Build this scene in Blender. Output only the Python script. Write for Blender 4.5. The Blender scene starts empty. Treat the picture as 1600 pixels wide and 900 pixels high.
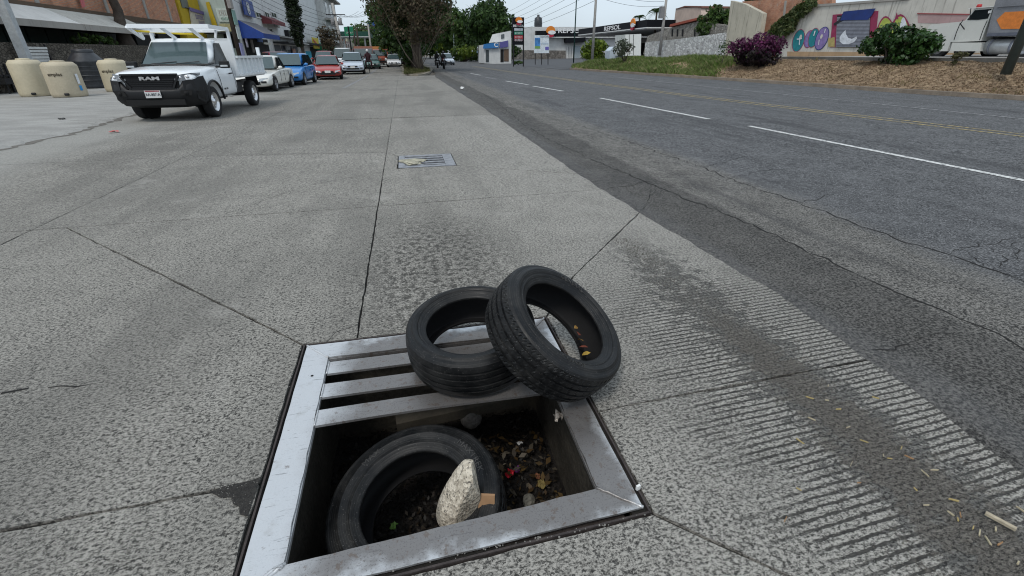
import bpy, bmesh, math, random
import numpy as np
from mathutils import Vector, Matrix
random.seed(7); rng = np.random.default_rng(11)
SC = bpy.context.scene; COL = SC.collection
R = math.radians
# ------------------------------------------------------------------ camera
FPX, CAMH = 722.0, 1.4
_y = np.array([628-800, 450-85, -FPX], float); _y /= np.linalg.norm(_y)
_z = -np.array([817-800, 450-1931, -FPX], float); _z /= np.linalg.norm(_z)
_z = _z-_y*np.dot(_z, _y); _z /= np.linalg.norm(_z)
CM = np.array([np.cross(_y, _z), _y, _z])
cd = bpy.data.cameras.new('camera'); cam = bpy.data.objects.new('camera', cd); COL.objects.link(cam)
cd.sensor_width = 36; cd.lens = FPX/1600*36; cd.clip_end = 3000; cd.clip_start = .05
cam.matrix_world = Matrix([[*CM[0], 0], [*CM[1], 0], [*CM[2], CAMH], [0, 0, 0, 1]])
SC.camera = cam
# ------------------------------------------------------------------ sky and sun (bright overcast)
SUN_EL, SUN_AZ = R(58), R(215)
w = bpy.data.worlds.new('World'); SC.world = w; w.use_nodes = True
nt = w.node_tree; bg = nt.nodes['Background']; bg.inputs['Strength'].default_value = .1
sky = nt.nodes.new('ShaderNodeTexSky'); sky.sky_type = 'NISHITA'; sky.sun_disc = False
sky.sun_elevation = SUN_EL; sky.sun_rotation = SUN_AZ; sky.dust_density = 3.0; sky.air_density = 1.0
mx = nt.nodes.new('ShaderNodeMix'); mx.data_type = 'RGBA'
tc = nt.nodes.new('ShaderNodeTexCoord'); mp = nt.nodes.new('ShaderNodeMapping'); mp.inputs['Scale'].default_value = (1.2, 1.2, 4)
cn = nt.nodes.new('ShaderNodeTexNoise'); cn.inputs['Scale'].default_value = 1.6; cn.inputs['Detail'].default_value = 6
cr = nt.nodes.new('ShaderNodeValToRGB'); cr.color_ramp.elements[0].position = .3; cr.color_ramp.elements[1].position = .75
cr.color_ramp.elements[0].color = (.60, .60, .60, 1); cr.color_ramp.elements[1].color = (.86, .86, .86, 1)
nt.links.new(tc.outputs['Generated'], mp.inputs[0]); nt.links.new(mp.outputs[0], cn.inputs['Vector']); nt.links.new(cn.outputs['Fac'], cr.inputs[0])
nt.links.new(cr.outputs[0], mx.inputs[0]); nt.links.new(sky.outputs[0], mx.inputs[6]); mx.inputs[7].default_value = (8.3, 9.6, 10.8, 1)
nt.links.new(mx.outputs[2], bg.inputs['Color'])
sl = bpy.data.lights.new('sun', 'SUN'); sl.energy = 1.4; sl.angle = R(14); sl.color = (1, .96, .9)
sun = bpy.data.objects.new('sun', sl); COL.objects.link(sun)
sd = Vector((math.sin(SUN_AZ)*math.cos(SUN_EL), math.cos(SUN_AZ)*math.cos(SUN_EL), math.sin(SUN_EL)))
sun.rotation_euler = sd.to_track_quat('Z', 'Y').to_euler(); sun.location = (0, 0, 60)
SC.view_settings.view_transform = 'Standard'; SC.view_settings.look = 'None'
SC.view_settings.exposure = 0; SC.view_settings.gamma = 1; SC.view_settings.use_curve_mapping = False
SC.cycles.filter_width = 1.1; SC.cycles.max_bounces = 4; SC.cycles.diffuse_bounces = 2; SC.cycles.glossy_bounces = 2; SC.cycles.transparent_max_bounces = 8
# ------------------------------------------------------------------ photograph -> place helpers
def ray(px, py): return CM@np.array([px-800, 450-py, -FPX], float)
def G(px, py, z=0.):
    r = ray(px, py); t = (z-CAMH)/r[2]; return Vector((r[0]*t, r[1]*t, z))
def PX(px, py, X):
    r = ray(px, py); t = X/r[0]; return Vector((X, r[1]*t, CAMH+r[2]*t))
def PY(px, py, Y):
    r = ray(px, py); t = Y/r[1]; return Vector((r[0]*t, Y, CAMH+r[2]*t))
# ------------------------------------------------------------------ mesh helpers
class MB:
    def __init__(s): s.v = []; s.f = []
    def add(s, vs, fs):
        n = len(s.v); s.v += [tuple(v) for v in vs]; s.f += [tuple(i+n for i in f) for f in fs]; return s
    def box(s, c, d, rz=0, Rm=None):
        a, b, e = d[0]/2, d[1]/2, d[2]/2
        vs = [Vector((x, y, z)) for z in (-e, e) for x, y in ((-a, -b), (a, -b), (a, b), (-a, b))]
        if rz: Rm = Matrix.Rotation(rz, 3, 'Z')
        if Rm: vs = [Rm@v for v in vs]
        c = Vector(c)
        return s.add([v+c for v in vs], [(3, 2, 1, 0), (4, 5, 6, 7), (0, 1, 5, 4), (1, 2, 6, 5), (2, 3, 7, 6), (3, 0, 4, 7)])
    def bar(s, a, b, w, h=None, up=(0, 0, 1)):
        a, b = Vector(a), Vector(b); d = b-a; L = d.length; y = d/L; u = Vector(up)
        if abs(y.dot(u)) > .99: u = Vector((1, 0, 0))
        x = y.cross(u).normalized(); z = x.cross(y)
        Rm = Matrix((x, y, z)).transposed()
        return s.box((a+b)/2, (w, L, h or w), Rm=Rm)
    def prism(s, poly, vec):
        n = len(poly); vec = Vector(vec); p = [Vector(q) for q in poly]
        return s.add(p+[q+vec for q in p], [tuple(range(n-1, -1, -1)), tuple(range(n, 2*n))]+[(i, (i+1) % n, n+(i+1) % n, n+i) for i in range(n)])
    def tube(s, pts, rad, n=8, cap=True):
        pts = [Vector(p) for p in pts]
        if not hasattr(rad, '__len__'): rad = [rad]*len(pts)
        vs = []; fs = []; pu = None
        for i, p in enumerate(pts):
            t = (pts[min(i+1, len(pts)-1)]-pts[max(i-1, 0)]).normalized()
            u = pu if pu else Vector((0, 0, 1))
            if abs(u.dot(t)) > .98: u = Vector((1, 0, 0))
            a = t.cross(u).normalized(); b = a.cross(t); pu = b
            for k in range(n):
                q = 2*math.pi*k/n; vs.append(p+(a*math.cos(q)+b*math.sin(q))*rad[i])
        for i in range(len(pts)-1):
            for k in range(n):
                fs.append((i*n+k, i*n+(k+1) % n, (i+1)*n+(k+1) % n, (i+1)*n+k))
        if cap: fs += [tuple(range(n-1, -1, -1)), tuple(range((len(pts)-1)*n, len(pts)*n))]
        return s.add(vs, fs)
    def lathe(s, prof, n=24, c=(0, 0, 0), Rm=None, closed=False):
        vs = []; fs = []; m = len(prof); c = Vector(c)
        for k in range(n):
            q = 2*math.pi*k/n
            for r, z in prof:
                v = Vector((r*math.cos(q), r*math.sin(q), z)); vs.append((Rm@v if Rm else v)+c)
        for k in range(n):
            for i in range(m if closed else m-1):
                j = (i+1) % m; fs.append((k*m+i, ((k+1) % n)*m+i, ((k+1) % n)*m+j, k*m+j))
        return s.add(vs, fs)
    def quad(s, a, b, c, d): return s.add([a, b, c, d], [(0, 1, 2, 3)])
    def strip(s, pts, w, z=0, jit=0):
        L = []; n = len(pts)
        for i, p in enumerate(pts):
            p = Vector((p[0], p[1], 0)); a = Vector((*pts[max(i-1, 0)][:2], 0)); b = Vector((*pts[min(i+1, n-1)][:2], 0))
            t = (b-a).normalized(); o = Vector((-t.y, t.x, 0)); ww = (w[i] if hasattr(w, '__len__') else w)*(1+random.uniform(-jit, jit))
            L += [p+o*ww/2+Vector((0, 0, z)), p-o*ww/2+Vector((0, 0, z))]
        return s.add(L, [(2*i+1, 2*i+3, 2*i+2, 2*i) for i in range(n-1)])
    def build(s, name, m, parent=None, smooth=False, world=False, label=None):
        vs = [Vector(v) for v in s.v]; off = Vector((0, 0, 0))
        if parent is not None and world:
            inv = wm(parent).inverted(); vs = [inv@v for v in vs]
        elif parent is None:
            lo = [min(v[i] for v in vs) for i in range(3)]; hi = [max(v[i] for v in vs) for i in range(3)]
            off = Vector(((lo[0]+hi[0])/2, (lo[1]+hi[1])/2, lo[2])); vs = [v-off for v in vs]
        me = bpy.data.meshes.new(name); me.from_pydata([tuple(v) for v in vs], [], s.f); me.update()
        o = link(name, me, m, parent, smooth); o.location = off
        if label: o['label'] = label
        return o
def wm(o):
    m = o.matrix_basis.copy()
    while o.parent: o = o.parent; m = o.matrix_basis@m
    return m
def link(name, me, m, parent=None, smooth=False):
    if m is not None and not me.materials: me.materials.append(m)
    if smooth: me.shade_smooth()
    o = bpy.data.objects.new(name, me); COL.objects.link(o); o.parent = parent
    return o
def tag(o, label=None, cat=None, group=None, kind=None):
    for k, v in (('label', label), ('category', cat), ('group', group), ('kind', kind)):
        if v: o[k] = v
    return o
def thing(name, label, cat, loc=(0, 0, 0), rz=0, group=None):
    o = bpy.data.objects.new(name, None); COL.objects.link(o); o.location = loc; o.rotation_euler = (0, 0, rz); o.empty_display_size = .1
    return tag(o, label, cat, group)
def evalmesh(o, name):
    bpy.context.view_layer.update()
    dg = bpy.context.evaluated_depsgraph_get(); me = bpy.data.meshes.new_from_object(o.evaluated_get(dg)); me.name = name; return me
def fix_normals(me):
    bm = bmesh.new(); bm.from_mesh(me); bmesh.ops.recalc_face_normals(bm, faces=bm.faces); bm.to_mesh(me); bm.free()
def copy_tree(o, parent=None):
    c = o.copy(); COL.objects.link(c); c.parent = parent
    for ch in list(o.children): copy_tree(ch, c)
    return c
def text_mb(txt, org, right, up, size, depth=.01, bold=0., shear=0., wscale=1., align='CENTER'):
    cu = bpy.data.curves.new('t', 'FONT'); cu.body = txt; cu.size = size; cu.extrude = depth/2; cu.align_x = align; cu.align_y = 'CENTER'; cu.offset = bold; cu.shear = shear; cu.resolution_u = 3
    o = bpy.data.objects.new('t', cu); COL.objects.link(o); me = evalmesh(o, 't'); bpy.data.objects.remove(o)
    r = Vector(right).normalized(); u = Vector(up).normalized(); n = r.cross(u); mb = MB(); org = Vector(org)
    mb.add([org+r*(v.co.x*wscale)+u*v.co.y+n*v.co.z for v in me.vertices], [tuple(p.vertices) for p in me.polygons])
    bpy.data.meshes.remove(me); bpy.data.curves.remove(cu); return mb
# ------------------------------------------------------------------ materials
class NT:
    def __init__(s, name):
        s.m = bpy.data.materials.new(name); s.m.use_nodes = True; s.t = s.m.node_tree; s.n = s.t.nodes; s.l = s.t.links
        s.b = s.n['Principled BSDF']; s.out = s.n['Material Output']
        s.pos = s.n.new('ShaderNodeNewGeometry').outputs['Position']; s.obj = s.n.new('ShaderNodeTexCoord').outputs['Object']
    def put(s, sock, v):
        if hasattr(v, 'node'): s.l.new(v, sock)
        elif hasattr(v, '__len__') and len(v) == 3 and sock.type == 'RGBA': sock.default_value = (*v, 1)
        else: sock.default_value = v
    def map(s, vec, scale=(1, 1, 1), rot=(0, 0, 0), loc=(0, 0, 0)):
        k = s.n.new('ShaderNodeMapping'); s.l.new(vec, k.inputs[0]); k.inputs['Scale'].default_value = scale; k.inputs['Rotation'].default_value = rot; k.inputs['Location'].default_value = loc; return k.outputs[0]
    def noise(s, vec, scale, detail=4, rough=.55, dist=0):
        k = s.n.new('ShaderNodeTexNoise'); s.l.new(vec, k.inputs['Vector']); k.inputs['Scale'].default_value = scale; k.inputs['Detail'].default_value = detail; k.inputs['Roughness'].default_value = rough; k.inputs['Distortion'].default_value = dist; return k.outputs['Fac']
    def voro(s, vec, scale, feat='F1', out='Distance', rnd=1):
        k = s.n.new('ShaderNodeTexVoronoi'); k.feature = feat; s.l.new(vec, k.inputs['Vector']); k.inputs['Scale'].default_value = scale; k.inputs['Randomness'].default_value = rnd; return k.outputs[out]
    def math(s, op, a, b=0., c=0.):
        k = s.n.new('ShaderNodeMath'); k.operation = op
        for i, v in enumerate((a, b, c)): s.put(k.inputs[i], v)
        return k.outputs[0]
    def mr(s, v, a, b, c=0., d=1., smooth=True):
        k = s.n.new('ShaderNodeMapRange'); k.interpolation_type = 'SMOOTHSTEP' if smooth else 'LINEAR'
        for i, x in enumerate((v, a, b, c, d)): s.put(k.inputs[i], x)
        return k.outputs[0]
    def mix(s, f, a, b, mode='MIX'):
        k = s.n.new('ShaderNodeMix'); k.data_type = 'RGBA'; k.blend_type = mode
        s.put(k.inputs[0], f); s.put(k.inputs[6], a); s.put(k.inputs[7], b); return k.outputs[2]
    def sep(s, v):
        k = s.n.new('ShaderNodeSeparateXYZ'); s.l.new(v, k.inputs[0]); return k.outputs
    def bump(s, h, strength=.5, dist=.01, prev=None):
        k = s.n.new('ShaderNodeBump'); s.l.new(h, k.inputs['Height']); k.inputs['Strength'].default_value = strength; k.inputs['Distance'].default_value = dist
        if prev is not None: s.l.new(prev, k.inputs['Normal'])
        return k.outputs[0]
    def fin(s, col, rough=.8, metal=0., normal=None, spec=.5, coat=0):
        s.put(s.b.inputs['Base Color'], col); s.put(s.b.inputs['Roughness'], rough); s.put(s.b.inputs['Metallic'], metal); s.b.inputs['Specular IOR Level'].default_value = spec
        s.b.inputs['Coat Weight'].default_value = coat; s.b.inputs['Coat Roughness'].default_value = .08
        if normal is not None: s.l.new(normal, s.b.inputs['Normal'])
        return s.m
_mc = {}
def M(name, col, rough=.7, metal=0., var=.18, scale=6., bump=0., bscale=40., spec=.4, coat=0.):
    if name in _mc: return _mc[name]
    k = NT(name); a = k.noise(k.pos, scale, 5, .6); b = k.noise(k.pos, scale*9, 3)
    f = k.math('ADD', k.math('MULTIPLY', a, .65), k.math('MULTIPLY', b, .35))
    c = k.mix(k.mr(f, .3, .7), [x*(1-var) for x in col], [min(1, x*(1+var)) for x in col])
    nrm = k.bump(k.noise(k.pos, bscale, 4), bump, .02) if bump else None
    _mc[name] = k.fin(c, k.mr(a, .2, .8, max(rough-.08, .05), min(1, rough+.08)), metal, nrm, spec, coat); return _mc[name]
def paint(name, col): return M('paint_'+name, col, .26, 0, .03, .7, coat=.6)
def flat(name, col, rough=.6): return M(name, col, rough, 0, .10, 2.5)
def foliage(name, cols, trans=.3, rough=.55):
    k = NT(name); g = k.n.new('ShaderNodeNewGeometry').outputs['Random Per Island']
    r = k.n.new('ShaderNodeValToRGB'); r.color_ramp.interpolation = 'LINEAR'; e = r.color_ramp.elements
    while len(e) < len(cols): e.new(.5)
    for i, c in enumerate(cols): e[i].position = i/(len(cols)-1); e[i].color = (*c, 1)
    k.l.new(g, r.inputs[0]); c2 = k.mix(k.mr(k.noise(k.pos, .9, 3), .35, .65, 0, .5), r.outputs[0], [x*.7 for x in cols[0]])
    k.fin(c2, rough, 0, None, .3)
    tr = k.n.new('ShaderNodeBsdfTranslucent'); k.l.new(c2, tr.inputs[0]); ms = k.n.new('ShaderNodeMixShader'); ms.inputs[0].default_value = trans
    k.l.new(k.b.outputs[0], ms.inputs[1]); k.l.new(tr.outputs[0], ms.inputs[2]); k.l.new(ms.outputs[0], k.out.inputs[0]); return k.m
# --- worn concrete of the carriageway: pitted, tined on the right, dirt band along the edge
def concrete_mat(name, tint=1., tined=True):
    k = NT(name); P = k.pos; x, y, z = k.sep(P)
    big = k.noise(P, .4, 3); mid = k.noise(P, 3.1, 4, .65); st = k.map(P, (.75, 1.1, 1), (0, 0, R(-4)))
    g = k.noise(st, 84, 4, .84); fd = k.mr(y, 2.6, 9, 0, .75, False); g = k.math('ADD', k.math('MULTIPLY', g, k.math('SUBTRACT', 1, fd)), k.math('MULTIPLY', k.noise(st, 33, 3, .85), fd))
    tone = g
    tone = k.math('ADD', tone, k.math('MULTIPLY', k.math('SUBTRACT', mid, .5), .07))
    lo = [c*tint for c in (.052, .05, .045)]; hi = [c*tint for c in (.385, .366, .327)]
    col = k.mix(k.mr(tone, .435, .60, smooth=False), hi, lo)
    v = k.n.new('ShaderNodeTexVoronoi'); vv = k.n.new('ShaderNodeVectorMath'); vv.operation = 'ADD'; nn = k.n.new('ShaderNodeTexNoise'); nn.inputs['Scale'].default_value = 90; nn.inputs['Detail'].default_value = 1; k.l.new(P, nn.inputs['Vector']); sc_ = k.n.new('ShaderNodeVectorMath'); sc_.operation = 'SCALE'; sc_.inputs['Scale'].default_value = .022; k.l.new(nn.outputs['Color'], sc_.inputs[0]); k.l.new(k.map(P, (.8, 1, 1)), vv.inputs[0]); k.l.new(sc_.outputs[0], vv.inputs[1]); k.l.new(vv.outputs[0], v.inputs['Vector']); v.inputs['Scale'].default_value = 82
    rc = k.n.new('ShaderNodeSeparateColor'); k.l.new(v.outputs['Color'], rc.inputs[0])
    pit = k.mr(v.outputs['Distance'], k.mr(rc.outputs[0], .45, 1., 0., .44, False), k.mr(rc.outputs[0], .45, 1., .12, .56, False), 1, 0)
    pit = k.math('MULTIPLY', pit, k.mr(rc.outputs[0], .45, .55))
    col = k.mix(k.math('MULTIPLY', pit, .85), col, (.03, .029, .027))
    trk = k.noise(k.map(P, (1, .09, 1)), 1.5, 4, .6); col = k.mix(k.mr(k.math('ADD', k.math('MULTIPLY', big, .55), k.math('MULTIPLY', trk, .45)), .45, .60, 0, .42), col, [c*tint for c in (.12, .115, .104)]); col = k.mix(k.mr(k.noise(P, 1.3, 5, .7), .56, .72, 0, .30), col, [c*tint for c in (.44, .42, .385)])
    h = k.math('SUBTRACT', k.math('SUBTRACT', 1, tone), k.math('MULTIPLY', pit, .5))
    if tined:
        brt = k.mr(k.math('ADD', x, k.math('MULTIPLY', mid, .5)), .2, 1.7, 0, .35); col = k.mix(brt, col, k.mix(k.mr(tone, .45, .58), (.45, .432, .392), (.05, .048, .044)))
        w1 = k.noise(P, 5, 3, .6); n60 = k.noise(k.map(P, (.45, 1, 1)), 70, 3, .65)
        wv = k.math('ADD', k.math('ADD', y, k.math('MULTIPLY', x, -.06)), k.math('MULTIPLY', w1, .012))
        s = k.math('SINE', k.math('MULTIPLY', wv, 2*math.pi/.033))
        s = k.math('ADD', s, k.math('MULTIPLY', k.math('SUBTRACT', n60, .5), 2.6))
        gro = k.mr(s, .42, .74)
        br = k.math('MULTIPLY', k.math('SUBTRACT', k.noise(k.map(P, (1, 2.2, 1)), 2.6, 4, .7), .5), 1.3)
        msk = k.mr(k.math('ADD', x, br), .92, 1.32); msk = k.math('MULTIPLY', msk, k.mr(k.math('ADD', y, k.math('MULTIPLY', br, .8)), 2.2, 2.9, 1, 0))
        gro = k.math('MULTIPLY', gro, msk)
        col = k.mix(k.math('MULTIPLY', gro, .90), col, (.036, .034, .031)); h = k.math('SUBTRACT', h, k.math('MULTIPLY', gro, .8))
        # rubber-black broken patches left of the silt, oily blotch beyond the grate, silt band by the asphalt
        n9 = k.noise(P, 11, 5, .75); dx = k.math('SUBTRACT', x, k.math('ADD', 1.60, k.math('MULTIPLY', w1, .14)))
        wd = k.mr(y, .5, 2.3, .21, .07, False); ad = k.math('ABSOLUTE', dx)
        blk = k.math('MULTIPLY', k.mr(k.math('ADD', n9, k.mr(ad, .05, .5, .12, -.12)), .55, .60), k.mr(y, 2.6, 3.8, .85, 0)); col = k.mix(blk, col, k.mix(k.mr(g, .46, .56), (.14, .136, .125), (.022, .021, .02)))
        band = k.mr(k.math('ADD', k.math('DIVIDE', ad, wd), k.math('MULTIPLY', k.math('SUBTRACT', n9, .5), 4.6)), .60, 1.0, 1, 0)
        silt = k.mix(k.mr(g, .43, .60, smooth=False), (.135, .122, .105), (.014, .013, .012)); silt = k.mix(k.mr(k.noise(P, 320, 2), .58, .66), silt, (.26, .24, .21))
        col = k.mix(k.math('MULTIPLY', band, k.mr(k.math('ADD', y, k.math('MULTIPLY', br, .4)), 1.7, 2.4, .86, 0)), col, silt)
        d2 = k.math('SQRT', k.math('ADD', k.math('POWER', k.math('SUBTRACT', x, .1), 2), k.math('POWER', k.math('MULTIPLY', k.math('SUBTRACT', y, 3.2), .5), 2)))
        ol = k.math('MULTIPLY', k.mr(d2, .2, .85, 1, 0), k.mr(k.noise(P, 20, 5, .8), .46, .57)); col = k.mix(k.math('MULTIPLY', ol, .85), col, (.04, .038, .034))
    else:
        dust = k.mr(k.math('ADD', x, k.math('MULTIPLY', k.math('SUBTRACT', big, .5), 2.4)), -4.6, -6.4)
        col = k.mix(k.math('MULTIPLY', dust, .6), col, (.34, .335, .31))
    return k.fin(col, .88, 0, k.bump(h, .9, .007), .25)
def asphalt_mat(name):
    k = NT(name); P = k.pos; x, y, z = k.sep(P)
    big = k.noise(P, .6, 4, .6); xx = k.math('ADD', x, k.math('MULTIPLY', k.math('SUBTRACT', big, .5), .5))
    g = k.noise(P, 66, 4, .86); fd = k.mr(k.math('ADD', x, y), 5, 14, 0, .8, False); g = k.math('ADD', k.math('MULTIPLY', g, k.math('SUBTRACT', 1, fd)), k.math('MULTIPLY', k.noise(P, 27, 4, .86), fd)); mid = k.noise(P, 2.2, 4, .65); ln = k.noise(k.map(P, (1, .1, 1)), 1.6, 4, .6)
    v = k.n.new('ShaderNodeTexVoronoi'); k.l.new(P, v.inputs['Vector']); v.inputs['Scale'].default_value = 58; rc = k.n.new('ShaderNodeSeparateColor'); k.l.new(v.outputs['Color'], rc.inputs[0])
    t = k.mr(k.math('ADD', g, k.math('MULTIPLY', k.math('SUBTRACT', mid, .5), .12)), .42, .60, smooth=False)
    near = k.mix(t, (.012, .0115, .0105), (.158, .15, .138)); midc = k.mix(t, (.014, .013, .012), (.26, .248, .226)); old = k.mix(t, (.014, .0145, .0155), (.182, .183, .186))
    stone = k.math('MULTIPLY', k.mr(v.outputs['Distance'], .25, .42, 1, 0), k.mr(rc.outputs[0], .72, .85))
    old = k.mix(k.math('MULTIPLY', stone, .8), old, (.30, .30, .305)); midc = k.mix(k.math('MULTIPLY', stone, .4), midc, (.26, .25, .23))
    col = k.mix(k.mr(xx, 2.9, 3.02), near, midc); col = k.mix(k.mr(xx, 3.7, 4.1), col, old)
    col = k.mix(k.math('MULTIPLY', k.mr(k.math('SINE', k.math('MULTIPLY', xx, 3.7)), .0, 1), k.mr(ln, .40, .65, 0, .30)), col, (.15, .152, .156))
    col = k.mix(k.mr(k.math('ADD', ln, k.math('MULTIPLY', big, .3)), .68, .84, 0, .5), col, (.034, .034, .036))
    return k.fin(col, .86, 0, k.bump(k.math('ADD', g, k.math('MULTIPLY', v.outputs['Distance'], -.5)), .8, .008), .25)
CONC = concrete_mat('tined_concrete'); CONC2 = concrete_mat('worn_concrete', .92, False); ASPH = asphalt_mat('worn_asphalt')
def steel_mat():
    k = NT('sprayed_steel'); P = k.pos; x, y, z = k.sep(P)
    a = k.noise(P, 4.2, 5, .65); b = k.noise(P, 150, 3, .75); c = k.noise(P, 30, 4, .7)
    # silver spray is thick on the left and along the outer rim, thin in the middle of the members
    rim = k.math('MAXIMUM', k.math('DIVIDE', k.math('ABSOLUTE', x), .655), k.math('DIVIDE', k.math('ABSOLUTE', k.math('SUBTRACT', y, 1.59)), .655))
    thin = k.math('MULTIPLY', k.mr(k.math('ADD', x, k.math('MULTIPLY', a, .25)), -.44, -.22), k.mr(k.math('ADD', k.math('MULTIPLY', k.math('SUBTRACT', 1, rim), 2.6), a), .38, .66))
    col = k.mix(thin, (.63, .635, .64), (.23, .217, .208))
    col = k.mix(k.math('MULTIPLY', k.mr(b, .54, .66), k.mr(thin, 0, .7, .10, .62)), col, (.10, .09, .088))
    col = k.mix(k.math('MULTIPLY', k.mr(k.math('ADD', c, k.math('MULTIPLY', thin, .08)), .64, .72), .6), col, (.15, .11, .085)); col = k.mix(k.math('MULTIPLY', k.mr(k.noise(k.map(P, (.25, 3, 1)), 40, 4, .8), .60, .66), .55), col, (.10, .095, .095))
    col = k.mix(k.mr(k.noise(P, 9, 5, .7), .56, .74, 0, .4), col, (.36, .34, .31))
    return k.fin(col, k.mr(a, .3, .7, .30, .48), .6, k.bump(k.math('ADD', b, k.math('MULTIPLY', c, 2)), .18, .003), .5)
STEEL = steel_mat()
def rubber_mat(name, dust, rings=False):
    k = NT(name); P = k.obj; x, y, z = k.sep(P)
    a = k.noise(P, 7, 5, .7); b = k.noise(P, 45, 5, .75); c = k.noise(P, 170, 2, .6)
    col = k.mix(k.math('MULTIPLY', k.mr(a, .40, .72), dust), (.005, .0054, .006), (.042, .041, .039))
    col = k.mix(k.math('MULTIPLY', k.mr(b, .60, .74), dust*.8), col, (.085, .082, .077))
    h = k.math('MULTIPLY', b, .5)
    if rings:
        r = k.math('SQRT', k.math('ADD', k.math('MULTIPLY', x, x), k.math('MULTIPLY', y, y))); sn = k.math('SINE', k.math('MULTIPLY', r, 2*math.pi/.0085)); h = k.math('ADD', h, k.math('MULTIPLY', k.mr(sn, .5, .95), .7))
        col = k.mix(k.math('MULTIPLY', k.mr(sn, .6, .95), k.mr(a, .4, .7, .05, .35)), col, (.07, .068, .065))
    col = k.mix(k.math('MULTIPLY', k.mr(c, .66, .72), dust), col, (.22, .21, .2))
    return k.fin(col, k.mr(a, .3, .7, .34, .60), 0, k.bump(h, .35, .004), .28)
RUB = rubber_mat('worn_tread_rubber', .5); RUBS = rubber_mat('sidewall_rubber', .42, True); RUBD = rubber_mat('dusty_pit_rubber', .5, True); RUBIN = M('inner_liner_rubber', (.008, .008, .009), .75, var=.3)
CARTYRE = M('car_tyre_rubber', (.018, .018, .019), .8, var=.3)
def pale_stone_mat():
    k = NT('speckled_rock'); P = k.obj
    v = k.voro(P, 95, 'F1', 'Color'); bw = k.n.new('ShaderNodeRGBToBW'); k.l.new(v, bw.inputs[0])
    col = k.mix(k.mr(bw.outputs[0], .25, .75), (.40, .35, .275), (.62, .555, .45)); col = k.mix(k.mr(k.noise(P, 85, 3, .75), .55, .62, 0, .9), col, (.075, .068, .058)); col = k.mix(k.mr(k.noise(P, 7, 3), .5, .7, 0, .4), col, (.25, .22, .18))
    return k.fin(col, .9, 0, k.bump(k.math('ADD', k.noise(P, 70, 4, .7), k.voro(P, 95)), .6, .008), .3)
def masonry_mat(name, stone, mortar, scale, size=(1, 1, 1), bump=.8, dark=(.05, .045, .04)):
    k = NT(name); P = k.map(k.pos, size)
    e = k.voro(P, scale, 'DISTANCE_TO_EDGE'); v = k.voro(P, scale, 'F1', 'Color'); bw = k.n.new('ShaderNodeRGBToBW'); k.l.new(v, bw.inputs[0])
    c = k.mix(bw.outputs[0], [q*.65 for q in stone], [min(1, q*1.25) for q in stone]); c = k.mix(k.mr(e, .02, .09, 1, 0), c, mortar)
    n = k.noise(k.pos, 1.1, 6, .7); c = k.mix(k.mr(n, .52, .72, 0, .65), c, dark)
    c = k.mix(k.mr(k.noise(k.pos, 14, 4, .7), .58, .68, 0, .7), c, dark)
    return k.fin(c, .92, 0, k.bump(k.math('ADD', k.mr(e, 0, .12), k.math('MULTIPLY', k.noise(k.pos, 12, 4), .5)), bump, .05), .2)
def brick_mat(name):
    k = NT(name); x, y, z = k.sep(k.pos); c2 = k.n.new('ShaderNodeCombineXYZ'); k.l.new(k.math('ADD', x, y), c2.inputs[0]); k.l.new(z, c2.inputs[1])
    b = k.n.new('ShaderNodeTexBrick'); k.l.new(c2.outputs[0], b.inputs['Vector']); b.inputs['Scale'].default_value = 1; b.inputs['Brick Width'].default_value = .26; b.inputs['Row Height'].default_value = .085; b.inputs['Mortar Size'].default_value = .012
    b.inputs['Color1'].default_value = (.50, .19, .10, 1); b.inputs['Color2'].default_value = (.60, .29, .16, 1); b.inputs['Mortar'].default_value = (.30, .26, .22, 1)
    c = k.mix(k.mr(k.noise(k.pos, .8, 5, .65), .45, .7, 0, .6), b.outputs[0], (.16, .09, .06)); c = k.mix(k.mr(k.noise(k.pos, 2.5, 4), .6, .72, 0, .5), c, (.42, .36, .30))
    return k.fin(c, .92, 0, k.bump(b.outputs['Fac'], -.6, .01), .2)
BRICK = brick_mat('rough_brick')
def plaster_mat(name, col, streak=.5, dark=(.14, .125, .105)):
    k = NT(name); P = k.pos
    a = k.noise(P, .9, 6, .68); s = k.noise(k.map(P, (3, 3, .25)), 1.6, 5, .65)
    c = k.mix(k.mr(a, .35, .7), col, [q*.84 for q in col]); c = k.mix(k.mr(s, .52, .74, 0, streak), c, dark)
    return k.fin(c, .88, 0, k.bump(k.noise(P, 18, 5, .65), .35, .02), .25)
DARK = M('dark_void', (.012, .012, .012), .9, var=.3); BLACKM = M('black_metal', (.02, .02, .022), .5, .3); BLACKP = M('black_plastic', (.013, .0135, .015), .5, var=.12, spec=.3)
GLASS = M('vehicle_glass', (.012, .016, .018), .16, 0, .1, spec=.12); WSCR = M('windscreen_glass', (.055, .085, .09), .04, 0, .12, .8, spec=.8)
CHROME = M('chrome', (.7, .7, .71), .18, .9, .05); RIMM = M('wheel_steel', (.38, .38, .39), .4, .6, .15); LAMP = M('headlamp_lens', (.55, .58, .60), .12, .2, .25, 30, spec=.9)
WHITEP = paint('white', (.78, .79, .79)); WINDOW = M('window_glass', (.05, .06, .065), .12, 0, .35, 1.5, spec=.8)
WOODP = M('pole_wood', (.055, .042, .034), .9, var=.35, scale=3, bump=.4); CONCP = M('pole_concrete', (.36, .345, .32), .9, var=.2, bump=.3); BARK = M('tree_bark', (.065, .052, .042), .95, var=.4, scale=4, bump=.9, bscale=22)
WHITEM = M('white_enamel', (.72, .72, .70), .45, 0, .1)
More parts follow.
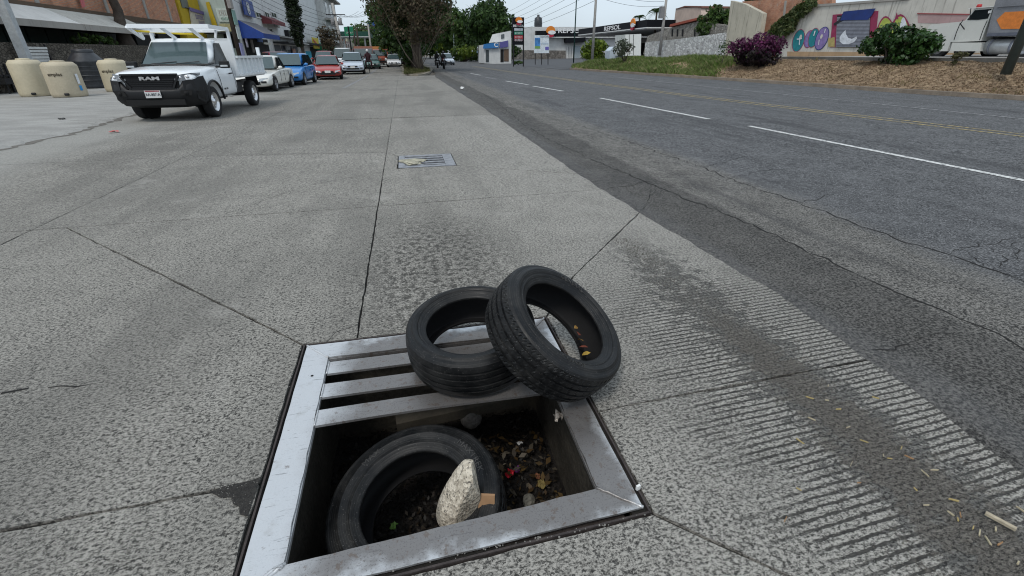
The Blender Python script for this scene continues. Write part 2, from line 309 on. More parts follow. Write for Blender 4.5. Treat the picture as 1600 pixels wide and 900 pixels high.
# ================================================================== GROUND
def structure(o, label=None): return tag(o, label, None, None, 'structure')
EARTH = M('bare_earth', (.13, .115, .095), .95, var=.3, scale=.8, bump=.5)
BED = M('joint_dirt', (.022, .020, .018), .98, var=.4, scale=40, bump=.5, bscale=200)
PIT = (-.60, .615, .94, 2.235)          # the opening in the ground below the grate
mb = MB()
def rects_minus(mb, X0, X1, Y0, Y1, holes, z):
    ys = sorted({Y0, Y1, *[h[2] for h in holes], *[h[3] for h in holes]}); xs = sorted({X0, X1, *[h[0] for h in holes], *[h[1] for h in holes]})
    for a, b in zip(xs, xs[1:]):
        for c, d in zip(ys, ys[1:]):
            if not any(h[0] <= (a+b)/2 <= h[1] and h[2] <= (c+d)/2 <= h[3] for h in holes): mb.quad((a, c, z), (b, c, z), (b, d, z), (a, d, z))
DR = (-.185, .565, 6.66, 7.44)
rects_minus(mb, -900, 900, -80, 2200, [PIT, DR], -.06); structure(mb.build('ground', EARTH), 'bare earth ground under the streets')
mb = MB(); rects_minus(mb, -7.2, 2.4, -4, 40, [PIT, DR], -.014); structure(mb.build('joint_bed', BED), 'dark dirt filling the joints between the concrete slabs')
ROAD = bpy.data.objects.new('concrete_road', None); COL.objects.link(ROAD); structure(ROAD, 'grey pitted concrete carriageway of large jointed slabs')
def inset(poly, d):
    out = []; n = len(poly); A = sum(poly[i][0]*poly[(i+1) % n][1]-poly[(i+1) % n][0]*poly[i][1] for i in range(n))
    s = 1 if A > 0 else -1
    for i in range(n):
        p = Vector(poly[i]); a = Vector(poly[i-1]); b = Vector(poly[(i+1) % n]); u = (p-a).normalized(); v = (b-p).normalized()
        n1 = Vector((-u.y, u.x))*s; n2 = Vector((-v.y, v.x))*s; m = n1+n2; k = 1+n1.dot(n2)
        out.append(p+m*(d/max(k, .25)))
    return out
def slab(poly, m, gap=.009, z0=-.05, z1=0., name='slab', parent=None, jit=.004, step=.07):
    P = inset([tuple(p) for p in poly], gap/2); pts = []
    for i, p in enumerate(P):
        q = P[(i+1) % len(P)]; L = (q-p).length; st = step if min(p.y, q.y) < 9 else .5; k = max(1, int(L/st))
        for j in range(k):
            w_ = p.lerp(q, j/k); pts.append((w_.x+(random.uniform(-jit, jit) if j else 0), w_.y+(random.uniform(-jit, jit) if j else 0)))
    bm = bmesh.new(); top = [bm.verts.new((x, y, z1)) for x, y in pts]; bot = [bm.verts.new((x, y, z0)) for x, y in pts]
    f = bm.faces.new(top); n = len(top)
    for i in range(n): bm.faces.new((top[i], top[(i+1) % n], bot[(i+1) % n], bot[i]))
    bmesh.ops.triangulate(bm, faces=[f]); bmesh.ops.recalc_face_normals(bm, faces=bm.faces)
    me = bpy.data.meshes.new(name); bm.to_mesh(me); bm.free(); return link(name, me, m, parent or ROAD)
GFL, GFR, GBR, GBL = (-.652, .878), (.680, .936), (.686, 2.286), (-.680, 2.286); gx1, gy1 = .686, 2.286
E_ = 2.38
slab([GBL, (-.664, 1.36), (-1.46, 1.335), (-3.452, 1.30), (-3.452, 4.80), (-3.18, 4.81), (-1.9, 3.52)], CONC, .018)
slab([GBL, (-1.9, 3.52), (-3.18, 4.81), (-.4, 4.84), (-.4, gy1)], CONC, .013)
slab([(-.4, gy1), (-.4, 4.84), (E_, 4.93), (E_, 4.31), (1.02, 2.78), GBR], CONC, .013)
slab([GBR, (1.02, 2.78), (E_, 4.31), (E_, 1.52), (1.18, 1.475), (.683, 1.45)], CONC, .011)
slab([(.683, 1.45), (1.18, 1.475), (E_, 1.52), (E_+.02, -3), (2.0, -3), (1.75, -.2), (.98, .65), GFR], CONC, .014)
slab([(-.664, 1.36), GFL, GFR, (.98, .65), (1.75, -.2), (2.0, -3), (-3.5, -3), (-3.45, 1.30), (-1.46, 1.335)], CONC, .015)
dx0, dx1, dy0, dy1 = -.215, .60, 6.60, 7.50
slab([(-.4, 4.84), (E_, 4.93), (E_, 5.55), (dx1, dy0), (dx0, dy0), (dx0, dy1), (-.4, 7.84)], CONC, .014)
slab([(dx1, dy0), (E_, 5.55), (E_, 8.02), (dx1, dy1)], CONC, .008)
slab([(dx0, dy1), (dx1, dy1), (E_, 8.02), (E_, 12.5), (-.4, 12.4), (-.4, 7.84)], CONC, .008)
slab([(-3.452, 4.80), (-3.18, 4.81), (-.4, 4.84), (-.4, 7.84), (-3.455, 8.25)], CONC, .012)
slab([(-3.455, 8.25), (-.4, 7.84), (-.4, 12.4), (-3.455, 12.5)], CONC2, .008)
yy = [12.5, 17, 21.6, 26.2, 31]
for a, b in zip(yy, yy[1:]):
    slab([(-.4, a), (E_, a), (E_, b), (-.4, b)], CONC2, .008); slab([(-3.455, a), (-.4, a), (-.4, b), (-3.455, b)], CONC2, .008)
slab([(-.4, 31), (E_, 31), (E_-.1, 38), (-.4, 38)], CONC2); slab([(-3.455, 31), (-.4, 31), (-.4, 38), (-3.455, 38)], CONC2)
ly = [-3, 1.3, 4.80, 8.25, 12.5, 17, 21.6, 26.2, 31, 38]; lx = [-7.0, -6.9, -6.8, -6.8, -6.9, -7.6, -6.6, -6.4, -6.2, -5.6]
for i in range(9): slab([(lx[i], ly[i]), (-3.45, ly[i]), (-3.45, ly[i+1]), (lx[i+1], ly[i+1])], CONC2, .013)
# far carriageway beyond the slabs
mb = MB(); mb.quad((-6.5, 38.02, 0), (.2, 38.02, 0), (-3.2, 260, 0), (-9.5, 260, 0)); structure(mb.build('far_road', CONC2), 'far grey carriageway running between parked cars and the median')
# asphalt with a ragged near edge
edge = [(2.12, -6), (2.10, .2), (2.08, .78), (2.16, 1.36), (2.22, 2.32), (2.12, 4.03), (2.08, 5.6), (2.09, 7.4), (2.13, 11), (2.16, 14.9), (2.13, 22), (2.10, 35.5), (2.5, 42), (2.8, 52), (2.2, 90), (0, 260)]
ed = []
for a, b in zip(edge, edge[1:]):
    k = max(1, int((b[1]-a[1])/(.05 if b[1] < 9 else .4)));
    for j in range(k):
        t = j/k; yv = a[1]+(b[1]-a[1])*t; jit = .02 if yv < 12 else .06
        ed.append((a[0]+(b[0]-a[0])*t+random.uniform(-jit, jit)*.35+.014*math.sin(yv*9.1)*math.sin(yv*3.3), yv))
ed.append(edge[-1])
mb = MB(); vs = []; fs = []
for x, y in ed: vs += [(x, y, .001), (x+.05, y+.0, .012), (70, y, .012)]
vs = [v if i % 3 != 2 else (70, v[1], .012) for i, v in enumerate(vs)]
for i in range(len(ed)-1): fs += [(3*i, 3*i+1, 3*i+4, 3*i+3), (3*i+1, 3*i+2, 3*i+5, 3*i+4)]
mb.add(vs, fs); structure(mb.build('asphalt_road', ASPH), 'worn dark grey asphalt roadway with cracks and lane markings')
mb = MB()
ARO = bpy.data.objects['asphalt_road']
# cracks in asphalt
CRACK = M('crack_filth', (.014, .013, .012), .98, var=.3, scale=30)
def wander(pts, amp, step):
    out = []
    for a, b in zip(pts, pts[1:]):
        a, b = Vector(a), Vector(b); k = max(1, int((b-a).length/step))
        for j in range(k):
            p = a.lerp(b, j/k); out.append((p.x+random.uniform(-amp, amp), p.y+random.uniform(-amp, amp)))
    out.append(tuple(pts[-1])); return out
def crack(pxs, w0, amp=.035, step=.09, z=.0145, zg=0):
    pts = wander([tuple(G(*p)[:2]) for p in pxs], amp, step); ws = [w0*.62*random.uniform(.15, 1.5) for _ in pts]; ws[0] = ws[-1] = .002
    mb = MB(); mb.strip(pts, ws, z); return mb.build('crack', CRACK, ARO, world=True)
crack([(1640, 570), (1560, 527), (1470, 490), (1400, 460), (1300, 413), (1200, 365), (1130, 335), (1060, 308), (1000, 282), (940, 257), (880, 229), (850, 215), (815, 193), (790, 172), (760, 150), (730, 134)], .028, .03)
crack([(1640, 458), (1560, 428), (1480, 400), (1400, 375), (1330, 350), (1240, 315), (1150, 285), (1090, 260), (1030, 240), (960, 215), (905, 197)], .024, .04)
[crack(c_, .011, .03, .05) for c_ in ([(1480, 398), (1505, 389), (1530, 385), (1560, 381), (1600, 372)], [(1540, 388), (1570, 402), (1600, 409)], [(1555, 385), (1600, 395)], [(1570, 402), (1560, 420)], [(1585, 378), (1592, 395), (1588, 408)], [(1500, 391), (1520, 402), (1535, 418)])]
crack([(1100, 262), (1165, 246)], .016); crack([(1130, 284), (1190, 268), (1260, 262)], .012); crack([(1250, 318), (1300, 306)], .014)
crack([(945, 297), (990, 290), (1022, 284)], .022); crack([(1000, 330), (1012, 315), (1022, 301)], .018); crack([(1110, 352), (1130, 350)], .02)
crack([(1370, 552), (1400, 547), (1420, 540), (1445, 528), (1490, 522)], .010, .02, .04); crack([(870, 215), (835, 222)], .014); crack([(960, 178), (915, 184)], .014); crack([(1180, 245), (1245, 250)], .02)
# crack lines across slabs (hairline)
def hair(pxs, w0):
    pts = wander([tuple(G(*p)[:2]) for p in pxs], .012, .06); mb = MB(); mb.strip(pts, [w0*random.uniform(.3, 1.3) for _ in pts], .0022); return mb.build('crack', CRACK, ROAD, world=True)
hair([(780, 168), (800, 260)][:0] or [(512, 535), (528, 519), (558, 508)], .006); hair([(350, 335), (480, 290), (600, 268)], .006); hair([(340, 243), (470, 240), (603, 238)], .006)
hair([(0, 615), (45, 607)], .012); hair([(140, 603), (75, 606)], .006)
# gritty hole beside the grate
mb = MB(); pts = [(-.672, 1.385), (-.70, 1.375), (-.74, 1.372), (-.79, 1.368), (-.835, 1.352), (-.81, 1.335), (-.785, 1.315), (-.75, 1.31), (-.735, 1.28), (-.71, 1.262), (-.70, 1.23), (-.67, 1.215)]
mb.add([(x, y, .003) for x, y in pts], [tuple(range(len(pts)))]); mb.build('pothole', M('pothole_grit', (.04, .037, .033), .98, var=.5, scale=60, bump=1, bscale=150), ROAD, world=True)
# painted lines
WLINE = NT('worn_white_paint'); _n = WLINE.noise(WLINE.pos, 22, 5, .7); WL = WLINE.fin(WLINE.mix(WLINE.mr(_n, .50, .62), (.62, .62, .60), (.10, .10, .103)), .75)
YLINE = NT('worn_yellow_paint'); _n = YLINE.noise(YLINE.pos, 14, 5, .7); YL = YLINE.fin(YLINE.mix(YLINE.mr(_n, .43, .58), (.38, .29, .10), (.10, .10, .098)), .75)
FLINE = NT('faded_paint'); _n = FLINE.noise(FLINE.pos, 9, 5, .7); FL = FLINE.fin(FLINE.mix(FLINE.mr(_n, .42, .58), (.30, .30, .30), (.085, .087, .09)), .8)
def line(pxs, w0, m, z=.0175, name='lane_marking', parent=None):
    P = [tuple(G(*p)[:2]) for p in pxs]; pts = []
    for a, b in zip(P, P[1:]):
        a, b = Vector(a), Vector(b); k = max(1, int((b-a).length/.6))
        pts += [tuple(a.lerp(b, j/k)) for j in range(k)]
    pts.append(P[-1]); mb = MB(); mb.strip(pts, w0, z, .05); return mb.build(name, m, parent or ARO, world=True)
line([(1170, 198), (1600, 284), (1700, 304)], .11, WL); line([(938, 154), (1107, 187)], .12, WL); line([(832, 135), (880, 143)], .12, WL); line([(790, 127), (826, 133)], .12, WL); line([(735, 115), (751, 118)], .12, WL); line([(712, 111), (720, 112.5)], .12, FL); line([(758, 121), (776, 124)], .12, FL)
YP = [(1720, 228), (1600, 213), (1330, 181), (1060, 148), (902, 127), (808, 114), (740, 104)]
YP2 = [(a, b+.0) for a, b in YP]
def off(pxs, d): return [tuple(Vector(G(*p)[:2])+Vector((d, 0))) for p in pxs]
def linew(P, w0, m, z=.0175, parent=None):
    pts = []
    for a, b in zip(P, P[1:]):
        a, b = Vector(a), Vector(b); k = max(1, int((b-a).length/1.)); pts += [tuple(a.lerp(b, j/k)) for j in range(k)]
    pts.append(tuple(P[-1])); mb = MB(); mb.strip(pts, w0, z, .04); return mb.build('lane_marking', m, parent or ARO, world=True)
linew(off(YP, -.17), .10, YL); linew(off(YP, .17), .10, YL)
linew([(13.5, 8), (13.4, 13), (13.3, 20), (13.2, 30)], .1, FL)
line([(536, 138), (550, 131), (575, 118)], .16, FL, .003, parent=ROAD); line([(578, 116), (590, 107)], .2, FL, .003, parent=ROAD)
# dusty lot on the left
LOTM = NT('dusty_lot'); _P = LOTM.pos; _c = LOTM.mix(LOTM.mr(LOTM.noise(LOTM.map(_P, (1, 2.2, 1)), .9, 5, .65), .35, .68), (.27, .265, .25), (.36, .355, .335)); _c = LOTM.mix(LOTM.mr(LOTM.noise(_P, 30, 4, .7), .52, .66, 0, .6), _c, (.15, .145, .135)); LOT = LOTM.fin(_c, .93, 0, LOTM.bump(LOTM.noise(_P, 45, 4, .7), .5, .01), .25)
le = [(-6.9, -6), (-6.8, 3), (-6.85, 9.6), (-6.75, 11.7), (-7.25, 15), (-7.6, 17.8), (-6.6, 21), (-6.4, 26), (-6.3, 31), (-6, 40), (-6.3, 60), (-9, 260)]
lp = []
for a, b in zip(le, le[1:]):
    k = max(1, int((b[1]-a[1])/.15)) if b[1] < 45 else 1
    for j in range(k): lp.append((a[0]+(b[0]-a[0])*j/k+random.uniform(-.09, .09), a[1]+(b[1]-a[1])*j/k))
lp.append(le[-1]); mb = MB(); vs = []; fs = []
for i, (x, y) in enumerate(lp): vs += [(x, y, -.02), (x-.12-random.uniform(0, .1), y, .028), (-40, y, .05)]
for i in range(len(lp)-1): fs += [(3*i, 3*i+3, 3*i+4, 3*i+1), (3*i+1, 3*i+4, 3*i+5, 3*i+2)]
mb.add(vs, fs); structure(mb.build('dusty_lot', LOT), 'pale dusty concrete lot on the left of the street')
mb = MB(); mb.strip([(x+.02, y) for x, y in lp if 5 < y < 24], [random.uniform(.04, .22) for x, y in lp if 5 < y < 24], .003)
mb.build('dirt_seam', M('seam_dirt', (.13, .12, .105), .95, var=.4, scale=12), bpy.data.objects['dusty_lot'], world=True)
# ---------------------------------------------------------------- right-hand slope, terrace, station forecourt
def top(Y):
    if Y < 26: return .96
    if Y < 48: return .96-.28*(Y-26)/22
    if Y < 75: return .68-.36*(Y-48)/27
    return max(.0, .32-.32*(Y-75)/30)
KB = [(19.2, -20), (19.0, 5), (18.4, 11.5), (17.7, 15), (17.5, 19.7), (16.9, 26), (16.3, 33), (15.5, 42), (15.4, 46)]
def kx(Y):
    for a, b in zip(KB, KB[1:]):
        if a[1] <= Y <= b[1]: return a[0]+(b[0]-a[0])*(Y-a[1])/(b[1]-a[1])
    return KB[-1][0] if Y > 46 else KB[0][0]
def ss(t): t = max(0, min(1, t)); return t*t*(3-2*t)
def hz(X, Y):
    if Y <= 52:
        k0 = kx(min(Y, 46)); nose = 1 if Y < 44 else max(0, 1-(Y-44)/8)
        h = .13+(top(Y)-.13)*ss((X-k0)/(3.6))*(.35+.65*nose)
    else: h = top(Y)*ss((X-15)/12)
    return h+max(0, X-21.5)*.011
def sheet(name, m, xs, ys, fz, label, smooth=True):
    mb = MB(); nx, ny = len(xs[0]) if hasattr(xs[0], '__len__') else len(xs), len(ys); vs = []; fs = []
    for j, y in enumerate(ys):
        row = xs[j] if hasattr(xs[0], '__len__') else xs
        for x in row: vs.append((x, y, fz(x, y)))
    for j in range(ny-1):
        for i in range(nx-1): fs.append((j*nx+i, j*nx+i+1, (j+1)*nx+i+1, (j+1)*nx+i))
    mb.add(vs, fs); return structure(mb.build(name, m, smooth=smooth), label)
BANKM = NT('bank_soil'); _P = BANKM.pos; _c = BANKM.mix(BANKM.mr(BANKM.noise(_P, 2.2, 5, .7), .35, .65), (.24, .165, .105), (.38, .28, .18)); BANK = BANKM.fin(_c, .96, 0, BANKM.bump(BANKM.noise(_P, 9, 6, .7), 1, .08), .15)
ys = [-18+i*.5 for i in range(141)]
def bump2(x, y): return .05*math.sin(x*3.1+y*1.7)*math.sin(y*2.3-x*.9)+.03*math.sin(x*7.7)*math.sin(y*6.1)
xs = []
for y in ys:
    k0 = kx(min(y, 46))+(.0 if y < 46 else (y-46)**2*.16); xs.append([k0+.16+(max(21.6, k0+.4)-k0-.16)*i/10 for i in range(11)])
sheet('planted_bank', BANK, xs, ys, lambda x, y: hz(x, y)-.01+bump2(x, y)*.8, 'sloping bank of brown earth beside the asphalt road')
TERR = M('terrace_concrete', (.27, .26, .245), .92, var=.2, scale=.7, bump=.3)
mb = MB(); KERBM = M('kerb_concrete', (.20, .165, .13), .93, var=.3, scale=2, bump=.4)
ky = [-18+i for i in range(65)]+[46.4, 47, 48, 49, 50, 51, 52]
kp = [(kx(min(y, 46))+(.0 if y < 46 else (y-46)**2*.16), y) for y in ky]
vs = []; fs = []
for x, y in kp: vs += [(x, y, -.02), (x+.03, y, .14), (x+.17, y, .15), (x+.19, y, .02)]
for i in range(len(kp)-1):
    for j in range(3): fs.append((4*i+j, 4*i+4+j, 4*i+5+j, 4*i+1+j))
mb.add(vs, [f[::-1] for f in fs]); structure(mb.build('kerb', KERBM), 'low concrete kerb along the foot of the planted bank')
ty = [-18+i*2 for i in range(36)]
sheet('upper_street', TERR, [21.55, 22, 24, 26, 28, 30, 34, 38, 46, 60], ty, lambda x, y: hz(x, y)+.02, 'raised pale street behind the planted bank')
mb = MB(); vs = []; fs = []
for i, y in enumerate(ty[:31]):
    h = hz(21.55, y); vs += [(21.5, y, h-.1), (21.5, y, h+.17), (21.75, y, h+.17), (21.75, y, h)]
for i in range(30):
    for j in range(3): fs.append((4*i+j, 4*i+1+j, 4*i+5+j, 4*i+4+j))
mb.add(vs, fs); structure(mb.build('upper_kerb', M('dark_kerb', (.12, .115, .105), .93, var=.3, scale=2)), 'dark low kerb along the top of the bank')
FY = [46+i*.6 for i in range(12)]+[55+i*4 for i in range(18)]
sheet('station_forecourt', M('forecourt_asphalt', (.075, .077, .082), .85, var=.2, scale=1, bump=.3), [[14.6+(15.7+max(0, y-46)**2*.16-14.6)*i/18 for i in range(19)] if y < 52.2 else [14.6+i*.7 for i in range(14)]+[26, 34, 44, 60, 80] for y in FY], FY, lambda x, y: hz(x, y)+.022 if y > 52.2 or x > 15.5 else .03, 'dark asphalt ramp up to the fuel station')
# median island with the trees
mb = MB(); il = [(-.1, 42.6), (.1, 39.5), (.5, 37.6), (.95, 37.2), (1.5, 38.4), (2.0, 41.5), (2.3, 44.7), (2.9, 52), (2.2, 90), (0, 260), (-3.2, 260), (-.8, 90), (-.15, 55)]
mb.prism([(x, y, -.02) for x, y in il], (0, 0, .13)); structure(mb.build('median_kerb', M('median_kerb_concrete', (.24, .215, .17), .93, var=.25, scale=2)), 'rounded kerb of the tree-planted median')
mb = MB(); ii = inset(il, .22); c0 = [(p.x, p.y, .118) for p in ii]; mb.add(c0, [tuple(range(len(c0)))]); structure(mb.build('median', M('median_soil', (.10, .085, .05), .96, var=.4, scale=1.5, bump=.8)), 'earth median strip under the trees')
# ================================================================== GRATE, PIT, TYRES
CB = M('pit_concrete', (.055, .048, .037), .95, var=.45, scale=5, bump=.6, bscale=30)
pit = thing('drain_pit', 'open concrete drain pit under the broken steel grate', 'drain pit', (0, 1.6, -.66))
x0, x1, y0, y1 = PIT; zf = -.66
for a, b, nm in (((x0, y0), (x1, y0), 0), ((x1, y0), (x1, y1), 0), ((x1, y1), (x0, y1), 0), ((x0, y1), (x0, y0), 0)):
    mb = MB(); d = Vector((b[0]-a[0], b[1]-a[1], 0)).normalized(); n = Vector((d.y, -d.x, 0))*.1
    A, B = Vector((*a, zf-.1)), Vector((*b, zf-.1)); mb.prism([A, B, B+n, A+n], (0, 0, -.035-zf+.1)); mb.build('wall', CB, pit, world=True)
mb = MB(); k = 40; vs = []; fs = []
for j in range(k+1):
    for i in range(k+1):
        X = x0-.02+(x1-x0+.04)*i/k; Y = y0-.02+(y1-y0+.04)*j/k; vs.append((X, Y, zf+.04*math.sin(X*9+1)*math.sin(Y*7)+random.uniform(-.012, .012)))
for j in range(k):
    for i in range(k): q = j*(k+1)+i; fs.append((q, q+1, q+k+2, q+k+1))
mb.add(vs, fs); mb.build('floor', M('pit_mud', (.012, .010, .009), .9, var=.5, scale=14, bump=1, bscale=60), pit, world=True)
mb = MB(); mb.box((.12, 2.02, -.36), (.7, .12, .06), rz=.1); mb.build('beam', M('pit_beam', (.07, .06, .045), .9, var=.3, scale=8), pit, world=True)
# debris (uncountable) on the floor
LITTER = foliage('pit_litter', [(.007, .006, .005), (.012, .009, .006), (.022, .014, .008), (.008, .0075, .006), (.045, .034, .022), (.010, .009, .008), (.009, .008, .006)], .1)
def confetti(pts, size, m, name, flat_=.5, label=None, lift=0, kind='stuff', parent=None, asp=.5):
    n = len(pts); pts = np.asarray(pts, float); nr = rng.normal(size=(n, 3)); nr[:, 2] = np.abs(nr[:, 2])+flat_*3; nr /= np.linalg.norm(nr, axis=1)[:, None]
    t = rng.normal(size=(n, 3)); t -= nr*(t*nr).sum(1)[:, None]; t /= np.linalg.norm(t, axis=1)[:, None]; b = np.cross(nr, t)
    s = (size*(.5+rng.random(n)))[:, None]; V = np.stack([pts-t*s, pts-b*s*asp+nr*s*.15, pts+t*s, pts+b*s*asp+nr*s*.15], 1).reshape(-1, 3)
    return quads(V, name, m, label, kind, parent)
def quads(V, name, m, label=None, kind=None, parent=None):
    n = len(V)//4; off_ = V.mean(0) if parent is None else np.array(wm(parent).translation); me = bpy.data.meshes.new(name); me.vertices.add(len(V)); me.vertices.foreach_set('co', (V-off_).ravel())
    me.loops.add(len(V)); me.loops.foreach_set('vertex_index', np.arange(len(V))); me.polygons.add(n); me.polygons.foreach_set('loop_start', np.arange(0, len(V), 4)); me.polygons.foreach_set('loop_total', np.full(n, 4)); me.update(); me.validate()
    o = link(name, me, m, parent); o.location = off_ if parent is None else (0, 0, 0); return tag(o, label, None, None, kind)
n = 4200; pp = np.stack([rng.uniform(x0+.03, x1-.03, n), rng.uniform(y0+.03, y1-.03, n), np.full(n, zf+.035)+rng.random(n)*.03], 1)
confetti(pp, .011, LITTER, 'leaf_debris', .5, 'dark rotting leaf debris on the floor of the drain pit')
def scrap(px, py, z, size, m, name, label, cat, lift=.02):
    c = G(px, py, z); mb = MB(); k = 5; vs = []; fs = []; a0 = random.uniform(0, 6)
    for j in range(k+1):
        for i in range(k+1):
            u, v = (i/k-.5)*size, (j/k-.5)*size*.75; vs.append((c.x+u*math.cos(a0)-v*math.sin(a0)+random.uniform(-.08, .08)*size, c.y+u*math.sin(a0)+v*math.cos(a0), z+lift*(.3+math.sin(i*1.7+a0)*math.cos(j*1.3))*.6+random.uniform(0, .1)*size))
    for j in range(k):
        for i in range(k): q = j*(k+1)+i; fs.append((q, q+1, q+k+2, q+k+1))
    mb.add(vs, fs); return tag(mb.build(name, m), label, cat)
scrap(797, 741, zf+.06, .05, M('red_foil', (.55, .03, .05), .3, .4), 'foil_wrapper', 'crumpled shiny red foil wrapper among the debris in the pit', 'wrapper', .03)
scrap(808, 735, zf+.06, .035, M('purple_foil', (.18, .05, .22), .3, .4), 'foil_wrapper', 'small purple foil scrap beside the red wrapper in the pit', 'wrapper', .03)
scrap(846, 757, zf+.07, .05, M('yellow_leaf', (.22, .17, .06), .8), 'dead_leaf', 'dull yellow dead leaf lying in the drain pit', 'leaf', .015)
scrap(812, 692, zf+.06, .03, M('pale_paper', (.5, .5, .5), .8), 'paper_scrap', 'tiny white paper scrap on the dark pit floor', 'paper scrap', .01)
scrap(840, 745, zf+.06, .035, M('brown_leaf', (.20, .08, .04), .8), 'dead_leaf', 'small reddish brown dead leaf beside the foil wrappers in the pit', 'leaf', .015)
scrap(615, 822, zf+.16, .035, M('green_leaf', (.05, .11, .02), .7), 'leaf', 'small green leaf inside the tyre lying in the pit', 'leaf', .01)
scrap(872, 652, -.05, .045, M('snack_wrapper', (.30, .27, .24), .35, .3, .7, 60), 'snack_wrapper', 'crumpled silver and orange snack wrapper hanging under the leaning tyre', 'wrapper', .04)
c = G(745, 655, -.5); 
def lump(name, c, rad, m, Rm=None, seed=0, sub=3, amp=.12, f=2.2, cuts=0):
    bm = bmesh.new(); bmesh.ops.create_icosphere(bm, subdivisions=sub, radius=1); rs = random.Random(seed); ph = [rs.uniform(0, 6) for _ in range(9)]; planes = [(Vector((rs.gauss(0, 1), rs.gauss(0, 1), rs.gauss(0, 1))).normalized(), rs.uniform(.62, .85)) for _ in range(cuts)]
    for v in bm.verts:
        p = v.co; d = 1+amp*(math.sin(p.x*f+ph[0])*math.sin(p.y*f+ph[1])+math.sin(p.z*f*1.7+ph[2])*math.sin(p.x*f*1.9+ph[3])*.6+math.sin(p.y*f*3.3+ph[4])*math.sin(p.z*f*3.1+ph[5])*.35+math.sin(p.x*f*6+ph[6])*math.sin(p.z*f*5.7+ph[7])*.16)
        p = p.copy()
        for pn, pd in planes:
            e = p.dot(pn)-pd
            if e > 0: p -= pn*e*.9
        q = Vector((p.x*rad[0], p.y*rad[1], p.z*rad[2]))*d; v.co = (Rm@q if Rm else q)
    me = bpy.data.meshes.new(name); bm.to_mesh(me); bm.free(); o = link(name, me, m, None, True); o.location = c; return o
ROCK = pale_stone_mat()
# the long rock leans on the tyre in the pit
ra = G(707, 808, -.20); rb = G(736, 742, -.03); d = (rb-ra).normalized(); side = d.cross(Vector((0, 0, 1))).normalized(); upv = side.cross(d)
confetti(np.stack([rng.uniform(.18, .58, 260), rng.uniform(1.05, 2.0, 260), np.full(260, zf+.06)+rng.random(260)*.02], 1), .021, foliage('pit_leaves', [(.02, .014, .008), (.06, .035, .014), (.11, .07, .025), (.03, .022, .012), (.16, .14, .11)], .1), 'dead_leaves', .4, 'brown dead leaves scattered over the right side of the pit floor')
tag(lump('rock', (ra+rb)/2, ((rb-ra).length*.5+.062, .088, .075), ROCK, Matrix((d, side, upv)).transposed(), 4, 5, .075, 1.9, 10), 'long pale speckled rock leaning on the tyre in the pit', 'rock')
tag(lump('rock', G(738, 655, -.42), (.06, .05, .05), M('pit_stone', (.12, .11, .10), .9, var=.5, scale=60, bump=.8), None, 9, 3), 'small grey stone at the back of the drain pit', 'rock')
tag(lump('rock', G(826, 783, zf+.06), (.03, .04, .03), M('grey_pebbly', (.2, .19, .16), .9, var=.5, scale=60, bump=.8), None, 12, 3), 'small pebbly lump near the front right of the pit', 'rock')
CARD = M('cardboard', (.36, .215, .115), .85, var=.1)
pa, pb, pc, pd = [G(*p, z) for p, z in (((738, 840), -.22), ((772, 834), -.23), ((773, 775), -.11), ((751, 774), -.10))]
mb = MB(); mb.prism([pa, pb, pc, pd], (.002, .006, .004)); tag(mb.build('cardboard', CARD), 'torn brown cardboard flap between rock and tyre', 'cardboard')
# ---- the grate
gr = thing('steel_grate', 'silver steel drain grate with its front bars missing', 'grate', (0, 1.6, 0))
zt = .006; oFL, oFR, oBR, oBL = (-.632, .902), (.656, .960), (.662, 2.262), (-.656, 2.262); iFL, iFR, iBR, iBL = (-.512, 1.008), (.53, 1.068), (.545, 2.125), (-.53, 2.125); I = (-.522, .538, 1.04, 2.125)
def ragged(a, b, amp, k=14): 
    a, b = Vector(a), Vector(b); n = Vector((-(b-a).y, (b-a).x)).normalized(); return [a.lerp(b, j/k)+n*(random.uniform(-amp, amp) if 0 < j < k else 0) for j in range(k+1)]
sides = [(oFL, oFR, iFR, iFL), (oFR, oBR, iBR, iFR), (oBR, oBL, iBL, iBR), (oBL, oFL, iFL, iBL)]
for q in sides:
    pl = ragged(q[0], q[1], .0015)+ragged(q[2], q[3], .003, 22); pl = inset([tuple(p) for p in pl], .0012)
    mb = MB(); mb.prism([(p.x, p.y, zt-.008) for p in pl], (0, 0, .008)); mb.build('frame_side', STEEL, gr, world=True)
    # down-turned inner flange
    a, b = Vector(q[2]), Vector(q[3]); mb = MB(); mb.bar((a.x, a.y, -.012), (b.x, b.y, -.012), .005, .016); mb.build('flange', STEEL, gr, world=True)
for a, b, wdt in ((oBL, iBL, .005), (oBR, iBR, .005), (oFR, iFR, .006), (oFL, iFL, .007)):
    pts = [Vector((*a, zt+.001)).lerp(Vector((*b, zt+.001)), j/16)+Vector((random.uniform(-.002, .002), random.uniform(-.002, .002), 0)) for j in range(17)]
    mb = MB(); mb.tube(pts, [wdt*random.uniform(.7, 1.25) for _ in pts], 6); mb.build('weld', STEEL, gr, True, world=True)
pts = [Vector((-.505, 1.012, zt)), Vector((-.535, 1.0, zt+.002)), Vector((-.565, .975, zt+.002)), Vector((-.585, .945, zt))]; mb = MB(); mb.tube(pts, .006, 6); mb.build('weld', STEEL, gr, True, world=True)
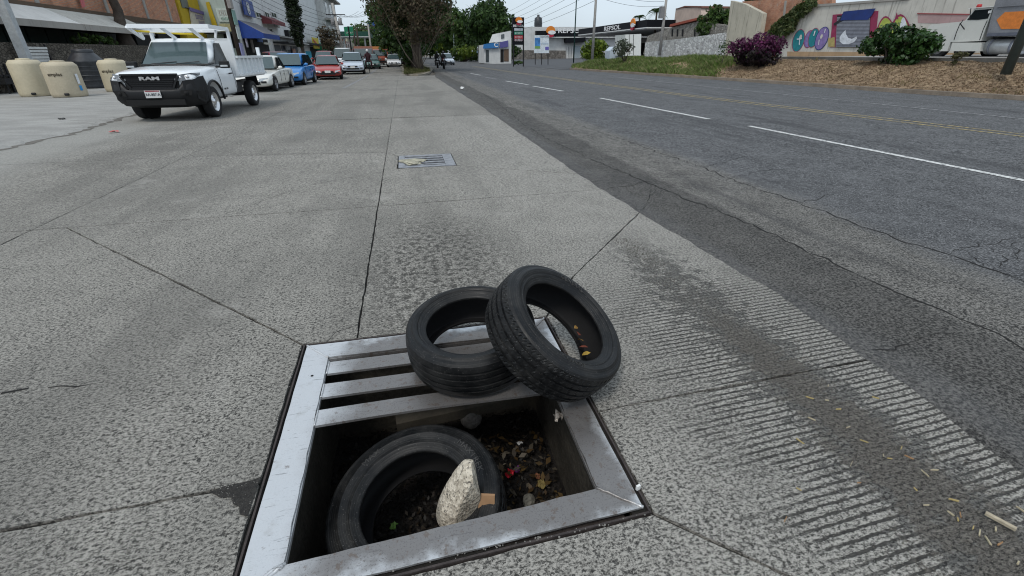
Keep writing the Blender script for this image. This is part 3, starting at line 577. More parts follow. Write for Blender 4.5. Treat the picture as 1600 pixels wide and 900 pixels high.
for ya, yb in ((1.982, 2.082), (1.802, 1.902), (1.618, 1.716)):
    sag = .012 if ya < 1.7 else .0; k = 16; top_ = []; mb = MB(); vs = []; fs = []
    for j in range(k+1):
        X = I[0]+.004+(I[1]-I[0]-.008)*j/k; zz = zt-.001-sag*math.sin(math.pi*j/k); yo = -.022*math.sin(math.pi*min(1, j/k*1.1))*(1 if ya < 1.7 else 0)*-1
        vs += [(X, ya+yo, zz-.012), (X, ya+yo, zz), (X, yb+yo, zz), (X, yb+yo, zz-.012), (X, yb+yo-.005, zz-.012), (X, yb+yo-.005, zz-.006), (X, ya+yo+.005, zz-.006), (X, ya+yo+.005, zz-.012)]
    for j in range(k):
        for i in range(8): fs.append((j*8+i, j*8+(i+1) % 8, (j+1)*8+(i+1) % 8, (j+1)*8+i))
    mb.add(vs, fs+[tuple(range(7, -1, -1)), tuple(range(k*8, k*8+8))]); o = mb.build('bar', STEEL, gr, world=True); fix_normals(o.data)
    mb = MB(); pts = [Vector((I[0]+.004, ya+(yb-ya)*j/8, zt+.001)) for j in range(9)]; mb.tube(pts, [.004*random.uniform(.6, 1.3) for _ in pts], 6); mb.build('weld', STEEL, o, True, world=True)
mb = MB(); mb.lathe([(0, .0005), (.007, .0005)], 10, (-.585, 1.98, zt+.0008)); mb.build('hole', DARK, gr, world=True)
RUST = M('rusty_angle', (.055, .045, .042), .8, .2, .35, 20, bump=.3)
for a, b in ((GFL, GFR), (GFR, GBR), (GBR, GBL), (GBL, GFL)):
    d = (Vector(b)-Vector(a)).normalized(); n = Vector((-d.y, d.x))
    mb = MB(); A = Vector(a)+n*.0065+d*.002; B = Vector(b)+n*.0065-d*.008; mb.bar((A.x, A.y, -.02), (B.x, B.y, -.02), .007, .044); mb.build('seat_angle', RUST, gr, world=True)
    mb = MB(); A = Vector(a)+n*.05; B = Vector(b)+n*.05; mb.bar((A.x, A.y, -.038), (B.x, B.y, -.038), .07, .006); mb.build('ledge', RUST, gr, world=True)
tag(MB().box((.672, 1.035, .012), (.016, .008, .02), .3).build('plastic_bit', WHITEM), 'tiny white chip stuck at the right corner of the grate', 'chip')
# ---- tyres
def tyre(name, label, c, n, Rr, W, rb, blk, roll=0., dust=0., text=None, RUBS=RUBS):
    n = Vector(n).normalized(); q = n.to_track_quat('Z', 'Y'); t = thing(name, label, 'tyre', c); t.rotation_mode = 'QUATERNION'; t.rotation_quaternion = q@Matrix.Rotation(roll, 3, 'Z').to_quaternion()
    h = W/2; NS = 288; tw = h*.80; gd = .0075
    # tread: ribs between circumferential grooves, sipes on the ribs
    cuts = [-.60, -.22, .22, .60]; zs = []; u = -1.0
    row = []
    def crown_r(u): return Rr-.010*abs(u)**2.6
    prof = [(-1.0, 0)]
    for cx in cuts:
        prof += [(cx-.075, 0), (cx-.055, gd), (cx+.055, gd), (cx+.075, 0)]
    prof.append((1.0, 0)); full = []
    for (a, da), (b, db) in zip(prof, prof[1:]):
        k = 3 if da == db == 0 else 1
        for j in range(k): full.append((a+(b-a)*j/k, da+(db-da)*j/k))
    full.append(prof[-1]); vs = []; fs = []; m = len(full)
    for k in range(NS):
        for (u, d0) in full:
            ph = k+int(abs(u)*5)*1+(1 if u > 0 else 0); sip = 0
            if d0 == 0 and blk:
                if abs(u) > .68 and abs(u) < .99 and ph % 4 == 0: sip = .004
                elif abs(u) <= .68 and (ph % 6 == 0): sip = .0022
            r = crown_r(u)-d0-sip; a = 2*math.pi*k/NS+.035*abs(u); vs.append((r*math.cos(a), r*math.sin(a), u*tw))
    for k in range(NS):
        for i in range(m-1): fs.append((k*m+i, ((k+1) % NS)*m+i, ((k+1) % NS)*m+i+1, k*m+i+1))
    mb = MB(); mb.add(vs, fs); o = mb.build('tread', RUB, t, False); fix_normals(o.data)
    rs = crown_r(1.); S = [(rs, tw), (rs-.006, tw+(h-tw)*.32), (rs-.014, tw+(h-tw)*.55), (rs-.016, tw+(h-tw)*.52), (rs-.03, tw+(h-tw)*.80), ((rs+rb)/2+.014, h*.995), ((rs+rb)/2+.012, h*1.012), ((rs+rb)/2+.008, h*1.012), ((rs+rb)/2+.006, h), ((rs+rb)/2-.008, h*.99), (rb+.040, h*.915), (rb+.037, h*.945), (rb+.030, h*.945), (rb+.026, h*.885), (rb+.020, h*.86), (rb+.012, h*.80), (rb+.004, h*.775), (rb, h*.72), (rb+.001, h*.66)]
    for s in (1, -1):
        mb = MB(); mb.lathe([(r, z*s) for r, z in S], 120); o = mb.build('sidewall', RUBS, t, True); fix_normals(o.data)
    inn = [(rb+.001, h*.66), (rb+.02, h*.72), (rb+.05, h*.84), ((rs+rb)/2+.01, h*.93), (rs-.035, h*.80), (rs-.022, h*.5), (rs-.018, 0)]
    inn = inn+[(r, -z) for r, z in inn[-2::-1]]; mb = MB(); mb.lathe(inn, 96); o = mb.build('inner_liner', RUBIN, t, True)
    for txt, a0, sz, rad in (text or []):
        cu = text_mb(txt, (0, 0, 0), (1, 0, 0), (0, 1, 0), sz, .003, wscale=1.25)
        vv = []
        for x, y, z in cu.v:
            a = a0-x/rad; r = rad+y; zz = np.interp(r, [p[0] for p in S][::-1], [p[1] for p in S][::-1]); vv.append((r*math.cos(a), r*math.sin(a), zz+z+.0008))
        cu.v = vv; cu.build('raised_lettering', M('scuffed_lettering', (.045, .044, .042), .6, var=.4, scale=30), t)
    return t
T1 = tyre('tyre', 'worn black tyre lying flat on the bars of the grate', (.199, 1.9313, .152), (-.06, -.13, .99), .318, .222, .213, False, 1.1)
T2 = tyre('tyre', 'black tyre propped up against the flat tyre, blocky tread showing', (.556, 1.716, .272), (.4995, -.3175, .806), .3265, .22, .2135, True, 2., text=[('GENERAL', -1.75, .026, .262), ('GENERAL', 1.5, .026, .262)])
T3 = tyre('tyre', 'dusty black tyre dropped inside the drain pit', (-.1185, 1.334, -.268), (-.169, -.148, .9745), .36, .222, .216, True, .3, text=[('MAXTREK', .95, .034, .285), ('MAX', 2.75, .034, .285)], RUBS=RUBD)
# dead leaves caught in the leaning tyre
LEAFM = [M('leaf_ochre', (.30, .17, .045), .8, var=.3, scale=40), M('leaf_red', (.19, .05, .03), .8, var=.3, scale=40), M('leaf_yellow', (.42, .28, .05), .8, var=.3, scale=40)]
for i in range(5):
    p = G(*[(899, 512), (903, 522), (907, 532), (911, 543), (916, 553)][i], .20-.022*i); mb = MB(); L = .022+.006*(i % 2); a0 = .9+.5*i
    ax = Vector((math.cos(a0), math.sin(a0), -.4)).normalized(); sx = ax.cross(Vector((.5, -.3, .8))).normalized(); up_ = sx.cross(ax)
    vs = [p-ax*L, p-ax*L*.3+sx*L*.5+up_*.006, p+ax*L*.4+sx*L*.4+up_*.008, p+ax*L, p+ax*L*.4-sx*L*.4+up_*.007, p-ax*L*.3-sx*L*.45+up_*.005]
    mb.add(vs, [(0, 1, 5), (1, 2, 4, 5), (2, 3, 4)])
    tag(mb.build('dead_leaf', LEAFM[(0, 1, 0, 1, 2)[i]]), 'withered brown leaf caught inside the leaning tyre', 'leaf', 'dead leaves inside the leaning tyre')
# ---- the smaller drain further up the lane
sg = thing('small_drain_cover', 'slotted grey drain cover half buried in pale cement further up the lane', 'drain cover', (.19, 7.05, 0))
fx0, fx1, fy0, fy1 = -.205, .592, 6.61, 7.49
GALV = M('dull_galvanised', (.27, .275, .29), .5, .35, .45, 14)
for c, d in (((fx0+.045, 7.05), (.088, .876)), ((fx1-.07, 7.05), (.138, .876)), (((fx0+fx1)/2-.025, fy0+.055), (fx1-fx0-.233, .108)), (((fx0+fx1)/2-.025, fy1-.055), (fx1-fx0-.233, .108))):
    MB().box((c[0], c[1], -.004), (*d, .016)).build('frame_side', GALV, sg, world=True)
for yb in (6.80, 6.96, 7.12, 7.28): MB().box(((fx0+fx1)/2-.025, yb, -.006), (fx1-fx0-.235, .070, .014)).build('bar', GALV, sg, world=True)
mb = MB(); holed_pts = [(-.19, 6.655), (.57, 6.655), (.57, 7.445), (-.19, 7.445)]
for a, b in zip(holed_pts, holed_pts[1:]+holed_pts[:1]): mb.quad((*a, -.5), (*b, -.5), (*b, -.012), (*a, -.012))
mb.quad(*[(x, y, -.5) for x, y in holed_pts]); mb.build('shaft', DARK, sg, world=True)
o = lump('spilt_cement', (.0, 6.99, .004), (.17, .20, .016), M('spilt_cement', (.36, .34, .26), .95, var=.55, scale=16, bump=1, bscale=30), None, 3, 4, .28, 3.5); tag(o, 'pale lumpy cement spilt over the left half of the small drain cover', 'cement')
# ================================================================== VEHICLES
def bool_cut(me, cutters, name):
    o = bpy.data.objects.new('tmp', me); COL.objects.link(o); cs = []
    for cm in cutters:
        c = bpy.data.objects.new('cut', cm); COL.objects.link(c); cs.append(c)
        b = o.modifiers.new('b', 'BOOLEAN'); b.operation = 'DIFFERENCE'; b.object = c; b.solver = 'EXACT'
    out = evalmesh(o, name)
    for c in cs: bpy.data.objects.remove(c)
    bpy.data.objects.remove(o)
    return out
def loft(secs, sub=1, cap=True):
    """secs: list of rings (same count, closed loops) -> smoothed closed mesh"""
    m = len(secs[0]); vs = [p for s in secs for p in s]; fs = []
    for i in range(len(secs)-1):
        for j in range(m): fs.append((i*m+j, i*m+(j+1) % m, (i+1)*m+(j+1) % m, (i+1)*m+j))
    if cap: fs += [tuple(range(m-1, -1, -1)), tuple(range((len(secs)-1)*m, len(secs)*m))]
    me = bpy.data.meshes.new('l'); me.from_pydata([tuple(v) for v in vs], [], fs); me.update(); fix_normals(me)
    if sub:
        o = bpy.data.objects.new('tmp', me); COL.objects.link(o); s = o.modifiers.new('s', 'SUBSURF'); s.levels = sub; s.render_levels = sub
        me2 = evalmesh(o, 'l'); bpy.data.objects.remove(o); me = me2
    return me
def cyl_me(c, r, half, n=28):
    mb = MB(); Rm = Matrix.Rotation(R(90), 3, 'Y'); mb.lathe([(0, -half), (r, -half), (r, half), (0, half)], n, c, Rm)
    me = bpy.data.meshes.new('c'); me.from_pydata(mb.v, [], mb.f); me.update()
    bm = bmesh.new(); bm.from_mesh(me); bmesh.ops.remove_doubles(bm, verts=bm.verts, dist=1e-5); bmesh.ops.recalc_face_normals(bm, faces=bm.faces); bm.to_mesh(me); bm.free(); return me
def wheel(t, x, y, r, w, side, spokes=0, rimc=None, rr=.62):
    Rm = Matrix.Rotation(R(90)*side, 3, 'Y')
    wl = bpy.data.objects.new('wheel', None); COL.objects.link(wl); wl.parent = t; wl.location = (x, y, r)
    mb = MB(); mb.lathe([(r*rr, w*.42), (r*.72, w*.5), (r*.88, w*.5), (r*.97, w*.43), (r, w*.3), (r, -w*.3), (r*.97, -w*.43), (r*.85, -w*.5), (r*rr, -w*.45)], 32, (0, 0, 0), Rm); mb.build('tyre', CARTYRE, wl, True)
    mb = MB()
    if spokes:
        mb.lathe([(r*rr, w*.42), (r*rr*.96, w*.40), (r*rr*.9, w*.28), (r*rr*.88, -w*.2)], 28, (0, 0, 0), Rm); mb.lathe([(0, w*.36), (r*.13, w*.35), (r*.14, w*.2)], 16, (0, 0, 0), Rm)
        for k in range(spokes):
            a = 2*math.pi*k/spokes; d = Vector((math.cos(a), math.sin(a), 0)); mb.bar(Rm@(d*r*.1+Vector((0, 0, w*.3))), Rm@(d*r*rr*.92+Vector((0, 0, w*.32))), r*.12, w*.1, up=Rm@Vector((0, 0, 1)))
    else:
        mb.lathe([(r*rr, w*.42), (r*rr*.95, w*.41), (r*rr*.88, w*.22), (r*rr*.72, w*.16), (r*rr*.6, w*.30), (r*rr*.35, w*.30), (r*rr*.28, w*.40), (0, w*.42)], 32, (0, 0, 0), Rm)
        for k in range(6):
            a = 2*math.pi*k/6; mb.lathe([(0, .012), (.012, .01), (.012, -.01)], 6, Rm@Vector((math.cos(a)*r*rr*.46, math.sin(a)*r*rr*.46, w*.31)), Rm)
    mb.build('rim', rimc or RIMM, wl, True)
    mb = MB(); mb.lathe([(0, w*.05), (r*rr*.9, w*.05)], 20, (0, 0, 0), Rm); mb.build('brake_disc', DARK, wl)
def panel(q, ins=(0, 0, 0, 0), off=.008, rows=4, cols=4):
    """bilinear pane on quad q (4 corners bl,br,tr,tl), inset fractions l,r,b,t, lifted along its normal"""
    bl, br, tr, tl = [Vector(p) for p in q]; n = ((br-bl).cross(tl-bl)).normalized()*off; mb = MB(); vs = []
    for v in (ins[2], 1-ins[3]):
        for u in (ins[0], 1-ins[1]): vs.append(bl*(1-u)*(1-v)+br*u*(1-v)+tr*u*v+tl*(1-u)*v+n)
    mb.prism([vs[0], vs[1], vs[3], vs[2]], n*.6); return mb
def car(name, label, loc, rz, paintm, kind='hatch', L=4.1, W=1.72, H=1.48, cat='car', group=None, spokes=5, plate=True, grille=None, detail=True, face=1):
    """front of the car points to local -Y; local origin under the front axle"""
    t = thing(name, label, cat, loc, rz, group); fo = .82*L/4.1; wb = .615*L; ro = L-fo-wb; r = .305*(1 if kind != 'suv' else 1.12); w2 = W/2
    zb = .20 if kind != 'suv' else .26; belt = .60*H if kind != 'van' else .58*H; hood = belt-.06; hf = belt-.24
    ys = {'sedan': (.42*fo+.25, wb*.92), 'hatch': (.2, wb+ro*.7), 'suv': (.28, wb+ro*.8), 'van': (-.25, wb+ro*.95)}[kind]
    yc, yr = ys
    st = [(-fo, .72, zb+.16, hf-.22), (-fo+.04, .90, zb+.04, hf-.10), (-fo+.16, .965, zb, hf), (-fo*.4, .995, zb, hood-.08), (yc-.12, 1, zb, hood), (yc+.25, 1, zb, belt), (wb*.5, 1, zb, belt+.01), (wb*.9, 1, zb, belt+.02), (wb+ro*.55, .985, zb+.02, belt+(.03 if kind != 'sedan' else .0)), (wb+ro-.12, .95, zb+.06, belt+.0), (wb+ro-.02, .88, zb+.12, belt-.08), (wb+ro, .80, zb+.22, belt-.2)]
    secs = []
    for y, k, z0, z1 in st:
        wv = w2*k; mid = z0+(z1-z0)*.55; half = [(0, z0), (wv*.82, z0), (wv*.97, z0+.07), (wv, mid-.06), (wv, mid+.05), (wv*.965, z1-.05), (wv*.90, z1-.004), (wv*.45, z1+.025), (0, z1+.03)]
        secs.append([(x, y, z) for x, z in half]+[(-x, y, z) for x, z in half[-2:0:-1]])
    me = loft(secs, 2)
    me = bool_cut(me, [cyl_me((s*w2*.93, y, r+.015), r*1.17, w2*.30) for s in (-1, 1) for y in (0, wb)], 'body')
    me.materials.clear(); body = link('body', me, paintm, t, True)
    # greenhouse
    rw = w2*.74; bw = w2*.93; rf = yc+.62*(H-belt)/.55*(1.0 if kind != 'van' else .5); rr_ = {'sedan': yr-.42, 'hatch': yr-.30, 'suv': yr-.2, 'van': yr-.06}[kind]
    zr = H; zbl = belt-.03
    secs = []
    B = [(-bw, yc), (-bw*.96, yc+.0), (bw*.96, yc), (bw, yc), (bw, (yc+yr)/2), (bw, yr), (bw*.9, yr+.03), (-bw*.9, yr+.03), (-bw, yr), (-bw, (yc+yr)/2)]
    def ring(f, z):
        out = []
        for x, y in ((-bw, yc+.05), (-bw*.5, yc-.03), (bw*.5, yc-.03), (bw, yc+.05), (bw, (yc+yr)/2), (bw, yr-.05), (bw*.5, yr+.03), (-bw*.5, yr+.03), (-bw, yr-.05), (-bw, (yc+yr)/2)):
            tx = x*rw/bw; ty = rf+(rr_-rf)*(y-yc)/(yr-yc); out.append((x+(tx-x)*f, y+(ty-y)*f, z))
        return out
    sec = [ring(0, zbl), ring(.5, zbl+(zr-zbl)*.52), ring(.93, zr-.045), ring(1.04, zr-.012)]
    sec.append([(x*.55, (y-(rf+rr_)/2)*.6+(rf+rr_)/2, zr+.012) for x, y, z in ring(1.04, zr)])
    cab = loft(sec, 1); cab.materials.clear(); link('roof', cab, paintm, t, True)
    P = lambda f, x, y: Vector((x+(x*rw/bw-x)*f, y+(rf+(rr_-rf)*(y-yc)/(yr-yc)-y)*f, zbl+(zr-.03-zbl)*f))
    o_ = .022
    panel((P(.10, -bw*.93, yc-.01), P(.10, bw*.93, yc-.01), P(.93, bw*.90, yc-.01), P(.93, -bw*.90, yc-.01)), (0, 0, 0, 0), o_).build('windscreen', WSCR, t)
    panel((P(.12, bw*.9, yr+.01), P(.12, -bw*.9, yr+.01), P(.92, -bw*.86, yr+.01), P(.92, bw*.86, yr+.01)), (.03, .03, 0, 0), o_).build('rear_window', GLASS, t)
    ym = yc+(yr-yc)*.52
    for s in (-1, 1):
        for a, b, ia, ib in ((yc+.22, ym-.03, .0, 0), (ym+.03, yr-.28, 0, 0)):
            q = [P(.12, s*bw, a), P(.12, s*bw, b), P(.90, s*bw, b), P(.90, s*bw, a+.06)]
            if s < 0: q = [q[1], q[0], q[3], q[2]]
            panel(q, (0, 0, 0, 0), .012).build('side_window', GLASS, t)
        mb = MB(); mb.lathe([(0, -.09), (.055, -.075), (.075, 0), (.05, .075), (0, .085)], 12, (s*(w2+.09), yc+.16, belt+.075), Matrix.Rotation(R(90), 3, 'Y')@Matrix.Diagonal((1, .8, 1)).to_3x3()); mb.bar((s*w2*.92, yc+.2, belt+.03), (s*(w2+.05), yc+.18, belt+.06), .04); mb.build('mirror', paintm, t, True)
        mb = MB(); z0 = hf-.20; ff = -fo+.03
        mb.prism([(s*w2*.50, ff-.03, z0+.02), (s*w2*.88, ff+.10, z0+.03), (s*w2*.93, ff+.27, z0+.13), (s*w2*.86, ff+.10, z0+.16), (s*w2*.52, ff-.01, z0+.13)], (s*.004, -.035, .004)); mb.build('headlight', LAMP, t)
        mb = MB(); mb.box((s*w2*.72, -fo+.015, zb+.20), (.2*W/1.7, .06, .075)); mb.build('fog_light', BLACKP, t)
        if detail:
            for yv in (ym-.12, yr-.45): MB().box((s*(w2+.008), yv, belt-.16), (.03, .16, .03)).build('door_handle', paintm, t)
            for yv in (yc+.32, ym, min(yr-.15, wb-.38)): MB().box((s*(w2-.003), yv, (zb+belt)/2+.06), (.012, .012, belt-zb-.22)).build('door_gap', DARK, t)
        for y in (0, wb): wheel(t, s*(w2-.085), y, r, .19, s, spokes)
    mb = MB(); mb.box((0, -fo-.008, hf-.13), (W*.42, .05, .09)); mb.build('grille', grille or BLACKP, t)
    mb = MB(); mb.box((0, -fo+.0, zb+.16), (W*.55, .05, .11)); mb.build('air_intake', BLACKP, t)
    if plate: MB().box((0, -fo-.03, zb+.27), (.34, .015, .13)).build('number_plate', WHITEM, t)
    mb = MB(); mb.box((0, wb*.5, r*.9), (W*.86, wb+.5, r*.9)); mb.build('underbody', DARK, t)
    return t
BLUE = paint('blue', (.03, .20, .52)); RED = paint('red', (.36, .035, .03)); SILV = paint('silver', (.50, .56, .64)); CREAMW = paint('cream_white', (.72, .71, .66)); GREENC = paint('green', (.05, .13, .11)); WINE = paint('wine', (.14, .02, .04)); ORNG = paint('orange', (.62, .25, .05)); DGREY = paint('dark_grey', (.05, .055, .06)); REDBED = paint('brick_red', (.30, .08, .05))
car('sedan', 'creamy white sedan parked right behind the white pickup truck', (-6.35, 23.75, .0), -.05, CREAMW, 'sedan', 4.35, 1.72, 1.40)
car('hatchback', 'bright blue hatchback parked behind the white sedan', (-5.95, 28.3, 0), -.05, BLUE, 'hatch', 4.0, 1.74, 1.5)
car('compact_car', 'old red compact car parked at an angle, furthest out from the shops', (-4.72, 34.3, 0), .10, RED, 'hatch', 3.9, 1.66, 1.38)
car('crossover', 'silver blue crossover parked behind the red car', (-3.95, 42.9, 0), .06, SILV, 'suv', 4.15, 1.78, 1.6)
car('parked_car', 'dark red car parked on the pavement beyond the blue hatchback', (-8.3, 39.5, .05), .5, WINE, 'suv', 4.2, 1.75, 1.6)
car('parked_car', 'dark green car parked beyond the silver crossover', (-3.25, 57.5, 0), .05, GREENC, 'hatch', 4., 1.7, 1.45)
car('white_car', 'white car driving towards us down the far left carriageway', (-1.05, 65.2, 0), .02, WHITEP, 'sedan', 4.3, 1.75, 1.46)
car('far_car', 'distant dark car following the white car on the left carriageway', (-.55, 78, 0), .02, DGREY, 'suv', 4.2, 1.8, 1.7, detail=False)
car('far_car', 'white van behind the silver crossover among the parked vehicles', (-5.6, 52, 0), .05, WHITEP, 'van', 4.6, 1.9, 2.0, detail=False)
car('far_car', 'small red car half hidden behind the silver crossover', (-7.2, 50.5, 0), .05, RED, 'suv', 4.3, 1.8, 1.75, detail=False)
car('far_car', 'pale car parked far up the left kerb beyond the yellow truck', (-3.6, 80, 0), .05, WHITEP, 'hatch', 4.3, 1.8, 1.5, detail=False)
car('white_car', 'silver white sedan coming down the right asphalt roadway behind the motorcycles', (6.25, 73, 0), .03, SILV, 'sedan', 4.3, 1.76, 1.5)
def cargo_truck(name, label, loc, rz, cabm, boxm, L, Hb, tarp=False):
    t = thing(name, label, 'truck', loc, rz); w2 = 1.0
    prof = [(-1.1, .45), (-1.15, 1.0), (-.95, 1.25), (-.55, 1.95), (-.4, 2.02), (.55, 2.02), (.6, .45)]
    mb = MB(); mb.prism([(-w2, y, z) for y, z in prof], (2*w2, 0, 0)); o = mb.build('cab', cabm, t); fix_normals(o.data)
    mb = MB(); mb.prism([(-.86, -.985, 1.28), (.86, -.985, 1.28), (.82, -.63, 1.88), (-.82, -.63, 1.88)], (0, -.03, .02)); mb.build('windscreen', WSCR, t)
    mb = MB(); mb.box((0, .8+L/2, .95), (2.1, L, .15)); mb.box((0, .8+L/2, .75), (.8, L, .25)); mb.build('chassis', BLACKM, t)
    mb = MB(); mb.box((0, .8+L/2, 1.03+Hb/2), (2.1, L, Hb)); mb.build('cargo_box', boxm, t)
    if tarp: mb = MB(); mb.box((0, .8+L/2, 1.05+Hb+.14), (2.2, L+.1, .28)); mb.build('tarpaulin', tarp, t)
    for s in (-1, 1):
        MB().box((s*.7, -1.15, .85), (.35, .05, .2)).build('headlight', LAMP, t)
        mb = MB(); mb.box((s*(w2+.16), -.62, 1.55), (.1, .06, .35)); mb.build('mirror', BLACKP, t)
        mb = MB(); mb.prism([(s*1.002, -.62, 1.3), (s*1.002, .35, 1.3), (s*1.002, .3, 1.88), (s*1.002, -.38, 1.88)], (s*.01, 0, 0)); mb.build('side_window', GLASS, t)
        wheel(t, s*.88, -.1, .42, .24, s); wheel(t, s*.88, L*.72, .42, .3, s)
    MB().box((0, -1.16, .62), (1.95, .08, .22)).build('bumper', BLACKP, t)
    return t
cargo_truck('cargo_truck', 'brick red cargo truck with a yellow orange top, far up the left kerb', (-2.75, 68, 0), .05, REDBED, REDBED, 3.6, 1.0, ORNG)
cargo_truck('cargo_truck', 'truck with a rusty red and orange box parked behind the cyclist', (-4.3, 62, 0), .05, DGREY, paint('rust_orange', (.36, .14, .08)), 4.2, 1.25)
# ------------------------------------------------------------------ the white pickup with a stake bed
def pickup():
    t = thing('pickup_truck', 'white work pickup with black bumper, stake bed and roof rack', 'pickup truck', (-5.66, 14.0, 0), -.05)
    PM = paint('truck_white', (.80, .83, .85)); w2 = .94; rw = .36
    st = [(-.86, .86, .50, .90), (-.84, .93, .42, .99), (-.76, .975, .40, 1.055), (-.45, .995, .40, 1.10), (.05, 1, .40, 1.145), (.38, 1, .40, 1.165), (.60, 1, .40, 1.16), (1.2, 1, .40, 1.16), (1.66, .995, .40, 1.16), (1.72, .98, .42, 1.14)]
    secs = []
    for y, k, z0, z1 in st:
        wv = w2*k; half = [(0, z0), (wv*.88, z0), (wv*.975, z0+.08), (wv, .74), (wv*.997, .86), (wv*.965, z1-.08), (wv*.90, z1-.012), (wv*.80, z1+.012 if y < .4 else z1), (wv*.40, z1+(.035 if y < .4 else 0)), (0, z1+(.03 if y < .4 else 0))]
        secs.append([(x, y, z) for x, z in half]+[(-x, y, z) for x, z in half[-2:0:-1]])
    me = loft(secs, 2); me = bool_cut(me, [cyl_me((s*.9, 0, rw+.03), .46, .32) for s in (-1, 1)], 'body'); me.materials.clear(); link('body', me, PM, t, True)
    # cab
    yc, yr, zr, zb = .42, 1.68, 1.80, 1.13; bw, rr = .87, .72; rf, rk = 1.09, 1.58
    def ring(f, z, g=0):
        return [(x*(1+(rr/bw-1)*f), y+((rf+(rk-rf)*(y-yc)/(yr-yc))-y)*f, z) for x, y in ((-bw, yc+.05), (-bw*.5, yc-.05), (bw*.5, yc-.05), (bw, yc+.05), (bw, yc+.4), (bw, yr-.04), (bw*.5, yr), (-bw*.5, yr), (-bw, yr-.04), (-bw, yc+.4))]
    sec = [ring(0, zb), ring(.5, zb+(zr-zb)*.52), ring(.93, zr-.05), ring(1.03, zr-.012)]; sec.append([(x*.55, (y-1.3)*.6+1.3, zr+.02) for x, y, z in ring(1.03, zr)])
    me = loft(sec, 2); me.materials.clear(); link('cab_roof', me, PM, t, True)
    P = lambda f, x, y: Vector((x*(1+(rr/bw-1)*f), y+((rf+(rk-rf)*(y-yc)/(yr-yc))-y)*f, zb+(zr-.03-zb)*f))
    mb = MB(); k = 8; vs = []; fs = []
    for j in (0, 1):
        for i in range(k+1):
            u = -1+2*i/k; f = (.13, .90)[j]; p = P(f, u*bw*(.90, .885)[j], yc-.048*(1-u*u)+.02*abs(u)**4); vs.append(p+Vector((0, -.020, .016)))
    for i in range(k): fs.append((i, i+1, k+2+i, k+1+i))
    mb.add(vs, fs); ws = mb.build('windscreen', WSCR, t, True)
    mb = MB(); mb.tube([P(.10, u*bw*.92, yc-.048*(1-u*u)+.01)+Vector((0, -.028, .012)) for u in (-1, -.6, -.2, .2, .6, 1)], .018, 6); mb.build('cowl', BLACKP, t)
    mb = MB(); mb.tube([P(.13, -.55, yc-.03)+Vector((0, -.04, .02)), P(.2, .05, yc-.04)+Vector((0, -.04, .02))], .008, 5); mb.tube([P(.13, .05, yc-.04)+Vector((0, -.04, .02)), P(.2, .6, yc-.03)+Vector((0, -.04, .02))], .008, 5); mb.build('wiper', BLACKP, ws, world=False)
    MB().box(P(.93, .0, yc)+Vector((0, .06, .02)), (.06, .06, .03)).build('antenna_base', BLACKP, t)
    for s in (-1, 1):
        q = [P(.10, s*bw, .78), P(.10, s*bw, 1.52), P(.88, s*bw, 1.55), P(.88, s*bw, 1.05)]; q2 = [P(.10, s*bw, .56), P(.10, s*bw, 1.52), P(.90, s*bw, 1.55), P(.90, s*bw, .80)]
        q2 = q2 if s > 0 else [q2[1], q2[0], q2[3], q2[2]]; panel(q2, (.02, .02, .02, .02), .022).build('side_window', GLASS, t)
        mb = MB(); mb.box((s*1.09, .66, 1.20), (.22, .14, .17)); mb.box((s*.93, .68, 1.15), (.16, .06, .05)); o = mb.build('mirror', BLACKP, t); bv = o.modifiers.new('b', 'BEVEL'); bv.width = .035; bv.segments = 3
        mb = MB(); mb.box((s*1.10, .582, 1.17), (.17, .02, .04)); mb.build('turn_signal', LAMP, o)
        mb = MB(); mb.tube([(s*.945, 1.20, .97), (s*.965, 1.23, .975), (s*.965, 1.37, .975), (s*.945, 1.40, .97)], .018, 6); mb.build('door_handle', BLACKP, t, True)
        mb = MB(); mb.tube([(s*.944, .52, .48), (s*.947, .52, .85), (s*.915, .52, 1.08)], .006, 5); mb.tube([(s*.944, 1.50, .48), (s*.947, 1.52, .85), (s*.91, 1.55, 1.12)], .006, 5); mb.tube([(s*.944, .52, .48), (s*.944, 1.50, .48)], .006, 5); mb.build('door_gap', DARK, t)
        # headlight, wrapping back over the wing
        mb = MB(); z = .96; pts = [(.50, -.905, z-.06), (.66, -.895, z-.075), (.84, -.80, z-.035), (.93, -.56, z+.035), (.925, -.50, z+.085), (.82, -.74, z+.085), (.64, -.85, z+.06), (.50, -.88, z+.035)]
        mb.prism([(s*x, y, zz) for x, y, zz in pts], (s*.012, -.022, .004)); o = mb.build('headlight', M('dark_lamp_lens', (.16, .17, .18), .08, .1, .5, 26, spec=.9), t); fix_normals(o.data)
        for xx, yy_, zz in ((.62, -.900, z-.005), (.76, -.850, z+.012)): mb = MB(); mb.lathe([(0, .022), (.022, .02), (.036, 0), (.038, -.02)], 14, (s*xx, yy_+.01, zz), Matrix.Rotation(R(90), 3, 'X')@Matrix.Rotation(R(-25)*s, 3, 'Y')); mb.build('reflector', CHROME, o, True)
        mb = MB(); mb.prism([(s*.66, -.935, .72), (s*.90, -.815, .66), (s*.972, -.50, .66), (s*.972, -.49, .985), (s*.945, -.60, .96), (s*.86, -.83, .915), (s*.66, -.92, .89)], (s*.01, -.02, 0)); o2 = mb.build('headlight_surround', BLACKP, t); fix_normals(o2.data)
        wheel(t, s*.80, 0, rw, .225, s, 0, CHROME); wheel(t, s*.80, 3.0, rw, .225, s, 0, CHROME)
        mb = MB(); pts = []
        for k in range(13):
            a = math.pi*(k/12); pts.append((s*.955, -.47*math.cos(a), rw+.03+.46*math.sin(a)))
        mb.tube(pts, .028, 6); mb.build('wheel_arch', BLACKP, t, True)
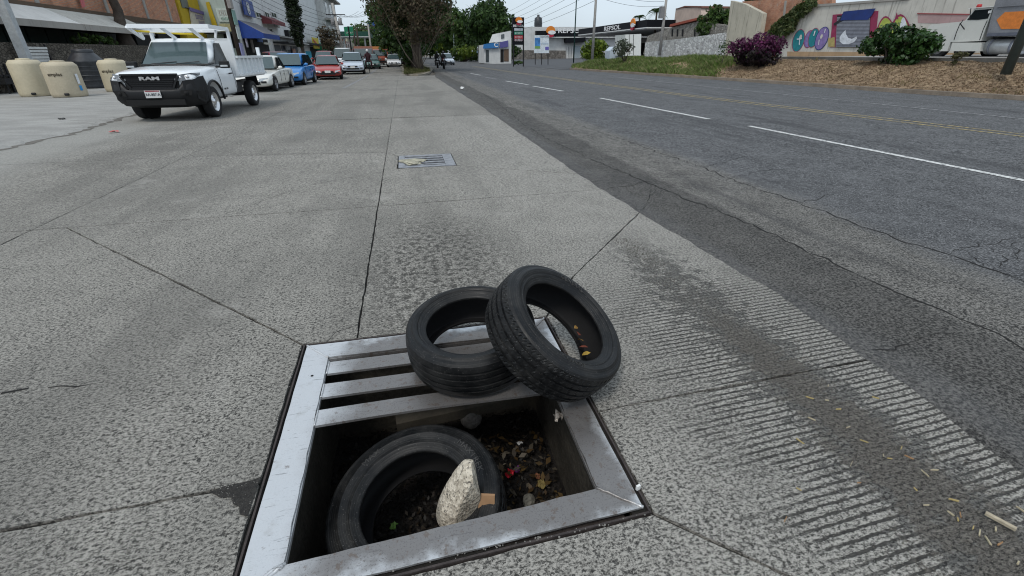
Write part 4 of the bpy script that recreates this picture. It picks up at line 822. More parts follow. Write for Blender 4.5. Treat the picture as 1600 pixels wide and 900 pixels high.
        mb = MB(); mb.lathe([(.0, 0), (.45, 0)], 24, (s*.62, 0, rw+.03), Matrix.Rotation(R(90), 3, 'Y')); mb.build('wheel_well', DARK, t)
        mb = MB(); mb.box((s*.72, 3.05, .86), (.34, .95, .02)); mb.bar((s*.72, 3.5, .86), (s*.72, 3.6, .55), .34, .02); mb.build('mudguard', BLACKP, t)
        # fog recess
        mb = MB(); mb.prism([(s*.56, -.972, .58), (s*.80, -.935, .58), (s*.84, -.925, .70), (s*.60, -.965, .69)], (0, -.02, 0)); mb.build('fog_recess', DARK, t)
        mb = MB(); mb.lathe([(0, .03), (.04, .025), (.045, 0)], 12, (s*.70, -.965, .635), Matrix.Rotation(R(90), 3, 'X')); mb.build('fog_light', DARK, t, True)
    # bumper: thick black shell round the nose
    zs = [(.30, .70, .62), (.36, .845, .90), (.50, .955, .975), (.66, .975, .985), (.80, .955, .97), (.86, .93, .95), (.90, .90, .93)]
    secs = []
    def bum(z, d, wv, inn=0):
        pts = []
        for k in range(15):
            u = -1+2*k/14; y = -(d-(.10 if abs(u) > .62 else 0)*((abs(u)-.62)/.38)-.25*max(0, abs(u)-.86)/.14) if True else 0
            pts.append((u*wv*.985, y+inn, z if abs(u) > .66 else min(z, .70+.012*(z-.66)/.2)))
        return pts
    vs = []; fs = []; m = 15
    for z, d, wv in zs: vs += bum(z, d, wv)
    for i in range(len(zs)-1):
        for j in range(m-1): fs.append((i*m+j, i*m+j+1, (i+1)*m+j+1, (i+1)*m+j))
    mb = MB(); mb.add(vs, fs); o = mb.build('bumper', BLACKP, t, True); so = o.modifiers.new('s', 'SOLIDIFY'); so.thickness = .04; so.offset = -1
    for s in (-1, 1): 
        mb = MB(); mb.prism([(s*.90, -.62, .40), (s*.960, -.40, .42), (s*.960, -.40, .80), (s*.962, -.50, .975), (s*.93, -.66, .97), (s*.86, -.82, .90), (s*.86, -.82, .5)], (s*.012, -.01, 0)); o2 = mb.build('bumper_corner', BLACKP, t); fix_normals(o2.data)
    mb = MB(); mb.box((0, -.955, .44), (1.25, .05, .12)); mb.build('air_intake', DARK, t)
    mb = MB(); mb.box((0, -.86, .88), (1.12, .08, .30)); g = mb.build('grille', DARK, t)
    mb = MB(); mb.prism([(-.56, -.90, 1.035), (.56, -.90, 1.035), (.60, -.90, .985), (.44, -.915, .745), (.36, -.92, .70), (-.36, -.92, .70), (-.44, -.915, .745), (-.60, -.90, .985)], (0, -.012, 0))
    mb.build('grille_panel', M('grille_black', (.006, .006, .007), .45, var=.1, spec=.2), g)
    mb = MB()
    for z in (.76, .80, .84, .88, .92): wv = .40+.15*(z-.74)/.26; mb.bar((-wv, -.93, z), (wv, -.93, z), .012, .016)
    mb.build('grille_bars', BLACKP, g)
    for a, b in (((-.60, .99), (-.44, .73)), ((.60, .99), (.44, .73)), ((-.44, .73), (.44, .73)), ((-.6, 1.03), (.6, 1.03))): MB().bar((a[0], -.93, a[1]), (b[0], -.93, b[1]), .03, .035).build('grille_surround', BLACKP, g)
    text_mb('RAM', (0, -.945, .945), (1, 0, 0), (0, 0, 1), .095, .012, .005, wscale=2.2).build('emblem_letters', CHROME, t)
    pl = MB().box((0, -1.0, .62), (.33, .012, .16)).build('number_plate', M('plate_white', (.6, .6, .6), .5), t); text_mb('RA-807-A', (0, -1.009, .61), (1, 0, 0), (0, 0, 1), .075, .004, .001).build('plate_letters', M('plate_ink', (.05, .06, .07), .6), pl)
    MB().box((0, -1.008, .685), (.30, .003, .022)).build('plate_band', M('plate_red', (.3, .05, .06), .6), pl)
    for s in (-1, 1): text_mb('RAM 1200', (s*.953, .75, .62), (0, s, 0), (0, 0, 1), .06, .004).build('door_letters', BLACKP, t)
    # chassis
    mb = MB()
    for s in (-1, 1): mb.bar((s*.42, 1.2, .62), (s*.42, 4.0, .66), .08, .16)
    for y in (1.9, 2.6, 3.4, 3.95): mb.bar((-.42, y, .64), (.42, y, .64), .08, .1)
    mb.tube([(-.8, 3.0, rw), (.8, 3.0, rw)], .06, 8); mb.box((.62, 2.2, .58), (.3, .5, .26)); mb.tube([(-.8, 0, rw), (.8, 0, rw)], .05, 8); mb.box((0, .4, .45), (1.3, 2.2, .18)); mb.build('chassis', BLACKM, t)
    # bed
    BW = .98; by0, by1, dz = 1.80, 4.05, .88
    MB().box((0, (by0+by1)/2, dz), (2*BW, by1-by0, .08)).build('bed_floor', PM, t)
    for s in (-1, 1):
        sd_ = MB().box((s*BW, (by0+by1)/2, dz+.26), (.035, by1-by0, .48)).build('bed_side', PM, t)
        for k in range(7): MB().box((s*(BW+.045), by0+.12+k*(by1-by0-.24)/6, dz+.25), (.06, .06, .42)).build('rib', PM, sd_)
        for z in (dz+.03, dz+.49): MB().bar((s*(BW+.05), by0, z), (s*(BW+.05), by1, z), .075, .06).build('rail', PM, sd_)
        MB().box((s*(BW-.02), by1-.03, dz+.36), (.09, .09, .78)).build('corner_post', PM, t)
    MB().box((0, by1, dz+.26), (2*BW-.1, .035, .48)).build('tailgate', PM, t)
    hb = MB().box((0, by0+.02, 1.36), (2*BW-.1, .03, .9)).build('headboard', PM, t)
    for s in (-1, 1): MB().bar((s*(BW-.02), by0, dz), (s*(BW-.02), by0+.02, 2.06), .07, .07).build('post', PM, hb)
    rk_ = MB().bar((-BW, by0, 2.05), (BW, by0, 2.05), .08, .09).build('rack_beam', PM, t)
    MB().bar((-BW, by0+.03, 1.80), (BW, by0+.03, 1.80), .05, .05).build('rack_beam', PM, t)
    for s in (-1, 1): MB().bar((s*(BW-.03), by0, 2.05), (s*(BW-.10), .72, 2.07), .07, .08).build('rack_side', PM, t)
    MB().bar((-BW+.05, .74, 2.07), (BW-.05, .74, 2.07), .12, .09).build('rack_front', PM, t)
    MB().bar((-BW+.06, 1.15, 1.97), (BW-.06, 1.15, 1.97), .05, .05).build('rack_beam', PM, t)
    for x in (-.86, -.1, .55): MB().bar((x, 1.15, 1.80), (x-.12, .76, 2.06), .06, .06).build('rack_strut', PM, t)
    MB().bar((-.86, 1.15, 1.82), (-.92, 1.15, 2.0), .05, .05).build('rack_strut', PM, t); MB().bar((.86, 1.15, 1.82), (.92, 1.15, 2.0), .05, .05).build('rack_strut', PM, t)
    mb = MB(); mb.tube([(-1.0, .9, 1.98), (.1, 1.7, 1.92)], .025, 6); mb.build('yellow_pole', M('yellow_pole', (.65, .48, .03), .5), t, label='yellow pole lashed across the roof rack')
    return t
pickup()
# ------------------------------------------------------------------ riders
def person(name, label, cloth, joints, edges, rad, head, hairm, helmet=False):
    me = bpy.data.meshes.new('p'); me.from_pydata(joints, edges, []); o = bpy.data.objects.new('p', me); COL.objects.link(o)
    o.modifiers.new('k', 'SKIN'); sv = me.skin_vertices[0].data
    for i, r_ in enumerate(rad): sv[i].radius = (r_, r_)
    sv[0].use_root = True; s = o.modifiers.new('s', 'SUBSURF'); s.levels = 1; s.render_levels = 1
    m2 = evalmesh(o, name); bpy.data.objects.remove(o); m2.materials.clear(); b = link(name, m2, cloth, None, True)
    lo = min(v.co.z for v in m2.vertices); tag(b, label, 'person'); lump_ = lump('helmet' if helmet else 'hair', head, (.12, .13, .13) if helmet else (.085, .10, .06), hairm, None, 5, 2, .03); lump_.parent = b
    if not helmet: lump_.location = Vector(head)+Vector((0, .02, .07))
    return b
SKINM = M('skin', (.28, .16, .10), .6)
def rider(base, rz, cloth, helm, name, label, sit=.78):
    J = [(0, .25, sit+.02), (0, .2, sit+.30), (0, .12, sit+.52), (0, .08, sit+.62), (0, .06, sit+.74), (-.2, .12, sit+.50), (-.27, -.10, sit+.30), (-.24, -.38, sit+.26), (.2, .12, sit+.50), (.27, -.10, sit+.30), (.24, -.38, sit+.26), (-.13, .22, sit), (-.24, -.12, sit-.06), (-.22, .08, sit-.45), (-.22, -.06, sit-.5), (.13, .22, sit), (.24, -.12, sit-.06), (.22, .08, sit-.45), (.22, -.06, sit-.5)]
    Ed = [(0, 1), (1, 2), (2, 3), (3, 4), (2, 5), (5, 6), (6, 7), (2, 8), (8, 9), (9, 10), (0, 11), (11, 12), (12, 13), (13, 14), (0, 15), (15, 16), (16, 17), (17, 18)]
    rd = [.15, .15, .17, .06, .10, .075, .05, .045, .075, .05, .045, .10, .085, .06, .05, .10, .085, .06, .05]
    b = person(name, label, cloth, J, Ed, rd, (0, .05, sit+.78), helm, True); b.location = base; b.rotation_euler = (0, 0, rz); return b
def motorcycle(base, rz, col, label):
    t = thing('motorcycle', label, 'motorcycle', base, rz); Rm = Matrix.Rotation(R(90), 3, 'Y')
    for y in (-.62, .62):
        wl = bpy.data.objects.new('wheel', None); COL.objects.link(wl); wl.parent = t; wl.location = (0, y, .3)
        mb = MB(); mb.lathe([(.23, -.05), (.28, -.055), (.30, 0), (.28, .055), (.23, .05)], 24, (0, 0, 0), Rm); mb.build('tyre', CARTYRE, wl, True)
        mb = MB(); mb.lathe([(.23, -.02), (.05, -.03), (.05, .03), (.23, .02)], 16, (0, 0, 0), Rm); mb.build('rim', RIMM, wl)
    mb = MB(); mb.tube([(0, -.35, .78), (0, 0, .85), (0, .2, .76)], [.08, .14, .09], 10); mb.build('fuel_tank', col, t, True)
    mb = MB(); mb.tube([(0, .1, .76), (0, .5, .76), (0, .75, .84)], [.10, .12, .06], 8); mb.build('seat', BLACKP, t, True)
    mb = MB(); mb.box((0, -.02, .42), (.26, .42, .34)); mb.build('engine', BLACKM, t)
    mb = MB()
    for s in (-1, 1): mb.tube([(s*.08, -.62, .3), (s*.08, -.42, .88)], .025, 6)
    mb.tube([(-.34, -.32, 1.0), (-.1, -.42, .92), (.1, -.42, .92), (.34, -.32, 1.0)], .018, 6); mb.build('fork', BLACKM, t)
    mb = MB(); mb.lathe([(0, .08), (.07, .06), (.09, 0), (.06, -.06)], 14, (0, -.50, .86), Matrix.Rotation(R(90), 3, 'X')); mb.build('headlight', LAMP, t, True)
    mb = MB(); mb.tube([(.14, 0, .3), (.16, .4, .3), (.18, .75, .38)], .04, 8); mb.build('exhaust', CHROME, t); return t
for (bx, by, c1, lb, pl, hm) in ((4.15, 53.8, M('moto_red', (.25, .02, .02), .3), 'red and black motorcycle riding towards us, nearest of the pair', 'rider in dark clothes and helmet on the nearer red motorcycle', M('helmet_dark', (.05, .05, .055), .25)), (3.75, 57.5, BLACKM, 'black motorcycle just behind the red motorcycle', 'rider in black on the motorcycle further back', M('helmet_black', (.03, .03, .03), .25))):
    motorcycle((bx, by, .012), 0, c1, lb); rider((bx, by, .012), 0, M('riding_clothes', (.02, .02, .022), .8), hm, 'person', pl)
def bicycle(base, rz):
    t = thing('bicycle', 'dark bicycle ridden along the kerb past the silver crossover', 'bicycle', base, rz); Rm = Matrix.Rotation(R(90), 3, 'Y')
    for y in (-.52, .52):
        mb = MB(); mb.lathe([(.31, -.02), (.34, 0), (.31, .02)], 24, (0, y, .34), Rm, True); mb.build('wheel', CARTYRE, t)
    mb = MB()
    for a, b in (((0, -.38, .82), (0, -.52, .34)), ((0, -.36, .75), (0, .02, .3)), ((0, -.36, .78), (0, .2, .78)), ((0, .02, .3), (0, .22, .88)), ((0, .02, .3), (0, .52, .34)), ((0, .2, .78), (0, .52, .34)), ((-.28, -.38, .98), (.28, -.38, .98)), ((0, -.38, .82), (0, -.38, .98))): mb.tube([a, b], .016, 6)
    mb.build('frame', BLACKM, t); MB().box((0, .24, .9), (.15, .25, .05)).build('saddle', BLACKP, t)
bicycle((-2.85, 45.4, 0), .05); rider((-2.85, 45.4, .0), .05, M('cyclist_clothes', (.05, .02, .025), .85), M('cap_white', (.6, .6, .6), .7), 'person', 'cyclist in dark red top and pale cap beside the parked cars', .92)
# ================================================================== VEGETATION TOOLS
def leaves(clumps, n, size, m, name, parent, hollow=.55, up=.25, asp=.55, keep=.62, freq=1.3):
    """leaf faces through the volume of clumps [(centre, radii)], thinned by a noise so gaps show"""
    vol = np.array([r[0]*r[1]*r[2] for c, r in clumps])**(2/3); idx = rng.choice(len(clumps), n, p=vol/vol.sum())
    C = np.array([tuple(c) for c, r in clumps])[idx]; Rr = np.array([r for c, r in clumps])[idx]
    d = rng.normal(size=(n, 3)); d /= np.linalg.norm(d, axis=1)[:, None]; rad = hollow+(1-hollow)*rng.random(n)**.5; rad *= 1+.22*rng.normal(size=n)*.5
    p = C+d*Rr*rad[:, None]; q = p*freq
    nz = np.sin(q[:, 0]*2.1+1)*np.sin(q[:, 1]*1.9+2)*np.sin(q[:, 2]*2.3)+.5*np.sin(q[:, 0]*5.3)*np.sin(q[:, 1]*4.7)*np.sin(q[:, 2]*5.1+1)
    p, d = p[nz > np.quantile(nz, 1-keep)], d[nz > np.quantile(nz, 1-keep)]; k = len(p)
    nr = d*.6+rng.normal(size=(k, 3))*.55+np.array([0, 0, up]); nr /= np.linalg.norm(nr, axis=1)[:, None]
    t = rng.normal(size=(k, 3)); t -= nr*(t*nr).sum(1)[:, None]; t /= np.linalg.norm(t, axis=1)[:, None]; b = np.cross(nr, t); s = (size*(.55+.8*rng.random(k)))[:, None]
    V = np.stack([p-t*s, p-b*s*asp+nr*s*.12, p+t*s, p+b*s*asp+nr*s*.12], 1).reshape(-1, 3)
    return quads(V, name, m, None, None, parent)
def blobs(c, rad, n, cr, seed, flat_=.8):
    rs = random.Random(seed); out = []
    for i in range(n):
        while True:
            v = Vector((rs.uniform(-1, 1), rs.uniform(-1, 1), rs.uniform(-1, 1)))
            if .25 < v.length < 1: break
        k = cr*rs.uniform(.6, 1.25); out.append((Vector(c)+Vector((v.x*rad[0], v.y*rad[1], v.z*rad[2])), (k, k, k*flat_)))
    return out
def limbs(base, tops, r0, m, name, parent, seed=0, sub=2):
    rs = random.Random(seed); mb = MB(); base = Vector(base)
    for tp, r1 in tops:
        tp = Vector(tp); pts = []; k = 6
        for j in range(k+1):
            f = j/k; p = base.lerp(tp, f); p += Vector((rs.uniform(-1, 1), rs.uniform(-1, 1), 0))*.06*(tp-base).length*math.sin(math.pi*f); pts.append(p)
        mb.tube(pts, [r0*r1*(1-.8*j/k) for j in range(k+1)], 8)
        for j in range(3, k):
            for _ in range(sub):
                d = Vector((rs.uniform(-1, 1), rs.uniform(-1, 1), rs.uniform(.1, 1))).normalized()*(tp-base).length*rs.uniform(.15, .32)
                mb.tube([pts[j], pts[j]+d*.5+Vector((0, 0, .05)), pts[j]+d], [r0*r1*.28*(1-.1*j), r0*r1*.16, .008], 5)
    return mb.build(name, m, parent, True, world=True)
F_DARK = foliage('foliage_dark', [(.014, .034, .008), (.032, .07, .016), (.07, .13, .028), (.036, .08, .02)]); F_MID = foliage('foliage_mid', [(.022, .05, .012), (.05, .10, .02), (.09, .15, .03), (.04, .08, .02)])
F_YEL = foliage('foliage_yellow_green', [(.06, .11, .012), (.13, .20, .02), (.22, .28, .03), (.08, .14, .02)]); F_BROWN = foliage('foliage_withered', [(.05, .04, .022), (.10, .075, .045), (.14, .105, .065), (.05, .065, .025)])
F_PURP = foliage('foliage_purple', [(.05, .012, .035), (.12, .02, .08), (.20, .035, .13), (.035, .018, .028)]); F_PDARK = foliage('foliage_plum_dark', [(.018, .012, .018), (.04, .014, .03), (.03, .03, .018), (.02, .022, .016)])
F_GLOSS = foliage('foliage_glossy', [(.014, .035, .01), (.03, .075, .016), (.06, .13, .03), (.025, .06, .016)], .2, .35)
F_CYP = foliage('foliage_cypress', [(.008, .016, .006), (.016, .03, .01), (.026, .045, .014)], .15, .7)
def tree(name, label, base, h, crown_r, n, leaf, m, seed, trunk_r=.22, crown_z=.62, group=None, nb=16, stretch=(1, 1, .8), lean=(0, 0)):
    base = Vector(base); t = thing(name, label, 'tree', base, 0, group); cz = h*crown_z; c = base+Vector((lean[0], lean[1], cz))
    fk = base+Vector((lean[0]*.3, lean[1]*.3, h*.34)); mb = MB(); mb.tube([base-Vector((0, 0, .1)), base.lerp(fk, .3)+Vector((.05, .03, 0)), base.lerp(fk, .7)-Vector((.04, .02, 0)), fk, fk+Vector((0, 0, h*.12))], [trunk_r*1.35, trunk_r*1.05, trunk_r*.95, trunk_r*.85, trunk_r*.5], 10); mb.build('trunk', BARK, t, True, world=True)
    tops = [(base+Vector((math.cos(a)*crown_r*.62+lean[0], math.sin(a)*crown_r*.62+lean[1], h*random.uniform(.6, .85))), random.uniform(.5, .75)) for a in (.4, 1.9, 3.3, 4.8)]+[(base+Vector((lean[0], lean[1], h*.92)), .8)]
    limbs(fk-Vector((0, 0, h*.03)), tops, trunk_r*.8, BARK, 'limbs', t, seed)
    bl = blobs(c, (crown_r*.72*stretch[0], crown_r*.72*stretch[1], h*(1-crown_z)*.78*stretch[2]), nb, crown_r*.42, seed)
    leaves(bl, n, leaf, m, 'crown', t); return t
def bush(name, label, base, rad, n, leaf, m, seed, m2=None, nb=18, cat='bush', cr=.38, group=None):
    base = Vector(base); t = thing(name, label, cat, base, 0, group); c = base+Vector((0, 0, rad[2]*1.05))
    bl = blobs(c, (rad[0]*.74, rad[1]*.74, rad[2]*.74), nb, min(rad)*cr*1.35, seed)
    tops = [(base+Vector((random.uniform(-.6, .6)*rad[0], random.uniform(-.6, .6)*rad[1], rad[2]*1.3)), .8) for _ in range(6)]; limbs(base, tops, .05*max(rad), BARK, 'stems', t, seed)
    if m2:
        zc = c.z+rad[2]*.1; hi = [b for b in bl if b[0].z > zc]; lo = [b for b in bl if b[0].z <= zc]; leaves(lo or bl, int(n*.55), leaf, m2, 'lower_foliage', t, .45, keep=.75, freq=3); leaves(hi or bl, int(n*.45), leaf, m, 'upper_foliage', t, .5, keep=.7, freq=3)
    else: leaves(bl, n, leaf, m, 'foliage', t, .45, keep=.72, freq=3)
    return t
def pole(name, label, base, h, r0, r1, m, cat='pole', group=None):
    t = thing(name, label, cat, base, 0, group); b = Vector(base); mb = MB(); mb.tube([b, b+Vector((0, 0, h*.5)), b+Vector((0, 0, h))], [r0, (r0+r1)/2, r1], 12); mb.build('shaft', m, t, True, world=True); return t
def poly_on(pxs, X, vec, name, m, parent, label=None):
    mb = MB(); mb.prism([PX(*p, X) for p in pxs], vec); o = mb.build(name, m, parent, world=parent is not None, label=label); fix_normals(o.data); return o
def poly_onY(pxs, Y, vec, name, m, parent, label=None):
    mb = MB(); mb.prism([PY(*p, Y) for p in pxs], vec); o = mb.build(name, m, parent, world=parent is not None, label=label); fix_normals(o.data); return o
def boxw(name, m, parent, x0, x1, y0, y1, z0, z1):
    mb = MB(); mb.box(((x0+x1)/2, (y0+y1)/2, (z0+z1)/2), (x1-x0, y1-y0, z1-z0)); return mb.build(name, m, parent, world=parent is not None)
def strokes(parent, org, right, up, wid, hei, n, m, seed=0, name='lettering'):
    """illegible lettering: upright strokes and short cross bars laid in a row, one raised mesh"""
    rs = random.Random(seed); mb = MB(); org, right, up = Vector(org), Vector(right).normalized(), Vector(up).normalized(); nn = right.cross(up)
    for i in range(n):
        c = org+right*((i+.5)/n-.5)*wid; cw = wid/n*.62
        mb.bar(c-right*cw*.4-up*hei/2, c-right*cw*.4+up*hei/2, cw*.24, .02, up=nn)
        for f in rs.sample((-.42, 0, .42), 2): mb.bar(c-right*cw*.4+up*hei*f, c+right*cw*.45+up*hei*f, cw*.2, .016, up=nn)
    o = mb.build(name, m, parent, world=True); o['kind'] = 'stuff'; return o
# ================================================================== LEFT SIDE
OLDST = masonry_mat('old_stone_wall', (.13, .115, .095), (.07, .062, .052), 5.5, (1, 1, 1.4), .9)
mb = MB(); mb.prism([(-16.75, 24.6, 0), (-16.75, 46, 0), (-16.75, 46, 2.08), (-16.75, 24.6, 1.98)], (-.45, 0, 0)); o = mb.build('stone_wall', OLDST); fix_normals(o.data); tag(o, 'low dark rubble stone wall behind the water tanks', 'wall')
bb = thing('brick_building', 'rough brick building with concrete awning over a dark green shopfront', 'building', (-20, 36, 0)); XF = -18.6
GREYP = plaster_mat('grey_render', (.36, .34, .31)); DGREEN = M('dark_green_shutter', (.016, .028, .024), .6, 0, .3, 2)
boxw('upper_wall', BRICK, bb, -24, XF, 22, 51.5, 3.95, 9)
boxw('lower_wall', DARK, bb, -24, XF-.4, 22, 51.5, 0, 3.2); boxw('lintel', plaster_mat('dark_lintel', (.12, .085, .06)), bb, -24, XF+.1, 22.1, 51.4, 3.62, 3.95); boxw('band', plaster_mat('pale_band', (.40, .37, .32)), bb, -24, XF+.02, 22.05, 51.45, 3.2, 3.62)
for y in (33.2, 40.0, 45.5, 49.6): boxw('column', GREYP, bb, XF-.1, XF+.05, y-.17, y+.17, 3.96, 9)
for y0_, y1_ in ((46.6, 47.8),): w_ = boxw('window', WINDOW, bb, XF-.05, XF+.04, y0_, y1_, 5.4, 6.6); 
for i in range(11): boxw('shutter_panel', DGREEN, bb, XF-.38, XF-.34, 24.3+i*1.55, 25.75+i*1.55, .1, 2.75)
aw = plaster_mat('awning_white', (.78, .765, .72), .25, (.4, .38, .34)); av = [(XF+.02, 3.80), (XF+.02, 3.30), (-16.95, 2.72), (-16.95, 2.98)]
k = 14
for i, (ya, yb, mm) in enumerate(((26.6, 33.4, aw), (33.45, 41.6, plaster_mat('awning_dirty', (.60, .585, .53), .6)))):
    mb = MB(); mb.prism([(x, ya, z) for x, z in av], (0, yb-ya, 0)); o = mb.build('awning', mm, bb, world=True); fix_normals(o.data)
    mb = MB(); mb.prism([(-16.948, ya, 2.70), (-16.948, yb, 2.70), (-16.948, yb, 3.0), (-16.948, ya, 3.0)], (.05, 0, 0)); o = mb.build('fascia', GREYP, bb, world=True); fix_normals(o.data)
for y0_ in (42.5, 46.2): boxw('dark_doorway', DARK, bb, XF-.05, XF+.03, y0_, y0_+2.6, .1, 3.1)
pl_ = pole('awning_post', 'grey square post at the left edge beside the yellow wall', (-16.35, 26.9, 0), .1, .1, .1, GREYP, 'post')
boxw('post', M('grey_post', (.42, .44, .45), .7), pl_, -16.52, -16.18, 26.75, 27.05, 0, 4.2)
yw = thing('yellow_wall', 'mustard yellow wall at the far left edge', 'wall', (-17.4, 25.6, 0)); boxw('panel', plaster_mat('mustard', (.30, .24, .05)), yw, -17.8, -17.3, 21, 26.55, 0, 3.2); boxw('board', M('cream_board', (.55, .47, .30), .7), yw, -17.29, -17.25, 24.9, 25.95, 1.35, 2.2)
st_ = thing('iron_stand', 'black iron stand by the left edge next to the beige tank', 'stand', (-16.4, 25.4, 0))
for x in (-16.7, -16.25):
    for y in (24.9, 25.9): mb = MB(); mb.bar((x, y, 0), (x, y+.1, 1.15), .05); mb.build('leg', BLACKM, st_, world=True)
    mb = MB(); mb.bar((x, 24.8, .72), (x, 26.0, .72), .05); mb.build('crossbar', BLACKM, st_, world=True)
boxw('burner_tray', BLACKM, st_, -16.8, -16.15, 24.8, 26.0, .40, .62)
BEIGE = M('tank_beige', (.52, .46, .33), .55, var=.10, scale=1.5); BEIGE2 = M('tank_tan', (.47, .41, .30), .6, var=.12, scale=2); BLKT = M('tank_black', (.035, .038, .043), .42, var=.35, scale=6); INK = M('tank_ink', (.05, .035, .02), .7)
def tank(label, base, r, h, m, txt=None, lid=True, taper=.97):
    b = Vector(base); t = thing('water_tank', label, 'water tank', b, 0)
    mb = MB(); mb.lathe([(r*.93, 0), (r*.97, .03), (r, .12), (r*taper, h*.55), (r*taper, h*.84), (r*.955, h*.88), (r*.80, h*.955), (r*.74, h*.965), (r*.40, h*.97), (0, h*.97)], 40); mb.build('shell', m, t, True)
    mb = MB(); mb.lathe([(r*.40, h*.965), (r*.41, h*.99), (r*.34, h*1.005), (0, h*1.01)], 24); mb.build('lid', m, t, True)
    mb = MB(); mb.tube([(0, 0, 0), (.12, 0, 0)], .045, 10); o = mb.build('outlet', BLACKP, t); o.location = (r*.25, -r*.98, .10); 
    if txt:
        d = Vector((-b.x, -b.y, 0)); a0 = math.atan2(d.y, d.x)+txt[1]; cu = text_mb(txt[0], (0, 0, 0), (1, 0, 0), (0, 1, 0), txt[2], .006, .002); vv = []
        for x, y, z in cu.v: a = a0+x/r; rr = r*taper*1.006+z+.003; vv.append((rr*math.cos(a), rr*math.sin(a), h*.63+y))
        cu.v = vv; cu.build('lettering', INK, t)
    return t
tank('beige plastic water tank, leftmost of the tanks beside the iron stand', G(60, 149.5, .04), .54, 1.32, BEIGE)
t_ = tank('tan water tank with dark lettering in front of the other tanks', G(111, 150.5, .04), .56, 1.24, BEIGE2, ('amplas', -.42, .17))
b_ = G(111, 150.5, .04); d_ = math.atan2(-b_.y, -b_.x)+.75
for z_, m_, hh in ((.62, M('sticker_white', (.7, .72, .74), .6), .34), (.30, M('sticker_blue', (.03, .25, .55), .6), .18)):
    mb = MB(); vv = []
    for j in (0, 1):
        for i in range(4): a = d_+(i-1.5)*.06; vv.append((.574*math.cos(a), .574*math.sin(a), z_+(j-.5)*hh))
    mb.add(vv, [(i, i+1, 5+i, 4+i) for i in range(3)]); mb.build('sticker', m_, t_)
tank('beige water tank half hidden behind the white pickup', G(190, 142, .04), .55, 1.28, BEIGE, ('amplas', -.5, .17))
bt = Vector(G(150, 137, .04)); t_ = thing('water_tank', 'large black water tank with cone top behind the tan tank', 'water tank', bt)
mb = MB(); mb.lathe([(.66, 0), (.70, .06), (.68, .12), (.70, .24), (.72, 1.12), (.74, 1.17), (.70, 1.20), (.44, 1.52), (.40, 1.56), (0, 1.56)], 40); mb.build('shell', BLKT, t_, True); mb = MB(); mb.lathe([(.42, 1.55), (.42, 1.66), (.3, 1.70), (0, 1.70)], 24); mb.build('lid', BLKT, t_, True)
for z in (.35, .55, .75, .95): mb = MB(); mb.lathe([(.705, z-.03), (.735, z), (.705, z+.03)], 40); mb.build('rib', BLKT, t_, True)
sp = thing('slatted_panels', 'stack of white slatted panels leaning on the stone wall', 'panels', (-16.4, 28.3, 0))
for i in range(6): q = PX(64, 99.5-i*4.9, -16.35); mb = MB(); mb.box((-16.38-.03*i, q.y, q.z), (.10, 1.30, .10)); mb.build('slat', M('panel_white', (.60, .60, .58), .6, var=.15), sp, world=True)
for y_ in (27.7, 28.95): MB().bar((-16.5, y_, 0), (-16.62, y_, 1.95), .06).build('backing_post', BLACKM, sp, world=True)
tr = thing('street_tree', 'dark bare tree trunk growing behind the stone wall', 'tree', (-17.6, 37.0, 0)); tp_ = [Vector((-17.6, PX(200, 90, -17.6).y, 0))]+[PX(a_, b_, -17.6) for a_, b_ in ((199, 72), (194, 58), (189, 44), (187, 30), (184, 16), (177, 2), (170, -14), (166, -30))]; mb = MB(); mb.tube(tp_, [.62, .55, .42, .34, .30, .27, .25, .2, .16], 12); mb.build('trunk', BARK, tr, True, world=True); limbs(tp_[6], [(tp_[6]+Vector((0, 1.6, 2.2)), .6), (tp_[6]+Vector((-.6, -1.4, 1.8)), .5)], .2, BARK, 'branches', tr, 3, 1)
for i, (px, s) in enumerate(((125, .55), (150, .62), (172, .5))): q = PX(px, 66, -17.3); bush('wall_plant', ('leafy plant on the stone wall above the black tank, leftmost of three', 'tallest leafy plant on the stone wall behind the black tank', 'leafy plant on the stone wall beside the dark tree trunk')[i], (q.x, q.y, 1.9), (s, s*1.3, s*.6), 700, .10, F_MID, 20+i, None, 8, 'plant')
mb = MB(); q = PX(128, 12, -18.4); mb.prism([q, q+Vector((0, .35, .1)), q+Vector((0, .55, 1.2)), q+Vector((0, .2, 1.2))], (.05, 0, 0)); tag(mb.build('red_cloth', M('red_cloth', (.5, .14, .15), .85)), 'pink red cloth hanging down the brick wall', 'cloth')
# shops between the brick building and the white building
S_ = 15.5/12
def bz(name, m, parent, x0, x1, y0, y1, z0, z1): return boxw(name, m, parent, x0*S_, x1*S_, y0*S_, y1*S_, max(0, 1.4+(z0-1.4)*S_), 1.4+(z1-1.4)*S_)
sh = thing('yellow_shop', 'yellow shop front with a purple and cream sign', 'building', (-19, 53.5, 0)); YELW = plaster_mat('shop_yellow', (.52, .37, .03), .15)
boxw('wall', YELW, sh, -24, -18.45, 51.6, 56.5, 0, 6.6); boxw('doorway', DARK, sh, -18.47, -18.4, 52, 56, .1, 2.6)
CREAM = M('sign_cream', (.55, .50, .40), .6); PURP = M('sign_purple', (.14, .11, .28), .6); sg_ = poly_on([(297, 14), (327, 24), (334, 41), (301, 41)], -18.3, (-.1, 0, 0), 'sign_panel', CREAM, sh)
poly_on([(296, 11), (327, 21), (328.5, 26), (298, 17)], -18.2, (-.06, 0, 0), 'sign_border', PURP, sh); strokes(sh, PX(312, 27, -18.25), (0, 1, 0), (0, 0, 1), 1.9, .36, 8, PURP, 1); strokes(sh, PX(316, 37, -18.25), (0, 1, 0), (0, 0, 1), 1.5, .45, 6, PURP, 2)
boxw('window', WINDOW, sh, -18.47, -18.4, 52.2, 53.8, 5.2, 6.3)
